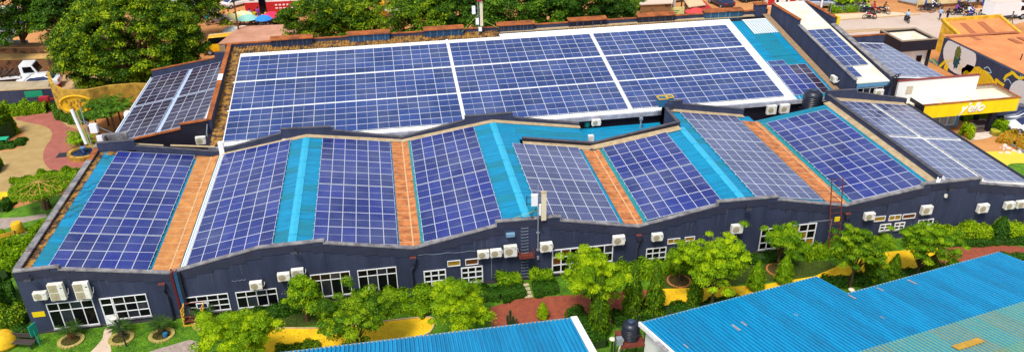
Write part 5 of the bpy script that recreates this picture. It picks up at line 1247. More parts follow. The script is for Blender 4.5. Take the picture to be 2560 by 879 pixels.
# yellow minibus
def mkcar(body, label, cat='car', group=None, scale=(1, 1, 1), style='car'):
    """car in local axes: nose to +x"""
    t = thing('parked_car', label, cat, (0, 0, 0), group)
    L, W = (4.4, 1.76)
    if style == 'van':
        prof = [(-2.3, .35), (2.1, .35), (2.3, .6), (2.25, 1.05), (1.75, 1.25), (1.25, 1.95), (-2.25, 2.0), (-2.35, 1.2)]
        gl = [(1.62, 1.25), (1.22, 1.85), (-2.1, 1.88), (-2.15, 1.25)]
    else:
        prof = [(-2.15, .38), (2.05, .36), (2.2, .55), (2.12, .82), (1.2, .98), (.45, 1.42), (-.95, 1.46), (-1.75, 1.05), (-2.15, .98), (-2.22, .6)]
        gl = [(1.08, .99), (.42, 1.37), (-.92, 1.41), (-1.62, 1.04)]
    b = MB(); W2 = W/2; n = len(prof)
    vs = []
    for s_ in (-1, 1):
        for x, z in prof: vs.append((x, s_*(W2-(max(0, z-.95)*.28)), z))
    fs = [tuple(range(n)), tuple(range(2*n-1, n-1, -1))]+[(i, (i+1) % n, (i+1) % n+n, i+n) for i in range(n)]
    b.add(vs, fs); o = b.build('body', body, t, local=True)
    bv = o.modifiers.new('b', 'BEVEL'); bv.width = .07; bv.segments = 3; dgx = bpy.context.evaluated_depsgraph_get(); me = bpy.data.meshes.new_from_object(o.evaluated_get(dgx)); o.modifiers.clear(); o.data = me
    me.polygons.foreach_set('use_smooth', [True]*len(me.polygons)); me.set_sharp_from_angle(angle=R(40))
    # glass: sides, windscreen, rear window
    b = MB(); m = len(gl)
    for s_ in (-1, 1):
        f = [(x, s_*(W2-(max(0, z-.95)*.28)+.006), z) for x, z in gl]; b.add(f, [tuple(range(m))])
    x0, z0 = gl[0]; x1, z1 = gl[1]
    if style == 'van': b.add([(1.79, -W2*.86, 1.28), (1.79, W2*.86, 1.28), (1.32, W2*.76, 1.90), (1.32, -W2*.76, 1.90)], [(0, 1, 2, 3)]); b.add([(-2.37, -W2*.8, 1.3), (-2.37, W2*.8, 1.3), (-2.29, W2*.72, 1.85), (-2.29, -W2*.72, 1.85)], [(0, 1, 2, 3)])
    else: b.add([(1.20, -W2*.84, 1.01), (1.20, W2*.84, 1.01), (.54, W2*.74, 1.40), (.54, -W2*.74, 1.40)], [(0, 1, 2, 3)]); b.add([(-1.74, -W2*.8, 1.09), (-1.74, W2*.8, 1.09), (-1.05, W2*.74, 1.43), (-1.05, -W2*.74, 1.43)], [(0, 1, 2, 3)])
    b.build('window_glass', GLASSB if style != 'van' else GLASS, t, local=True, fixn=False)
    for x in (-1.38, 1.35):
        for s_ in (-1, 1):
            b = MB(); pts = [(x, s_*(W2-.2), .33), (x, s_*(W2+.01), .33)]; b.tube(pts, .33, 16); w = b.build('wheel', TYRE, t, local=True)
            b = MB(); b.tube([(x, s_*(W2+.005), .33), (x, s_*(W2+.02), .33)], .19, 12); b.build('rim', GREYM, w, local=True)
    for s_ in (-1, 1):
        b = MB(); b.box(2.0, s_*.6-.2, .62, 2.24, s_*.6+.2, .78); b.build('headlight', WHITEM, t, local=True)
        b = MB(); b.box(-2.25, s_*.66-.14, .72, -2.1, s_*.66+.14, .90); b.build('tail_light', mat('tail_red', (.4, .01, .01), .4), t, local=True)
    build_kids(t)
    return t
TYRE = mat('tyre_rubber', (.012, .012, .012), .85)
CARW = mat('white_car_paint', (.80, .80, .80), .25, coat=.5); CARS = mat('silver_car_paint', (.52, .55, .60), .25, metal=.5, coat=.5); CARD = mat('dark_blue_car_paint', (.012, .02, .06), .22, coat=.6)
CARY = mat('taxi_yellow_paint', (.80, .42, .01), .3, coat=.3)
cars = []
def car(px, rz, label, paintm, style='car', scale=1.0, grp='parked cars'):
    q = PZ(*px); key = style
    c = mkcar(paintm, label, 'car' if style == 'car' else 'minibus', grp, style=style); c.location = q; c.rotation_euler = (0, 0, R(rz)); c.scale = (scale,)*3
    if style == 'van': c.name = 'minibus'
    return c
car((100, 218), 184, 'white car parked on the left street behind the small truck', CARW, scale=1.15)
car((560, 130), 185, 'yellow minibus parked left of the hall behind the black annex wall', CARY, 'van', 1.25)
car((1801, 14), 100, 'dark blue car with white tail seen from behind, top centre-right', CARD, scale=1.15)
car((2044, 18), -12, 'silver-white car nearest the tall block behind the raised parapet', CARS, scale=1.2)
car((2093, 16), 20, 'silver hatchback parked left of the roadside bushes', CARS, scale=1.1)
car((2130, 14), 15, 'white car half hidden behind the roadside bushes', CARW, scale=1.1)
car((2526, 298), 165, 'dark blue car parked under the far end of the yellow canopy', CARD, scale=1.1)
car((2562, 306), 160, 'silver car at the right edge behind the dark blue one', CARS, scale=1.1)
car((2570, 328), 165, 'white car at the right edge nearest the flower bed', CARW, scale=1.0)
car((590, 16), 40, 'small white car among the market stalls, top left', CARW, scale=1.0)
car((2010, 5), 10, 'white car at the top edge above the tall block', CARW)
# trucks
def truck(px, rz, label, box, cab=CARW, scale=1.0):
    q = PZ(*px); t = thing('truck', label, 'truck', q); t.rotation_euler = (0, 0, R(rz)); t.scale = (scale,)*3
    b = MB(); b.prism([(1.3, -.9, .6), (2.95, -.9, .6), (3.0, -.9, 1.25), (2.55, -.9, 2.15), (1.3, -.9, 2.2)], (0, 1.8, 0)); o = b.build('cab', cab, t, local=True)
    b = MB(); b.prism([(3.02, -.78, 1.32), (2.62, -.78, 2.08), (2.60, -.78, 2.08), (2.99, -.78, 1.32)], (0, 1.56, 0))
    for s_ in (-.915, .905): b.prism([(1.6, s_, 1.35), (2.7, s_, 1.35), (2.45, s_, 2.0), (1.6, s_, 2.0)], (0, .01, 0))
    b.build('window_glass', GLASS, o, local=True)
    if box:
        b = MB(); b.box(-3.0, -1.0, .85, 1.2, 1.0, 2.75); b.build('cargo_box', CARW, t, local=True)
        b = MB(); b.box(-3.0, -.98, 2.753, 1.2, .98, 2.80); b.build('box_roof', mat('beige_box_roof', (.62, .50, .42), .8), t, local=True)
    else:
        b = MB(); b.box(-3.2, -1.0, .85, 1.2, 1.0, 1.05); b.build('flatbed', CARW, t, local=True)
        b = MB()
        for k in range(16): xx = -3.0+k*.26; b.tube([(xx, -.8, 1.15+.1*(k % 3)), (xx+.2, .8, 1.25+.15*(k % 2))], .14, 6)
        for k in range(6): b.bar((-3.0+k*.8, -.95, 1.05), (-3.0+k*.8, -.95, 1.8), .06); b.bar((-3.0+k*.8, .95, 1.05), (-3.0+k*.8, .95, 1.8), .06)
        b.build('load', mat('dark_scrap', (.10, .05, .03), .9, noise=.5), t, local=True)
    b = MB(); b.box(-3.0, -.45, .5, 2.9, .45, .8); b.build('chassis', DGREYM, t, local=True)
    for x in (-2.1, 2.2):
        for s_ in (-1, 1):
            b = MB(); b.tube([(x, s_*.65, .42), (x, s_*.93, .42)], .42, 16); w = b.build('wheel', TYRE, t, local=True); b = MB(); b.tube([(x, s_*.925, .42), (x, s_*.945, .42)], .22, 12); b.build('rim', GREYM, w, local=True)
truck((34, 209), 4, 'white flatbed truck with dark scrap load on the left street', False, scale=1.15)
truck((2508, 48), 4, 'white box van truck driving on the road, top right', True, scale=1.05)

# ================================================================== PEOPLE AND MOTORCYCLES
def skin_mesh(name, joints, edges, root, slots, pick):
    me = bpy.data.meshes.new(name); me.from_pydata([j[:3] for j in joints], edges, []); o = bpy.data.objects.new(name, me); COL.objects.link(o)
    sk = o.modifiers.new('s', 'SKIN'); sk.use_smooth_shade = True
    for i, j in enumerate(joints):
        v = me.skin_vertices[0].data[i]; v.radius = (j[3], j[3]*(.75 if 'torso' in j[4:] else 1)); v.use_root = (i == root)
    ss = o.modifiers.new('u', 'SUBSURF'); ss.levels = 1; ss.render_levels = 1
    dgx = bpy.context.evaluated_depsgraph_get(); m2 = bpy.data.meshes.new_from_object(o.evaluated_get(dgx)); bpy.data.objects.remove(o)
    for m in slots: m2.materials.append(m)
    for p in m2.polygons: p.material_index = pick(p.center)
    return m2
SKIN = mat('skin_brown', (.10, .045, .025), .6); HAIR = mat('black_hair', (.008, .006, .005), .8)
SHIRT = mat('shirt_default', (.5, .5, .5), .85); TROU = mat('trousers_default', (.02, .025, .05), .85)
def pose_joints(pose):
    if pose == 'stand': lf, rf, lk, rk = (.10, 0, .05), (-.10, 0, .05), (.10, 0, .48), (-.10, 0, .48); lh, rh = (.28, -.05, .80), (-.28, -.05, .80); lean = 0
    elif pose == 'walk': lf, rf, lk, rk = (.09, -.32, .06), (-.09, .34, .10), (.09, -.12, .50), (-.09, .06, .47); lh, rh = (.26, .22, .86), (-.26, -.24, .88); lean = -.04
    hip = (0, 0, .92); le, re = ((lh[0]*.98, lh[1]*.35, 1.12), (rh[0]*.98, rh[1]*.35, 1.12))
    J = [(0, 0, .95, .15), (0, lean*.5, 1.15, .14), (0, lean, 1.38, .16), (0, lean, 1.50, .06), (0, lean-.02, 1.62, .105), (0, lean-.02, 1.70, .085),
         (.19, lean, 1.40, .065), (le[0], le[1], le[2], .048), (lh[0], lh[1], lh[2], .038), (-.19, lean, 1.40, .065), (re[0], re[1], re[2], .048), (rh[0], rh[1], rh[2], .038),
         (.09, 0, .86, .095), (lk[0], lk[1], lk[2], .062), (lf[0], lf[1], lf[2]+.03, .045), (lf[0], lf[1]-.14, lf[2], .04),
         (-.09, 0, .86, .095), (rk[0], rk[1], rk[2], .062), (rf[0], rf[1], rf[2]+.03, .045), (rf[0], rf[1]-.14, rf[2], .04)]
    E_ = [(0, 1), (1, 2), (2, 3), (3, 4), (4, 5), (2, 6), (6, 7), (7, 8), (2, 9), (9, 10), (10, 11), (0, 12), (12, 13), (13, 14), (14, 15), (0, 16), (16, 17), (17, 18), (18, 19)]
    return J, E_
def pick_stand(c):
    if c.z > 1.5: return 0
    if abs(c.x) > .2 and c.z < 1.1: return 0
    return 1 if c.z > .93 else 2
def hair_mesh(c, r, nm='hair'):
    b = MB(); b.lathe(c, [(r*1.02, -r*.1), (r*1.05, r*.3), (r*.85, r*.75), (r*.4, r*1.02), (.01, r*1.08)], 10)
    return b
PROT = {}
for pose in ('stand', 'walk'):
    J, E_ = pose_joints(pose); me = skin_mesh('person', J, E_, 0, [SKIN, SHIRT, TROU], pick_stand); PROT[pose] = me
hb = hair_mesh((0, -.02, 1.66), .115); ho = hb.build('hair', HAIR); HAIRM = ho.data; bpy.data.objects.remove(ho)
# rider: seated, arms forward, nose of the bike towards -y
J = [(0, .12, .86, .15), (0, .08, 1.04, .14), (0, -.02, 1.26, .155), (0, -.05, 1.38, .06), (0, -.09, 1.50, .10), (0, -.10, 1.57, .085),
     (.19, -.02, 1.26, .062), (.30, -.22, 1.08, .046), (.27, -.48, 1.03, .036), (-.19, -.02, 1.26, .062), (-.30, -.22, 1.08, .046), (-.27, -.48, 1.03, .036),
     (.12, .02, .80, .095), (.24, -.32, .72, .062), (.20, -.12, .34, .045), (.20, -.26, .30, .04), (-.12, .02, .80, .095), (-.24, -.32, .72, .062), (-.20, -.12, .34, .045), (-.20, -.26, .30, .04)]
RIDER = skin_mesh('rider', J, E_, 0, [SKIN, SHIRT, TROU], lambda c: 0 if (c.z > 1.40 or (c.y < -.36 and c.z > .95)) else (1 if c.z > .90 else 2))
hb = hair_mesh((0, -.10, 1.52), .115); ho = hb.build('hair', HAIR); HAIRR = ho.data; bpy.data.objects.remove(ho)
CLO = {}
def cloth(nm, c):
    if nm not in CLO: CLO[nm] = mat('cloth_'+nm, c, .9, noise=.1)
    return CLO[nm]
CC = {'white': (.75, .75, .75), 'lightblue': (.35, .50, .70), 'black': (.012, .012, .015), 'yellow': (.75, .62, .02), 'red': (.45, .02, .03), 'green': (.25, .55, .05), 'blue': (.03, .10, .45), 'orange': (.7, .25, .03), 'purple': (.25, .06, .35), 'teal': (.02, .30, .30), 'pink': (.70, .30, .35), 'navy': (.015, .02, .07), 'grey': (.2, .2, .22), 'brown': (.16, .08, .04)}
def person(loc, rz, label, shirt, trou, pose='stand', scale=1.0, group=None):
    me = RIDER if pose == 'ride' else PROT[pose]
    o = bpy.data.objects.new('person', me); COL.objects.link(o); o.location = loc; o.rotation_euler = (0, 0, R(rz)); o.scale = (scale,)*3
    for i, m in ((1, cloth(shirt, CC[shirt])), (2, cloth(trou, CC[trou]))): o.material_slots[i].link = 'OBJECT'; o.material_slots[i].material = m
    tag(o, label, 'person', group)
    h = bpy.data.objects.new('hair', HAIRR if pose == 'ride' else HAIRM); COL.objects.link(h); h.parent = o
    return o
def moto_proto():
    t = thing('motorcycle', 'motorcycle', 'motorcycle', (0, 0, 0), 'motorcycles by the road')
    for y, nm in ((-.64, 'wheel'), (.64, 'wheel')):
        b = MB(); n = 18; ring = [(0, y+.27*math.cos(2*math.pi*i/n), .30+.27*math.sin(2*math.pi*i/n)) for i in range(n+1)]; b.tube(ring, .045, 6, cap=False)
        w = b.build(nm, TYRE, t, local=True); b = MB()
        for k in range(4): a = k*math.pi/4; b.bar((0, y+.25*math.cos(a), .30+.25*math.sin(a)), (0, y-.25*math.cos(a), .30-.25*math.sin(a)), .015)
        b.build('spokes', GREYM, w, local=True)
    b = MB(); b.tube([(0, -.64, .30), (0, -.48, .70), (0, -.40, .92)], .035, 6); b.tube([(0, .64, .30), (0, .15, .42), (0, -.3, .45), (0, -.45, .72)], .035, 6); b.tube([(0, .55, .7), (0, .1, .68), (0, -.4, .78)], .03, 6); b.box(-.13, -.28, .24, .13, .14, .52); b.tube([(.12, 0, .28), (.14, .5, .26), (.14, .8, .34)], .04, 6); b.build('frame', DGREYM, t, local=True)
    b = MB(); b.prism([(-.13, -.36, .66), (-.13, .02, .66), (-.13, .02, .84), (-.13, -.28, .90)], (.26, 0, 0)); b.prism([(-.08, .35, .52), (-.08, .72, .62), (-.08, .75, .70), (-.08, .3, .68)], (.16, 0, 0)); b.build('fuel_tank', SHIRT, t, local=True)['tint'] = 'shirt_default'
    b = MB(); b.box(-.13, .02, .72, .13, .72, .82); b.build('saddle', BLACK, t, local=True)
    b = MB(); b.tube([(-.36, -.36, 1.0), (-.12, -.42, .95), (.12, -.42, .95), (.36, -.36, 1.0)], .018, 6); b.build('handlebar', GREYM, t, local=True)
    b = MB(); b.lathe((0, -.52, .78), [(.03, 0), (.09, .04), (.09, .12), (.03, .16)], 8); b.build('headlight', WHITEM, t, local=True)
    build_kids(t); return t
MP = moto_proto(); used = [False]
def moto(px, rz, label, tankc, rider=None, rider2=None, scale=1.12):
    q = PZ(*px); m = {'shirt_default': cloth(tankc, CC[tankc])}
    if not used[0]:
        used[0] = True; t = MP; t.location = q; t.rotation_euler = (0, 0, R(rz)); t.scale = (scale,)*3; t['label'] = label
        for c in t.children:
            for sl in c.material_slots:
                mm = m.get(sl.material.name) if sl.material else None
                if mm: sl.link = 'OBJECT'; sl.material = mm
    else: t = dup(MP, q, R(rz), label, None, scale, m)
    if rider:
        person(q, rz, rider[0], rider[1], rider[2], 'ride', scale, 'people on motorcycles')
    if rider2:
        off = Matrix.Rotation(R(rz), 3, 'Z') @ Vector((0, .34*scale, .04)); person(q+off, rz, rider2[0], rider2[1], rider2[2], 'ride', scale, 'people on motorcycles')
moto((2266, 55), 165, 'motorcycle alone in mid-road, seen from behind', 'black', ('rider in a pale blue shirt riding alone in mid-road', 'lightblue', 'navy'))
moto((2327, 24), 70, 'motorcycle parked by the dirt verge under the cream wall', 'navy', ('person in white and navy sitting on a parked motorcycle on the verge', 'white', 'navy'))
moto((2394, 38), 80, 'motorcycle carrying two people left of the pair on the road', 'navy', ('front rider in black on the left motorcycle of the pair', 'black', 'black'), ('pillion rider in purple on the left motorcycle of the pair', 'purple', 'navy'))
moto((2412, 28), 80, 'motorcycle on the far side of the pair near the kerb', 'black', ('rider in yellow cap and brown jacket near the far kerb', 'brown', 'black'))
moto((2424, 43), 85, 'motorcycle with white-shirted pillion in the pair on the road', 'red', ('rider in blue on the right motorcycle of the pair', 'blue', 'navy'), ('pillion rider in white on the right motorcycle of the pair', 'white', 'blue'))
moto((2460, 39), 90, 'motorcycle of the yellow-shirted rider', 'red', ('rider in a yellow shirt on the road left of the van truck', 'yellow', 'black'))
moto((2478, 34), 95, 'motorcycle just left of the white van truck', 'navy', ('rider in teal with a red helmet behind the van truck', 'teal', 'black'))
moto((2552, 28), 85, 'motorcycle beyond the nose of the van truck at the right edge', 'black', ('rider in black beyond the nose of the van truck', 'black', 'black'))
moto((2160, 30), 250, 'motorcycle leftmost of the parked cluster beside the fence', 'grey')
moto((2168, 33), 230, 'motorcycle with a rider in green vest in the parked cluster', 'black', ('rider in a bright green vest in the parked cluster', 'green', 'navy'))
moto((2183, 33), 240, 'motorcycle with a red-clad rider in the parked cluster', 'red', ('rider in red clothes in the parked cluster', 'red', 'red'))
moto((2208, 34), 30, 'motorcycle at the right end of the parked cluster', 'white', ('rider in brown at the right end of the parked cluster', 'brown', 'black'))
moto((2173, 48), 255, 'motorcycle parked alone on the kerb edge', 'red')
person(PZ(2348, 50), -60, 'walking person in a light blue shirt crossing the road', 'lightblue', 'navy', 'walk', 1.05)
person(PZ(2366, 52), -60, 'walking person all in black crossing the road', 'black', 'black', 'walk', 1.05)
person(PZ(2525, 60), 20, 'person in dark clothes walking on the near verge below the van truck', 'grey', 'brown', 'walk', 1.05)
person(PZ(2492, 8), 20, 'person in purple standing on the far verge above the van truck', 'purple', 'black', 'stand', 1.05)
person(PZ(2508, 6), 20, 'person in red standing on the far verge above the van truck', 'red', 'navy', 'stand', 1.05)
person(PZ(2532, 9), 20, 'person in white standing on the far verge above the van truck', 'white', 'white', 'stand', 1.05)
person(PZ(2546, 5), 20, 'person in navy standing at the far right verge', 'navy', 'black', 'stand', 1.05)

# market umbrellas
def umbrella(px, col, label, r=1.5, z=2.3):
    q = PZ(px[0], px[1], z); t = thing('market_umbrella', label, 'umbrella', (q.x, q.y, 0), 'umbrellas over the market stalls')
    b = MB(); b.lathe((0, 0, z-.35), [(r, 0), (r*.98, .06), (r*.6, .38), (.05, .62)], 10); part(b, 'canopy', cloth('canvas_'+label.split()[0], col), t)
    b = MB(); b.tube([(0, 0, 0), (0, 0, z+.1)], .03, 6); part(b, 'pole', GREYM, t)
umbrella((605, 32), (.85, .80, .40), 'cream-yellow big market umbrella, tallest on the left')
umbrella((584, 39), (.80, .74, .30), 'mustard market umbrella left of the cream-yellow one', 1.3)
umbrella((617, 41), (.30, .62, .52), 'seafoam market umbrella below the cream-yellow one')
umbrella((658, 42), (.03, .25, .75), 'blue market umbrella in front of the shop door', 1.3)
umbrella((678, 34), (.80, .03, .10), 'crimson market umbrella left of the two red ones', 1.5)
umbrella((699, 33), (.70, .01, .05), 'scarlet market umbrella right of the two red ones', 1.4)
umbrella((560, 42), (.70, .42, .34), 'salmon market umbrella at the left end', 1.5)
umbrella((708, 38), (.80, .68, .40), 'beige small market umbrella right of the red ones', 1.1)
umbrella((578, 70), (.85, .82, .76), 'ivory umbrella left of the two behind the pink roof', 1.3)
umbrella((606, 69), (.85, .80, .70), 'offwhite umbrella right of the two behind the pink roof', 1.3)
umbrella((1740, 24), (.65, .06, .06), 'red-pink umbrella beside the yellow banner stall', 1.6)
umbrella((1577, 26), (.80, .30, .20), 'coral umbrella right of the dark trees', 1.4)
umbrella((978, 14), (.84, .84, .84), 'white umbrella between the two middle trees', 1.6)
rnd = random.Random(11); cols = list(CC)
pairs = [(a_, b_) for a_ in cols for b_ in ('navy', 'black', 'brown', 'blue', 'grey') if a_ != b_]; rnd.shuffle(pairs)
zones = [('between the mango tree and the market umbrellas', [(455, 10), (470, 22), (488, 14), (500, 30), (512, 22), (522, 40), (530, 54), (520, 64), (505, 8), (540, 30), (548, 20), (478, 36)]),
         ('under the salmon and mustard umbrellas', [(552, 58), (566, 60), (575, 56), (590, 61), (560, 50)]),
         ('in front of the seafoam umbrella', [(603, 57), (612, 62), (622, 59), (634, 63), (628, 52), (640, 55)]),
         ('by the blue umbrella at the shop door', [(646, 65), (655, 66), (663, 63), (648, 48), (668, 56)]),
         ('near the two red umbrellas', [(690, 63), (700, 60), (712, 57), (720, 53), (684, 70), (706, 68), (728, 64)]),
         ('in the gap between the middle trees', [(962, 24), (972, 28), (985, 26), (994, 30), (955, 32), (980, 36)]),
         ('around the red stall top right of centre', [(1730, 48), (1758, 42), (1716, 34), (1745, 40), (1722, 44)]),
         ('between the last dark tree and the concrete stall', [(1585, 26), (1600, 34), (1592, 18), (1612, 28), (1575, 36)]),
         ('at the dirt yard edge, top right of centre', [(1830, 12), (1868, 8), (1905, 14)]),
         ('on the pavement by the cream compound wall', [(2310, 26), (2336, 20), (2395, 18), (2440, 20), (2456, 16), (2556, 14)])]
k = 0
for where, pts in zones:
    for (x, y) in pts:
        c, c2 = pairs[k]; k += 1
        person(PZ(x, y), rnd.uniform(0, 360), f'person in {c} top and {c2} trousers '+where, c, c2, 'stand' if k % 3 else 'walk', 1.08, 'people in the market')
car((470, 6), 15, 'red car at the top edge beyond the mango tree', mat('red_car_paint', (.45, .02, .02), .25, coat=.5)); car((446, 34), 200, 'white minibus beyond the right side of the mango tree', CARW, 'van', 1.1)
car((20, 88), 170, 'silver car under the dark trees at the left edge', CARS); car((48, 60), 175, 'blue car under the dark trees, top left', mat('blue_car_paint', (.02, .08, .35), .25, coat=.5)); car((15, 40), 178, 'white car highest under the dark trees, top left', CARW)
car((1620, 20), 195, 'white car between the last street tree and the concrete stall', CARW); car((1688, 4), 190, 'silver car at the top edge above the concrete stall', CARS)
car((1876, 2), 190, 'dark car at the top edge over the open dirt yard', CARD)
for x, y, rz, c, lab in ((500, 44, 70, 'navy', 'navy motorcycle between the mango tree and the umbrellas'), (515, 52, 80, 'black', 'black motorcycle left of the salmon umbrella'), (533, 62, 110, 'red', 'red motorcycle below the salmon umbrella'), (492, 56, 60, 'teal', 'teal motorcycle close to the mango crown edge'),
                         (716, 66, 250, 'blue', 'blue motorcycle right of the red umbrellas'), (730, 70, 240, 'grey', 'grey motorcycle beside the first street tree'), (962, 34, 90, 'blue', 'blue motorcycle in the gap between the middle trees'), (990, 38, 75, 'white', 'white motorcycle in the gap between the middle trees'),
                         (2318, 30, 60, 'black', 'black motorcycle among the rubble on the verge'), (2340, 24, 80, 'grey', 'grey motorcycle against the foot of the cream wall'), (2404, 20, 95, 'brown', 'brown motorcycle on the pavement by the cream wall')):
    moto((x, y), rz, lab, c)
for i, (x, y, c) in enumerate(((662, 64, 'white'), (672, 62, 'black'), (684, 62, 'navy'), (640, 66, 'blue'), (694, 63, 'white'))):
    moto((x, y), [60, 100, 240, 80, 45][i], ['white', 'black', 'navy', 'blue', 'second white'][i]+' motorcycle parked at the market below the umbrellas', c)
# market tables with goods
for i, (x, y, c) in enumerate(((560, 62, 'teal'), (585, 62, 'white'), (610, 62, 'teal'), (715, 60, 'red'), (540, 40, 'green'), (728, 60, 'blue'))):
    q = PZ(x, y); t = thing('market_table', f'{["leftmost","cloth-covered","middle","tomato-red","dark green","rightmost blue"][i]} stall table heaped with goods in the market', 'table', q, 'stall tables in the market')
    b = MB(); b.box(-1, -.5, .7, 1, .5, .78); part(b, 'tabletop', cloth(c, CC[c]), t)
    for sx in (-.9, .9):
        for sy in (-.4, .4): b = MB(); b.bar((sx, sy, 0), (sx, sy, .7), .06); part(b, 'leg', BARK, t)
    b = MB(); rr = random.Random(i)
    for k in range(16): cx, cy = rr.uniform(-.85, .85), rr.uniform(-.4, .4); b.box(cx-.1, cy-.08, .785, cx+.1, cy+.08, .80+rr.uniform(.08, .25))
    part(b, 'goods', cloth(cols[i*2], CC[cols[i*2]]), t)
# top right stalls
lowbuild('concrete_stall', 'pale concrete stall building with open front, right of the trees', [(1598, 14), (1682, 10), (1684, -10), (1600, -6)], 3.0, mat('pale_brown_wall', (.62, .48, .38), .9, noise=.1), SHOP, 'stall')
b = MB()
for px in (1636, 1648, 1682): q = PZ(px, 40); b.box(q.x-.2, q.y-.2, 0, q.x+.2, q.y+.2, 3.0)
tag(b.build('stall_columns', CREAM), 'row of pale columns in front of the concrete stall', 'columns')
lowbuild('yellow_stall', 'low yellow counter stall behind the sixth vent box', [(1602, 58), (1760, 50), (1755, 38), (1620, 44)], 1.2, YELLOWW, YELLOWW, 'stall')
lowbuild('canvas_stall', 'beige canvas-roofed stall above the yellow banner', [(1722, 20), (1765, 14), (1748, -2), (1708, 0)], 2.6, mat('beige_canvas', (.66, .48, .28), .9, noise=.2), SHOP, 'stall')
lowbuild('red_stall', 'dark red stall with pale edge beside the open dirt yard', [(1758, 34), (1786, 30), (1760, 4), (1744, 6)], 2.2, mat('stall_red', (.45, .015, .02), .8, noise=.2), MATS.get('stall_red') or RUSTM, 'stall')
for (x, y), (w, h), lab, mm in (((1677, 30), (4.2, 1.3), 'pale yellow banner hung between the stall columns', mat('banner_pale_yellow', (.85, .78, .30), .7, noise=.1)), ((1719, 48), (3.4, 1.4), 'yellow banner with two dark lines below the beige stall', YELLOWW)):
    q = PZ(x, y, 1.5); t = thing('banner', lab, 'banner', (q.x, q.y, 0)); b = MB(); b.box(-w/2, -.03, 1.5-h/2, w/2, .03, 1.5+h/2); part(b, 'sheet', mm, t)
    b = MB(); b.bar((-w/2, 0, 0), (-w/2, 0, 2.2), .07); b.bar((w/2, 0, 0), (w/2, 0, 2.2), .07); part(b, 'post', GREYM, t)
    b = MB(); b.box(-w*.3, -.04, 1.55, w*.3, -.031, 1.68); b.box(-w*.2, -.04, 1.3, w*.25, -.031, 1.42); part(b, 'faded_text_line', mat('faded_green_text', (.12, .25, .12), .8), t)
def pole(px, top_z, label, r=.12, arms=True, m=BARK):
    q = PZ(*px); t = thing('utility_pole', label, 'pole', q); b = MB(); b.tube([(0, 0, 0), (.05, 0, top_z)], r, 8, r2=r*.7); part(b, 'pole', m, t)
    if arms: b = MB(); b.bar((-.7, 0, top_z-.5), (.7, 0, top_z-.5), .09); b.box(-.2, -.15, top_z-2.2, .2, .15, top_z-1.5); part(b, 'crossarm', DGREYM, t)
pole((604, 118), 8.5, 'tall thin utility pole beside the pink market roof'); pole((1627, 44), 5, 'brown wooden pole in front of the concrete stall', arms=False); pole((1700, 52), 8, 'dark utility pole right of the pale yellow banner', m=DGREYM)
pole((2052, 24), 7, 'white light pole behind the raised parapet of the tall block', .16, False, WHITEM)
q = PZ(1948, 12); t = thing('fuel_pump', 'white and red service kiosk at the top edge above the tall block', 'pump', q); b = MB(); b.box(-2.2, -.6, 0, 2.2, .6, 2.2); part(b, 'cabinet', WHITEM, t); b = MB(); b.box(-2.3, -.65, .2, -1.2, -.605, 2.0); b.box(1.4, -.65, .2, 2.2, -.605, 2.0); part(b, 'red_panel', MATS['shop_red'], t); b = MB(); b.box(-.9, -.65, .3, -.5, -.605, 2.0); b.box(.7, -.65, .3, 1.0, -.605, 2.0); part(b, 'dark_slot', BLACK, t)
# far-right cream compound wall + grey shed roof
t = thing('compound_wall', 'long cream compound wall with red-stained foot at the top right', 'wall', PZ(2295, 18)); a0, a1 = PZ(2292, 20), PZ(2640, 4)
b = MB(); b.bar((a0.x, a0.y, 1.6), (a1.x, a1.y, 1.6), .3, 3.2); b.build('wall', mat('cream_compound_paint', (.80, .66, .36), .85, col2=(.70, .48, .20), noise=.1, nscale=.8), t)
b = MB(); b.bar((a0.x, a0.y-.17, .25), (a1.x, a1.y-.17, .25), .04, .5); b.build('stained_foot', SOIL, t)
q = PZ(2428, 14); b = MB(); b.bar((q.x-1.4, q.y-.1, 1.6), (q.x+1.4, q.y-.2, 1.6), .06, 2.0); b.build('painted_emblem', mat('pale_blue_mural', (.55, .65, .75), .8, noise=.4, nscale=2), t)
lowbuild('grey_shed', 'plain grey-roofed shed corner at the top edge left of the cream wall', [(2246, 2), (2294, 12), (2306, -10), (2246, -16)], .35, mat('mid_grey_roof', (.32, .33, .34), .7, noise=.1), LEDGE, 'shed')
b = MB(); rr = random.Random(5)
for k in range(60):
    q = PZ(rr.uniform(2295, 2400), rr.uniform(22, 32)); b.obox(q+Vector((0, 0, .05)), (rr.uniform(.1, .5), 0, 0), (0, rr.uniform(.1, .4), 0), (.05, 0, rr.uniform(.05, .18)))
tag(b.build('rubble', mat('rubble_mix', (.42, .22, .12), .95, noise=.5)), 'broken rubble along the dirt verge', 'rubble', kind='stuff')
# fence with hedge by the roadside
a0, a1 = PZ(2075, 34), PZ(2160, 30)
t = thing('roadside_fence', 'low wire fence in front of the roadside hedge', 'fence', a0); b = MB()
for k in range(7): p = a0+(a1-a0)*k/6; b.bar((p.x, p.y, 0), (p.x, p.y, 1.2), .07)
b.build('post', GREYM, t); b = MB()
for z in (.3, .6, .9, 1.15): b.bar((a0.x, a0.y, z), (a1.x, a1.y, z), .02)
b.build('wire', GREYM, t)
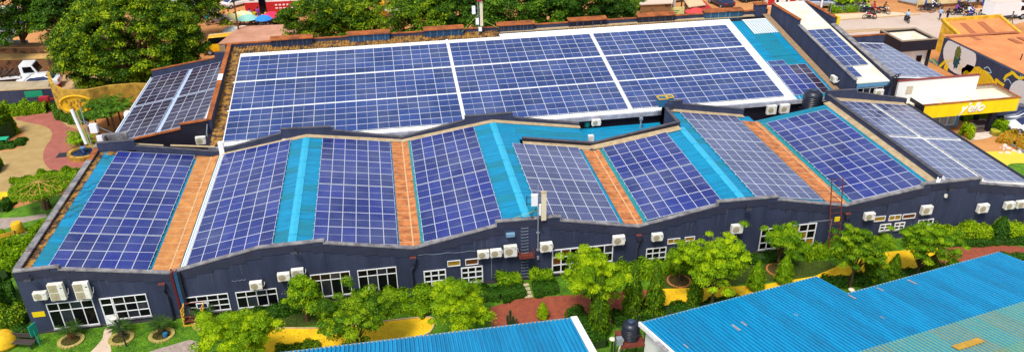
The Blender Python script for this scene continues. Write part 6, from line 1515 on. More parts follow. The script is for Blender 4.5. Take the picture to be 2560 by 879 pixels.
# garden furniture
q = PZ(48, 581); t = thing('garden_planter', 'yellow tree-stump shaped litter bin on the left lawn', 'litter bin', q); b = MB(); b.lathe((0, 0, .15), [(.42, 0), (.46, .1), (.45, .7), (.36, .85), (.1, .9)], 14); b.build('body', STONED, t, local=True, smooth=True); b = MB(); b.bar((-.5, 0, 0), (-.35, 0, .3), .1); b.bar((.5, 0, 0), (.35, 0, .3), .1); b.bar((-.5, 0, .04), (.5, 0, .04), .1); part(b, 'foot', STONED, t)
for px, rz, lab in (((16, 612), 25, 'yellow-brown garden bench at the left edge on the lawn'), ((55, 866), -14, 'dark slatted garden bench in the bottom-left corner')):
    q = PZ(*px); t = thing('garden_bench', lab, 'bench', q, None, R(rz)); mm = YELLOWW if px[0] < 20 else mat('dark_slat', (.06, .045, .04), .7)
    b = MB()
    for k in range(4): b.box(-1.0, -.25+k*.14, .44, 1.0, -.15+k*.14, .48)
    part(b, 'seat', mm, t); b = MB()
    for k in range(3): b.box(-1.0, .32, .58+k*.13, 1.0, .36, .67+k*.13)
    part(b, 'backrest', mm, t)
    for sx in (-.85, .85): b = MB(); b.box(sx-.04, -.22, 0, sx+.04, -.16, .44); b.box(sx-.04, .28, 0, sx+.04, .34, .95); part(b, 'leg', DGREYM, t)
q = PZ(14, 862); b = MB(); rr = random.Random(2); prof = [(.75, 0), (.9, .25), (.8, .7), (.5, 1.05), (.1, 1.15)]; b.lathe((q.x, q.y, 0), prof, 12); tag(b.build('garden_boulder', STONED, smooth=True), 'golden rounded boulder at the bottom-left corner', 'boulder')
q = PZ(100, 858); t = thing('garden_sign', 'green sign on a slanting post in front of the left wall corner', 'sign', q); b = MB(); b.obox((-.1, 0, 1.25), (.12, .28, 0), (.03, -.02, 0), (0, 0, .42)); part(b, 'board', mat('sign_teal', (.01, .30, .22), .6), t); b = MB(); b.bar((0, .2, 0), (-.1, .25, 1.5), .05); b.bar((.1, -.2, 0), (0, -.2, 1.3), .05); part(b, 'post', MATS['sign_teal'], t)
q = PZ(7, 362); t = thing('garden_table', 'small green metal table on the round lawn at the left edge', 'table', q); b = MB(); b.box(-.7, -.4, .7, .7, .4, .76); part(b, 'tabletop', mat('bright_green_metal', (.02, .42, .22), .5), t)
for sx, sy in ((-.6, -.3), (.6, -.3), (-.6, .3), (.6, .3)): b = MB(); b.bar((sx, sy, 0), (sx, sy, .7), .05); part(b, 'leg', MATS['bright_green_metal'], t)
# water basin at the plaza
q = PZ(212, 388); t = thing('water_basin', 'round dark water basin with ochre rim below the tilted antenna', 'basin', q); b = MB(); b.lathe((0, 0, 0), [(1.5, 0), (1.55, .45), (1.2, .47), (1.15, .3), (.05, .3)], 24); part(b, 'rim', STONE, t); b = MB(); b.lathe((0, 0, .32), [(1.14, 0), (.02, .01)], 24); part(b, 'water', mat('dark_pool', (.01, .015, .06), .1), t); b = MB(); b.lathe((0, 0, .3), [(.1, 0), (.18, .3), (.3, .6), (.02, .65)], 10); part(b, 'fountain_stone', mat('fountain_blue', (.10, .20, .40), .4), t)
q = PZ(84, 20); t = thing('roadside_billboard', 'red roadside billboard with white script at the top-left edge', 'billboard', q)
b = MB(); b.box(-1.9, -.08, 2.6, 1.9, .08, 4.2); part(b, 'board', mat('billboard_red', (.62, .01, .03), .5), t)
b = MB(); b.bar((-1.5, 0, 0), (-1.5, 0, 2.7), .12); b.bar((1.5, 0, 0), (1.5, 0, 2.7), .12); part(b, 'post', GREYM, t)
tc2 = bpy.data.curves.new('script', 'FONT'); tc2.body = 'Coca-Cola'; tc2.size = .75; tc2.extrude = .02; tc2.shear = .4; tc2.align_x = 'CENTER'
to = bpy.data.objects.new('tmp', tc2); COL.objects.link(to); dg = bpy.context.evaluated_depsgraph_get(); me = bpy.data.meshes.new_from_object(to.evaluated_get(dg)); bpy.data.objects.remove(to)
me.materials.clear(); me.materials.append(WHITEM); o = bpy.data.objects.new('lettering', me); COL.objects.link(o); o.parent = t; o.location = (0, -.10, 3.15); o.rotation_euler = (R(90), 0, 0)

# stepping slabs at red path
b = MB()
for k, (x, y) in enumerate(((1312, 712), (1315, 722), (1318, 731), (1321, 740))): q = PZ(x, y); b.box(q.x-.3, q.y-.16, .014, q.x+.3, q.y+.16, .05)
tag(b.build('stepping_slabs', CONCP), 'short row of stepping slabs between the two clipped hedges', 'slabs')
# ================================================================== VEGETATION
rng = np.random.default_rng(4)
def leaf_mesh(name, cen, nrm, size, tone, m, aspect=2.0, axis=None):
    """one bent-free diamond per leaf: centres, normals, half sizes, tone"""
    n = len(cen); nrm = nrm/np.linalg.norm(nrm, axis=1, keepdims=True)
    if axis is None: axis = rng.normal(size=(n, 3))
    a = axis-nrm*(axis*nrm).sum(1, keepdims=True); a /= np.linalg.norm(a, axis=1, keepdims=True)+1e-9; bb = np.cross(nrm, a)
    s = size[:, None]
    V = np.stack([cen-a*s*aspect/2, cen+bb*s*.5, cen+a*s*aspect/2, cen-bb*s*.5], 1).reshape(-1, 3)
    me = bpy.data.meshes.new(name); me.vertices.add(4*n); me.vertices.foreach_set('co', V.ravel().astype(np.float32))
    me.loops.add(4*n); me.loops.foreach_set('vertex_index', np.arange(4*n, dtype=np.int32))
    me.polygons.add(n); me.polygons.foreach_set('loop_start', np.arange(0, 4*n, 4, dtype=np.int32)); me.polygons.foreach_set('loop_total', np.full(n, 4, dtype=np.int32))
    me.update(calc_edges=True)
    at = me.attributes.new('tone', 'FLOAT', 'FACE'); at.data.foreach_set('value', np.clip(tone, 0, 1).astype(np.float32))
    me.materials.append(m); return me
def unit(v): return v/(np.linalg.norm(v, axis=1, keepdims=True)+1e-9)
def clump_cloud(C, rad, per, flat_=.6, leaf=.16, tvar=.25, drop=0.0):
    """leaves around clump centres: domed tufts, random tone per clump and per leaf"""
    n = len(C); idx = np.repeat(np.arange(n), per); N = len(idx)
    d = unit(rng.normal(size=(N, 3))); d[:, 2] = np.abs(d[:, 2])*1.0-.25
    r = rad[idx]*rng.uniform(.35, 1.0, N)**.6*np.where(rng.uniform(size=N) < .14, rng.uniform(1.0, 1.7, N), 1.0)
    P = C[idx]+d*r[:, None]*np.array([1, 1, flat_]); P[:, 2] -= drop*(r**2)
    nr = unit(d+np.array([0, 0, .7])+rng.normal(size=(N, 3))*.45)
    ct = rng.uniform(.05, .85, n); tone = ct[idx]+rng.normal(size=N)*tvar*.55
    sz = leaf*rng.uniform(.6, 1.25, N)
    return P, nr, sz, tone
def crown_pts(n, rx, ry, rz, cz, lump=.25, shell=.55, seed=0, lowcut=-.35):
    g = np.random.default_rng(seed); d = unit(g.normal(size=(n, 3)))
    low = d[:, 2] < lowcut; d[low, 2] *= -.6; d = unit(d)
    lob = unit(g.normal(size=(9, 3))); k = (d@lob.T); bump = 1+lump*(np.exp(-(1-k.max(1))*9)-.45)
    r = g.uniform(shell, 1.0, n)**.7*bump
    return d*r[:, None]*np.array([rx, ry, rz])+np.array([0, 0, cz])
def trunk_mb(h, r, tips, seed=0, wob=.1):
    g = random.Random(seed); b = MB(); fork = h*.45
    pts = [(0, 0, 0), (g.uniform(-wob, wob)*.5, g.uniform(-wob, wob)*.5, fork*.5), (g.uniform(-wob, wob), g.uniform(-wob, wob), fork)]
    b.tube(pts, [r*1.25, r, r*.85], 8); f = Vector(pts[-1])
    for t_ in tips:
        t_ = Vector(t_); mid = f+(t_-f)*.5+Vector((g.uniform(-.2, .2), g.uniform(-.2, .2), .12*(t_-f).length))
        b.tube([f-Vector((0, 0, r)), mid, t_], [r*.55, r*.35, r*.12], 6)
    return b
TREEM = {}; TCZ = {}
def tree_type(key, rx, ry, rz, cz, nc, crad, per, leaf, m, flat_=.6, lump=.3, shell=.5, tr=.12, seed=1, tvar=.3, aspect=2.0, drop=0.0, ntips=9, lowcut=-.35):
    C = crown_pts(nc, rx, ry, rz, cz, lump, shell, seed, lowcut); rad = crad*rng.uniform(.6, 1.25, nc)
    P, nr, sz, tone = clump_cloud(C, rad, per, flat_, leaf, tvar, drop)
    me = leaf_mesh('crown', P, nr, sz, tone, m, aspect)
    g = random.Random(seed); tips = [tuple(C[g.randrange(nc)]) for _ in range(ntips)]
    tips = [(a, b_, min(c, cz+rz*.3)) for a, b_, c in tips]
    tm = trunk_mb(cz, tr, tips, seed); to = tm.build('trunk', BARK, smooth=True); tme = to.data; bpy.data.objects.remove(to)
    TREEM[key] = (me, tme); TCZ[key] = cz+rz*.15
def tree(key, name, label, loc, cat='tree', group=None, scale=1.0, rz=0.0, leafmat=None):
    t = thing(name, label, cat, loc, group); t.rotation_euler = (0, 0, rz); t.scale = scale if isinstance(scale, tuple) else (scale,)*3
    for nm, me in zip(('crown', 'trunk'), TREEM[key]):
        o = bpy.data.objects.new(nm, me); COL.objects.link(o); o.parent = t
        if nm == 'crown' and leafmat: o.material_slots[0].link = 'OBJECT'; o.material_slots[0].material = leafmat
    return t
# garden shade trees (feathery, umbrella-like layers)
tree_type('feather_a', 2.5, 2.2, 1.5, 2.6, 120, .48, 210, .062, LEAF_Y, .42, .6, .38, .10, 1, .45, 3.0, .3)
tree_type('feather_b', 2.4, 2.3, 1.7, 2.7, 112, .46, 210, .062, LEAF_Y, .42, .7, .33, .09, 2, .45, 3.0, .3)
tree_type('feather_c', 2.8, 2.4, 1.7, 2.8, 125, .45, 200, .062, LEAF_M, .36, .8, .28, .10, 3, .45, 3.0, .3, 18)
tree_type('bushy', 1.15, 1.1, 1.6, 2.2, 85, .38, 130, .10, LEAF_M, .9, .3, .45, .12, 4, .4, 1.3)
tree_type('pine_like', 1.35, 1.3, 1.6, 2.4, 66, .34, 190, .055, LEAF_M, 1.1, .5, .30, .09, 5, .4, 3.5)
G = 'garden shade trees along the front wall'
def ctree(key, name, label, px, s=1.0, **k):
    sz = s[2] if isinstance(s, tuple) else s
    q = PZ(px[0], px[1], TCZ[key]*sz); return tree(key, name, label, Vector((q.x, q.y, 0)), scale=s, **k)
ctree('feather_a', 'garden_tree', 'yellow-green feathery tree nearest the bottom edge on the left', (592, 832), (1, 1, 1.15), group=G)
ctree('bushy', 'garden_tree', 'narrow upright bushy tree hiding an air conditioner, left of the feathery pair', (757, 732), 1.0, group=G)
ctree('feather_b', 'garden_tree', 'broad feathery tree before the two tall dark windows', (888, 785), (1.05, 1.05, 1.2), group=G, leafmat=LEAF_G)
ctree('feather_a', 'garden_tree', 'dense bright tree under the small white windows', (1147, 760), (.92, .92, 1.1), group=G, rz=2.1)
ctree('feather_b', 'garden_tree', 'pale spreading tree behind the first weeping column, before the long white window', (1484, 684), (1.0, .95, 1.38), group=G, rz=1.0)
ctree('feather_c', 'garden_tree', 'large open tree with layered branches over the yellow path, centre right', (1795, 652), (1.05, .95, 1.5), group=G, leafmat=LEAF_Y)
tree('pine_like', 'garden_tree', 'small dark tufted tree in a brick ring, left of the large layered tree', Vector((*PZ(1697, 700).to_2d(), 0)), group=G, scale=.80, leafmat=LEAF_M)
tree('pine_like', 'garden_tree', 'tufted tree in a brick ring between two white windows', Vector((*PZ(1945, 674).to_2d(), 0)), group=G, scale=1.08, rz=1.5)
ctree('feather_c', 'garden_tree', 'umbrella-shaped tree right of the rusty ladder', (2148, 616), (.86, .86, 1.2), group=G, rz=2.5, leafmat=LEAF_G)
ctree('feather_c', 'garden_tree', 'umbrella-shaped tree over the yellow path, second right of the ladder', (2316, 602), (.92, .92, 1.25), group=G, rz=4.0)
# weeping columnar trees
def column_type(key, h, r, seed, n=5200):
    g = np.random.default_rng(seed)
    t_ = g.uniform(0, 1, n)**.85; ang = g.uniform(0, 2*np.pi, n)
    strand = np.floor(ang/(2*np.pi)*17+t_*2)%17; sr = np.random.default_rng(seed+9).uniform(.72, 1.2, (17, 9))
    rr = r*(np.minimum(1, (1-t_)*1.45+.13)**.9)*sr[strand.astype(int), (t_*8.9).astype(int)]*g.uniform(.55, 1.05, n)
    P = np.stack([rr*np.cos(ang), rr*np.sin(ang), .25+t_*(h-.25)], 1)
    out = np.stack([np.cos(ang), np.sin(ang), np.full(n, .35)], 1); nr = unit(out+g.normal(size=(n, 3))*.35)
    ax = np.stack([np.cos(ang)*.35, np.sin(ang)*.35, np.full(n, -1.)], 1)+g.normal(size=(n, 3))*.25
    tone = .35+.35*(sr[strand.astype(int), (t_*8.9).astype(int)]-.72)+g.normal(size=n)*.2
    me = leaf_mesh('crown', P, nr, g.uniform(.03, .065, n), tone, LEAF_M, 4.2, ax)
    b = MB(); b.tube([(0, 0, 0), (0, 0, h*.9)], .07, 6, r2=.02); to = b.build('trunk', BARK); tme = to.data; bpy.data.objects.remove(to); TREEM[key] = (me, tme)
column_type('col_a', 4.8, .56, 11, 15000); column_type('col_b', 3.9, .52, 12, 13000); column_type('col_c', 2.3, .50, 13, 8000)
LEAF_D2 = leafmat('columnar_leaves', (0.012, 0.05, 0.003), (0.075, 0.18, 0.004), (0.42, 0.55, 0.006), 0.3)
GC = 'weeping columnar trees in front of the garden path'
def col_tree(key, top, h, label, s=1.0, lm=None):
    q = PZ(top[0], top[1], h); H = {'col_a': 4.8, 'col_b': 3.9, 'col_c': 2.3}[key]
    tree(key, 'columnar_tree', label, (q.x, q.y, 0), 'tree', GC, (s, s, h/H*1.07), random.uniform(0, 6), lm)
col_tree('col_a', (1503, 697), 4.7, 'tallest weeping columnar tree, left of the water tank', 1.25, LEAF_D2)
col_tree('col_a', (1588, 662), 4.4, 'second weeping columnar tree, directly behind the water tank', 1.2, LEAF_D2)
col_tree('col_b', (1646, 668), 4.2, 'third weeping columnar tree, at the yellow path edge', 1.2, LEAF_D2)
col_tree('col_b', (1744, 684), 3.0, 'weeping columnar tree under the large layered tree, left of its trunk', 1.0, LEAF_D2)
col_tree('col_c', (1898, 657), 2.4, 'short weeping columnar tree just above the long blue eave, centre', 1.15)
col_tree('col_c', (1969, 641), 2.4, 'short weeping columnar tree in front of the tufted ringed tree', 1.15)
col_tree('col_b', (2197, 614), 3.2, 'weeping columnar tree leaning over the notch of the big blue roof', 1.1, LEAF_D2)
col_tree('col_c', (2244, 640), 2.3, 'small dark columnar tree between the two umbrella-shaped trees', 1.0, LEAF_D2)
col_tree('col_c', (2338, 640), 1.7, 'smallest columnar tree below the right umbrella-shaped tree', .9, LEAF_D2)
col_tree('col_c', (2512, 545), 2.0, 'cone-clipped shrub tree by the far-right wall', 1.3, LEAF_H)
col_tree('col_c', (1357, 758), 1.3, 'little cone conifer on the red path behind the shed roof', .75, LEAF_Y)
# big trees at the back
tree_type('mango', 10.6, 6.0, 6.0, 6.0, 1000, .95, 150, .16, LEAF_B, .75, .32, .62, .55, 21, .45, 2.0, 0, 16, -.9)
tree_type('back_a', 5.6, 4.8, 4.4, 6.6, 330, .90, 130, .155, LEAF_D, .75, .6, .5, .30, 22, .45, 1.9, 0, 9, -.7)
tree_type('back_b', 5.0, 4.8, 4.6, 6.2, 320, .86, 130, .155, LEAF_D, .75, .7, .45, .28, 23, .45, 1.9, 0, 9, -.7)
tree('mango', 'mango_tree', 'huge broad mango tree rising left of the annex, the biggest in view', Vector((*PZ(312, 118, 6.0).to_2d(), 0))+Vector((0, 2.2, 0)), scale=(.92, .92, 1.0), rz=.1)
GB = 'street trees behind the big hall'
def back(key, px, zc, label, s=1.0, rz=0., lm=None):
    q = PZ(px[0], px[1], zc); tree(key, 'street_tree', label, (q.x, q.y, 0), 'tree', GB, s, rz, lm)
back('back_a', (792, 56), 5.6, 'street tree behind the first two vent boxes, left of the row', .84, 0, LEAF_B)
back('back_b', (878, 50), 5.8, 'street tree behind the second vent box', .92, 1.1, LEAF_B)
back('back_a', (1050, 48), 6.2, 'street tree behind the third vent box, left of the far mast', .90, 2.0, LEAF_B)
back('back_b', (1140, 35), 6.4, 'street tree right behind the far antenna mast', 1.0, 3.0)
back('back_a', (1265, 32), 6.6, 'street tree behind the fourth vent box, dark and dense', 1.05, 4.0)
back('back_b', (1375, 30), 6.4, 'street tree between the fourth and fifth vent boxes', 1.05, 5.0)
back('back_a', (1470, 22), 6.4, 'street tree behind the fifth vent box', 1.0, .6)
back('back_b', (1545, 20), 5.6, 'street tree at the right end of the row', .78, 1.6)
back('back_b', (155, 38), 6.4, 'dark street tree in the top-left corner above the shop roof', 1.15, 2.2)
back('back_a', (40, 40), 6.4, 'dark street tree at the left edge above the white tent', 1.15, .9)
back('back_a', (250, -10), 6.4, 'street tree behind the crown of the mango tree', 1.2, .3)
back('back_a', (470, 10), 6.2, 'street tree to the upper right of the mango tree', .95, .3, LEAF_B)
# hedges and shrubs
def hedge(name, label, pts, h, w, m, n=5200, leaf=.09, cat='hedge', group=None, aspect=1.6, spiky=False):
    """leafy band along ground points"""
    Q = [PZ(*p) for p in pts]; seg = [(a, c, (c-a).length) for a, c in zip(Q, Q[1:])]; tot = sum(s_[2] for s_ in seg)
    P = []; NR = []; AX = []
    for a, c, L in seg:
        k = int(n*L/tot); d = np.array((c-a))/L; sd = np.array([-d[1], d[0], 0])
        u = rng.uniform(0, L, k); th = rng.uniform(0, np.pi, k); lump = 1+.18*np.sin(u*2.1+1)+.12*np.sin(u*5.3)
        rr = rng.uniform(.75, 1.06, k)*lump
        p = np.array(a)[None, :]+d[None, :]*u[:, None]+sd[None, :]*(np.cos(th)*rr*w/2)[:, None]
        zz = np.minimum(1, np.sin(th)*1.5)*h*rr
        p[:, 2] = zz*rng.uniform(.55 if not spiky else .3, 1.0, k)**.5
        P.append(p); nn = sd[None, :]*np.cos(th)[:, None]+np.array([0, 0, 1])*np.sin(th)[:, None]+rng.normal(size=(k, 3))*.5; NR.append(nn)
        AX.append(np.tile([0, 0, 1.], (k, 1))+rng.normal(size=(k, 3))*.5)
    P = np.concatenate(P); NR = unit(np.concatenate(NR)); AX = np.concatenate(AX)
    tone = rng.uniform(.1, .9, len(P)); org = Q[0]
    P = P-np.array([org.x, org.y, 0])
    t = thing(name, label, cat, (org.x, org.y, 0), group)
    me = leaf_mesh('foliage', P, NR, leaf*rng.uniform(.6, 1.3, len(P)), tone, m, aspect, AX if spiky else None)
    o = bpy.data.objects.new('foliage', me); COL.objects.link(o); o.parent = t
    if not spiky:
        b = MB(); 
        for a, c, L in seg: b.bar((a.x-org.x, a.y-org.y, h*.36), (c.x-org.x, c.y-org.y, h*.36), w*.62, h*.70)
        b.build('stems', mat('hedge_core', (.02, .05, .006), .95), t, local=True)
    return t
hedge('clipped_hedge', 'dark clipped hedge left of the stepping slabs', [(1195, 738), (1250, 740), (1312, 728)], .55, 1.6, LEAF_H, 9000, .075)
hedge('clipped_hedge', 'dark clipped hedge right of the stepping slabs', [(1332, 726), (1395, 720)], .55, 1.6, LEAF_H, 7000, .075)
hedge('leafy_shrub', 'bright lily-like shrub on the left clipped hedge', [(1245, 716), (1298, 706)], .95, 1.1, LEAF_M, 1600, .11, 'shrub', None, 4.5, True)
hedge('leafy_shrub', 'bright lily-like shrub on the right clipped hedge', [(1325, 703), (1378, 698)], .95, 1.1, LEAF_M, 1600, .11, 'shrub', None, 4.5, True)
hedge('border_shrubs', 'mixed green border along the wall under the tall dark windows', [(880, 762), (960, 752), (1050, 742), (1120, 738)], .8, 1.5, LEAF_M, 9000, .10, 'shrubs')
hedge('border_shrubs', 'mixed green border under the dark window left of the narrow tree', [(640, 800), (700, 780), (790, 762)], .7, 1.2, LEAF_H, 6000, .10, 'shrubs')
hedge('strap_leaf_border', 'grassy strap-leaved border right of the downpipe below the small window', [(1545, 690), (1600, 684), (1690, 672), (1740, 668)], 1.0, 1.5, LEAF_M, 4200, .085, 'shrubs', None, 6, True)
hedge('strap_leaf_border', 'grassy strap-leaved border left and right of the rusty ladder foot', [(2000, 640), (2080, 632), (2150, 628), (2215, 612)], .95, 1.5, LEAF_M, 4800, .085, 'shrubs', None, 6, True)
hedge('border_shrubs', 'low mixed border before the tufted ringed tree', [(1740, 666), (1840, 655), (1960, 645)], .6, 1.2, LEAF_H, 6500, .09, 'shrubs')
hedge('boundary_hedge', 'light green hedge along the far-right wall', [(2330, 596), (2420, 592), (2500, 588), (2620, 580)], 1.1, 1.6, LEAF_Y, 12000, .09)
hedge('low_dark_hedge', 'dark low hedge at the foot of the far-right hedge', [(2330, 612), (2440, 612), (2560, 606), (2640, 600)], .45, .7, LEAF_H, 6000, .08)
hedge('undergrowth', 'dark undergrowth among the weeping columnar trees above the blue eave', [(1530, 800), (1600, 790), (1690, 778), (1780, 770), (1850, 752)], .5, 1.3, LEAF_H, 9000, .10, 'shrubs')
hedge('undergrowth', 'dark undergrowth behind the notch of the big blue roof', [(2060, 712), (2140, 705), (2230, 694), (2340, 682), (2400, 672)], .55, 1.3, LEAF_H, 9000, .10, 'shrubs')
hedge('undergrowth', 'dark undergrowth between the sheds left of the tallest columnar tree', [(1430, 792), (1480, 830), (1500, 870)], .9, 1.3, LEAF_H, 5000, .10, 'shrubs')
hedge('path_border', 'low greenery between the narrow tree and the yellow path', [(960, 775), (1040, 770), (1070, 790)], .5, 1.2, LEAF_M, 4500, .10, 'shrubs')
hedge('path_border', 'yellowish shrubs at the bottom edge under the yellow path', [(690, 884), (760, 872), (800, 866)], .5, .8, LEAF_B, 2500, .10, 'shrubs')
hedge('low_dark_hedge', 'dark low shrubs on the edge right of the far red path', [(2500, 650), (2600, 640)], .5, .8, LEAF_H, 3000, .08)
# left garden
hedge('boundary_hedge', 'leafy green hedge before the left boundary wall', [(10, 290), (60, 284), (120, 278)], 1.3, 1.4, LEAF_M, 6000, .14)
hedge('round_bush', 'large round dark bush at the left edge of the plaza', [(-5, 345), (22, 348)], 2.6, 3.2, LEAF_B, 9000, .16, 'bush')
hedge('low_ground_hedge', 'round clipped planting under the left bush', [(0, 368), (40, 366), (58, 350)], .4, 1.2, LEAF_H, 3500, .12)
hedge('small_bush', 'small round bush at the left edge halfway up', [(-4, 425), (4, 424)], .9, 1.4, LEAF_M, 2000, .12, 'bush')
hedge('planting_band', 'dark flowering planting at the foot of the stone feature wall', [(140, 272), (152, 294), (180, 305), (215, 308)], .8, 1.1, LEAF_D, 5000, .13, 'shrubs')
hedge('garden_bed', 'oval green bed with clipped edge beside the plaza', [(40, 470), (90, 452), (150, 444), (195, 440)], .5, 2.6, LEAF_M, 12000, .12)
hedge('garden_bed', 'leafy bed below the oval bed at the left edge', [(0, 530), (30, 505)], .7, 1.2, LEAF_H, 3000, .12)
hedge('garden_bed', 'bushy bed beside the left wall of the wing', [(-5, 700), (20, 670), (45, 640), (70, 610)], 1.2, 2.6, LEAF_M, 14000, .12)
hedge('garden_bed', 'dark leafy mass at the wall foot in the bottom-left corner', [(-10, 760), (40, 745)], 1.6, 2.4, LEAF_H, 9000, .14)
hedge('garden_bed', 'light leafy shrubs in front of the dark mass, bottom left', [(5, 810), (40, 800), (75, 800)], 1.0, 1.5, LEAF_B, 7000, .12)
hedge('garden_bed', 'dark spreading shrub before the bench, bottom left', [(40, 845), (85, 835)], .7, 1.2, LEAF_H, 4000, .10)
hedge('garden_bed', 'clipped green corner at the left edge by the sand path', [(-5, 600), (20, 590)], .6, 1.0, LEAF_M, 2500, .10)
hedge('garden_bed', 'hedge strip along the wing wall near the yellow bin', [(60, 610), (85, 585), (110, 560)], .5, .8, LEAF_M, 3000, .10)
hedge('roadside_hedge', 'clipped green hedge behind the roadside wire fence', [(2074, 32), (2160, 27)], 1.0, 1.2, LEAF_M, 4000, .16)
hedge('planter_shrub', 'green shrub in the planter at the canopy column', [(2488, 335), (2500, 332)], 1.1, 1.1, LEAF_M, 1600, .12, 'shrub')
hedge('planter_shrub', 'clipped hedge block beyond the canopy column', [(2400, 300), (2460, 292)], 1.0, .8, LEAF_M, 3000, .12, 'shrub')
hedge('planter_shrub', 'spiky yellow-green plants beside the entrance glazing', [(2408, 345), (2425, 338)], 1.2, 1.0, LEAF_Y, 1200, .12, 'shrub', None, 4, True)
hedge('planter_shrub', 'round bright shrub to the right of the canopy column', [(2498, 322), (2515, 320)], .8, 1.0, LEAF_Y, 1500, .12, 'shrub')
b = MB(); rr = random.Random(9)
for k in range(120):
    q = PZ(rr.uniform(2500, 2600), rr.uniform(335, 385)); s_ = rr.uniform(.08, .25); b.lathe((q.x, q.y, 0), [(s_, 0), (s_*.9, s_*.5), (s_*.3, s_*.8)], 6)
tag(b.build('rockery_stones', mat('rockery_white', (.72, .66, .60), .9, noise=.3, nscale=3)), 'pale stones scattered over the flower bed at the right edge', 'stones', kind='stuff')
FLOW = leafmat('flower_bed_mix', (.10, .22, .01), (.55, .35, .02), (.65, .10, .03), .2)
hedge('flower_bed', 'colourful flower bed with red and orange blooms at the right edge', [(2510, 345), (2545, 358), (2600, 372)], .7, 2.6, FLOW, 6000, .12, 'flowers')
b = MB(); a0, a1 = PZ(2495, 345), PZ(2560, 383); b.bar((a0.x, a0.y, .1), (a1.x, a1.y, .1), .2, .22); b.build('bed_kerb', COPING)['kind'] = 'structure'
for px, lab in (((2420, 342), 'green-yellow round planter pot beside the entrance glazing'), ((2487, 337), 'green-yellow round planter pot at the canopy column')):
    q = PZ(*px); t = thing('planter_pot', lab, 'planter', q); b = MB(); b.lathe((0, 0, 0), [(.35, 0), (.5, .3), (.52, .55), (.42, .6), (.02, .55)], 14); b.build('pot', mat('pot_yellow_green', (.45, .42, .03), .6, noise=.4, nscale=3), t, local=True, smooth=True)
tree_type('round_shrub', 1.1, 1.1, 1.0, 1.2, 60, .42, 60, .2, LEAF_Y, .9, .2, .6, .08, 31, .3, 1.6)
for px, lab in (((2107, 22), 'left round yellow-green bush among the parked cars'), ((2147, 19), 'right round yellow-green bush among the parked cars')): tree('round_shrub', 'roadside_bush', lab, PZ(*px), 'bush', 'bushes among the parked cars', 1.35)
tree('round_shrub', 'roadside_bush', 'small light tree by the coral umbrella at the row end', PZ(1590, 48), 'bush', None, 1.6, 0, LEAF_B)
# palms and ferns near the tilted antenna
def rosette(key, n, L, w, up_, m, seed, th=0.0, leaflets=18):
    g = np.random.default_rng(seed); P = []; NR = []; AX = []; S = []
    for i in range(n):
        a = 2*np.pi*i/n*2.4+g.uniform(-.2, .2); e = g.uniform(.25, 1.1)*up_; d = np.array([np.cos(a), np.sin(a), 0]); sd = np.array([-d[1], d[0], 0]); l_ = L*g.uniform(.75, 1.1)
        for k in range(leaflets):
            t_ = (k+1)/leaflets; p = d*l_*t_*np.cos(e*(1-t_*.7))+np.array([0, 0, th+l_*(np.sin(e)*t_-.55*t_*t_)])
            for s_ in (-1, 1):
                ll = w*np.sin(np.pi*min(1, t_*.9+.12)); ax = sd*s_+d*.7+np.array([0, 0, -.2]); P.append(p+ax/np.linalg.norm(ax)*ll*.5); AX.append(ax); NR.append(np.array([0, 0, 1])+sd*s_*.4+g.normal(size=3)*.15); S.append(ll)
    P, NR, AX, S = map(np.array, (P, NR, AX, S)); n_ = len(P)
    # size = width; aspect makes the length
    me = leaf_mesh('fronds', P, NR, S*.22, g.uniform(.1, .9, n_), m, 4.6, AX); return me
CY_ = rosette('cycad', 34, 1.05, .16, 1.0, LEAF_C, 5, .55, 26); PALM = rosette('palm', 16, 2.4, .75, 1.0, LEAF_D, 6, 2.2, 22); FERN = rosette('fern', 18, 1.5, .4, 1.2, LEAF_M, 8, .5, 20)
RING = mat('cream_ring_brick', (.50, .40, .12), .9, col2=(.28, .22, .05), noise=.2, nscale=4)
for i, (px, lab, r) in enumerate((((178, 852), 'cycad with red centre in a brick ring, leftmost before the front wall', .74), ((304, 846), 'cycad beside the lamp post by the concrete path', .72), ((405, 838), 'cycad with a blue bucket, third from the left', .74), ((513, 810), 'cycad right of the yellow service platform', .72))):
    q = PZ(*px); t = thing('cycad_palm', lab, 'cycad', q, 'cycads in brick rings')
    o = bpy.data.objects.new('fronds', CY_); COL.objects.link(o); o.parent = t; o.rotation_euler = (0, 0, i*1.3); o.scale = (1.15,)*3; o.location = (-.1, .45, 0)
    b = MB(); b.lathe((-.1, .45, 0), [(.2, 0), (.24, .35), (.16, .62)], 10); part(b, 'trunk', BARK if i else mat('dark_red_trunk', (.22, .02, .01), .9), t)
    b = MB()
    for k in range(22): a = 2*math.pi*k/22; b.obox((r*math.cos(a), r*.95*math.sin(a), .05), (.13*math.cos(a), .13*math.sin(a), 0), (-.10*math.sin(a), .10*math.cos(a), 0), (0, 0, .06))
    part(b, 'brick_ring', RING, t)
    b = MB(); b.lathe((0, 0, .012), [(r*.88, 0), (.02, .02)], 20); part(b, 'soil', mat('cycad_soil', (.10, .06, .015), .95, noise=.4, nscale=5), t)  # the soil's own dark brown inside the brick ring
    if i == 2: b = MB(); b.lathe((.3, -.2, 0), [(.14, 0), (.17, .35)], 10); tag(b.build('blue_bucket', mat('bucket_blue', (.02, .16, .32), .5), None), 'small blue bucket beside the third cycad', 'bucket').location = (q.x, q.y, 0)
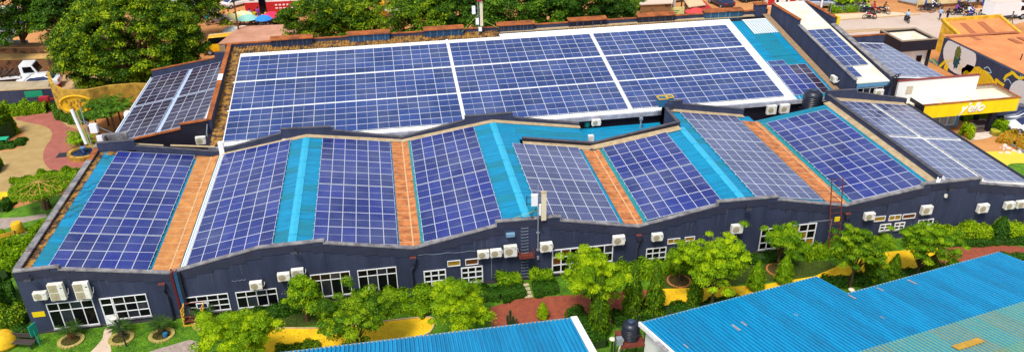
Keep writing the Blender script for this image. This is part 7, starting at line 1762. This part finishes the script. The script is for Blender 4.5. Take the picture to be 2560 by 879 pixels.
for px, lab in (((1697, 702), 'brick ring round the small tufted tree, left'), ((1945, 675), 'brick ring round the tufted tree between white windows')):
    q = PZ(*px); b = MB()
    for k in range(24): a = 2*math.pi*k/24; b.obox((q.x+.85*math.cos(a), q.y+.85*math.sin(a), .04), (.06*math.cos(a), .06*math.sin(a), 0), (-.10*math.sin(a), .10*math.cos(a), 0), (0, 0, .05))
    o = b.build('tree_ring', RUSTVAL2); tag(o, lab, 'brick ring'); b = MB(); b.lathe((q.x, q.y, .014), [(.8, 0), (.02, .02)], 20); o = b.build('soil_patch', mat('dark_soil', (.09, .04, .015), .95, noise=.4, nscale=6)); o['kind'] = 'structure'
def frondy(name, lab, px, mesh, h, s, cat='palm', rz=0, group=None):
    q = PZ(*px); t = thing(name, lab, cat, q, group); o = bpy.data.objects.new('fronds', mesh); COL.objects.link(o); o.parent = t; o.scale = (s,)*3; o.rotation_euler = (0, 0, rz)
    b = MB(); b.tube([(0, 0, 0), (.05, .03, h*s)], .12*s, 8, r2=.08*s); part(b, 'trunk', BARK, t)
GP = 'palms behind the left roof corner'
for i, (px, s, lab) in enumerate((((245, 330), .95, 'palm nearest the tilted antenna pole'), ((285, 320), 1.0, 'palm against the eave of the lean-to block'), ((268, 300), .95, 'palm behind the other two, under the stone wall end'), ((222, 315), .75, 'small palm at the plaza edge above the basin'), ((300, 300), .9, 'palm farthest right, touching the annex gutter'))):
    frondy('garden_palm', lab, (px[0]+4, px[1]+14), PALM, 2.2, s*1.1, 'palm', i*1.1, GP)
frondy('arching_fern', 'arching fern over the round water basin', (205, 368), FERN, .5, 1.3, 'fern')
frondy('arching_fern', 'fern left of the water basin rim', (196, 352), FERN, .5, 1.0, 'fern', 1.0)
# thatched frame pergola on a stout trunk
q = PZ(118, 520); t = thing('pergola_tree', 'trained flat-topped tree with radiating wooden spokes beside the wing wall', 'tree', q)
b = MB()
for k in range(7): a = k*.9; b.tube([(.28*math.cos(a), .28*math.sin(a), 0), (.2*math.cos(a+.4), .2*math.sin(a+.4), 1.2), (.12*math.cos(a), .12*math.sin(a), 2.3)], .13, 7)
part(b, 'trunk', BARK, t)
b = MB()
for k in range(9): a = k*2*math.pi/9+.2; b.bar((0, 0, 2.75), (2.5*math.cos(a), 2.5*math.sin(a), 2.2), .10, .08)
part(b, 'wooden_spoke', mat('yellow_wood', (.42, .28, .05), .8, noise=.3), t)
n = 9000; r_ = 2.5*np.sqrt(rng.uniform(0.03, 1, n)); a = rng.uniform(0, 2*np.pi, n)
gap = (np.abs(np.mod(a*9/(2*np.pi)-.28, 1)-.5) > .13) | (r_ > 1.9); r_, a = r_[gap], a[gap]; n = len(a)
P_ = np.stack([r_*np.cos(a), r_*np.sin(a), 2.55-.15*r_+rng.normal(size=n)*.12], 1); me = leaf_mesh('crown', P_, unit(rng.normal(size=(n, 3))*.6+np.array([0, 0, 1])), rng.uniform(.06, .13, n), rng.uniform(0, 1, n), LEAF_M, 1.7); o = bpy.data.objects.new('crown', me); COL.objects.link(o); o.parent = t
# cactus and pots
q = PZ(1276, 812); t = thing('cactus_plant', 'dark upright cactus on the red path behind the shed roof', 'cactus', q); b = MB()
for dx, h in ((0, 1.3), (-.2, .9), (.2, .75), (.45, .5)): b.tube([(dx*.6, 0, 0), (dx, 0, h*.5), (dx, 0, h)], .09, 7)
part(b, 'stems', mat('cactus_green', (.02, .05, .015), .8), t)
q = PZ(46, 842); t = thing('potted_plant', 'light green potted plant by the bottom-left wall corner', 'plant', q); b = MB(); b.lathe((0, 0, 0), [(.3, 0), (.42, .5), (.38, .52), (.02, .5)], 12); part(b, 'pot', RUSTM, t); o = bpy.data.objects.new('fronds', FERN); COL.objects.link(o); o.parent = t; o.scale = (.6,)*3

# grass blades on the lawns and fallen leaves on the paths
def inside(P, poly):
    x, y = P[:, 0], P[:, 1]; r = np.zeros(len(P), bool); n = len(poly)
    for i in range(n):
        (xa, ya), (xb, yb) = poly[i], poly[(i+1) % n]
        c = ((ya > y) != (yb > y)) & (x < (xb-xa)*(y-ya)/(yb-ya+1e-12)+xa); r ^= c
    return r
n = 150000; P_ = np.stack([rng.uniform(-9.6, 68, n), rng.uniform(-10.5, -.15, n), np.full(n, .03)], 1)
bad = np.zeros(n, bool)
for nm, poly in FLATS:
    if 'path' in nm: bad |= inside(P_, poly)
P1 = P_[~bad]; k = len(P1); patch = np.sin(P1[:, 0]*1.3+np.sin(P1[:, 1]*1.7))*.25+.45
me = leaf_mesh('lawn_grass', P1+np.array([0, 0, .02]), unit(rng.normal(size=(k, 3))*np.array([1, 1, .3])), rng.uniform(.02, .045, k), patch+rng.normal(size=k)*.22, leafmat('grass_blades', (.03, .10, .003), (.09, .23, .004), (.24, .40, .008), .3), 2.6, np.tile([0, 0, 1.], (k, 1))+rng.normal(size=(k, 3))*.4)
o = bpy.data.objects.new('lawn_grass', me); COL.objects.link(o); tag(o, 'short green grass growing on the garden lawns', 'grass', kind='stuff')
P2 = P_[bad]; P2 = P2[rng.uniform(size=len(P2)) < .05]; k = len(P2)
me = leaf_mesh('fallen_leaves', P2, unit(rng.normal(size=(k, 3))*.3+np.array([0, 0, 1])), rng.uniform(.03, .06, k), rng.uniform(0, 1, k), leafmat('dry_leaves', (.10, .07, .01), (.30, .14, .02), (.14, .20, .02), .1), 1.8)
o = bpy.data.objects.new('fallen_leaves', me); COL.objects.link(o); tag(o, 'dry leaves scattered over the coloured garden paths', 'leaves', kind='stuff')

# ================================================================== LIGHT
w = bpy.data.worlds.new('World'); sc.world = w; w.use_nodes = True
nt = w.node_tree; N = nt.nodes; L = nt.links; bg = N['Background']
sk = N.new('ShaderNodeTexSky'); sk.sky_type = 'NISHITA'; sk.sun_disc = False
EL, AZ_ = 60.0, 215.0          # sun height and compass angle of the sun seen from the scene (deg, x=east, clockwise from +y)
sk.sun_elevation = R(EL); sk.sun_rotation = R(AZ_); sk.dust_density = 3.0; sk.air_density = 1.0; sk.altitude = 1200
hs = N.new('ShaderNodeHueSaturation'); hs.inputs['Saturation'].default_value = .55; L.new(sk.outputs[0], hs.inputs['Color']); L.new(hs.outputs[0], bg.inputs['Color'])
bg.inputs['Strength'].default_value = .15
sun = bpy.data.objects.new('sun', bpy.data.lights.new('sun', 'SUN')); COL.objects.link(sun)
sun.data.energy = 2.4; sun.data.angle = R(16); sun.data.color = (1, .95, .87)
dirv = Vector((math.sin(R(AZ_))*math.cos(R(EL)), math.cos(R(AZ_))*math.cos(R(EL)), math.sin(R(EL))))
sun.rotation_euler = dirv.to_track_quat('Z', 'Y').to_euler()
sc.view_settings.view_transform = 'Standard'; sc.view_settings.look = 'None'; sc.view_settings.exposure = 0.60; sc.view_settings.gamma = 1.0
try: sc.view_settings.use_curve_mapping = False
except Exception: pass
sc.cycles.max_bounces = 6; sc.cycles.diffuse_bounces = 3; sc.cycles.glossy_bounces = 3; sc.cycles.transmission_bounces = 3; sc.cycles.transparent_max_bounces = 4
sc.cycles.use_denoising = True
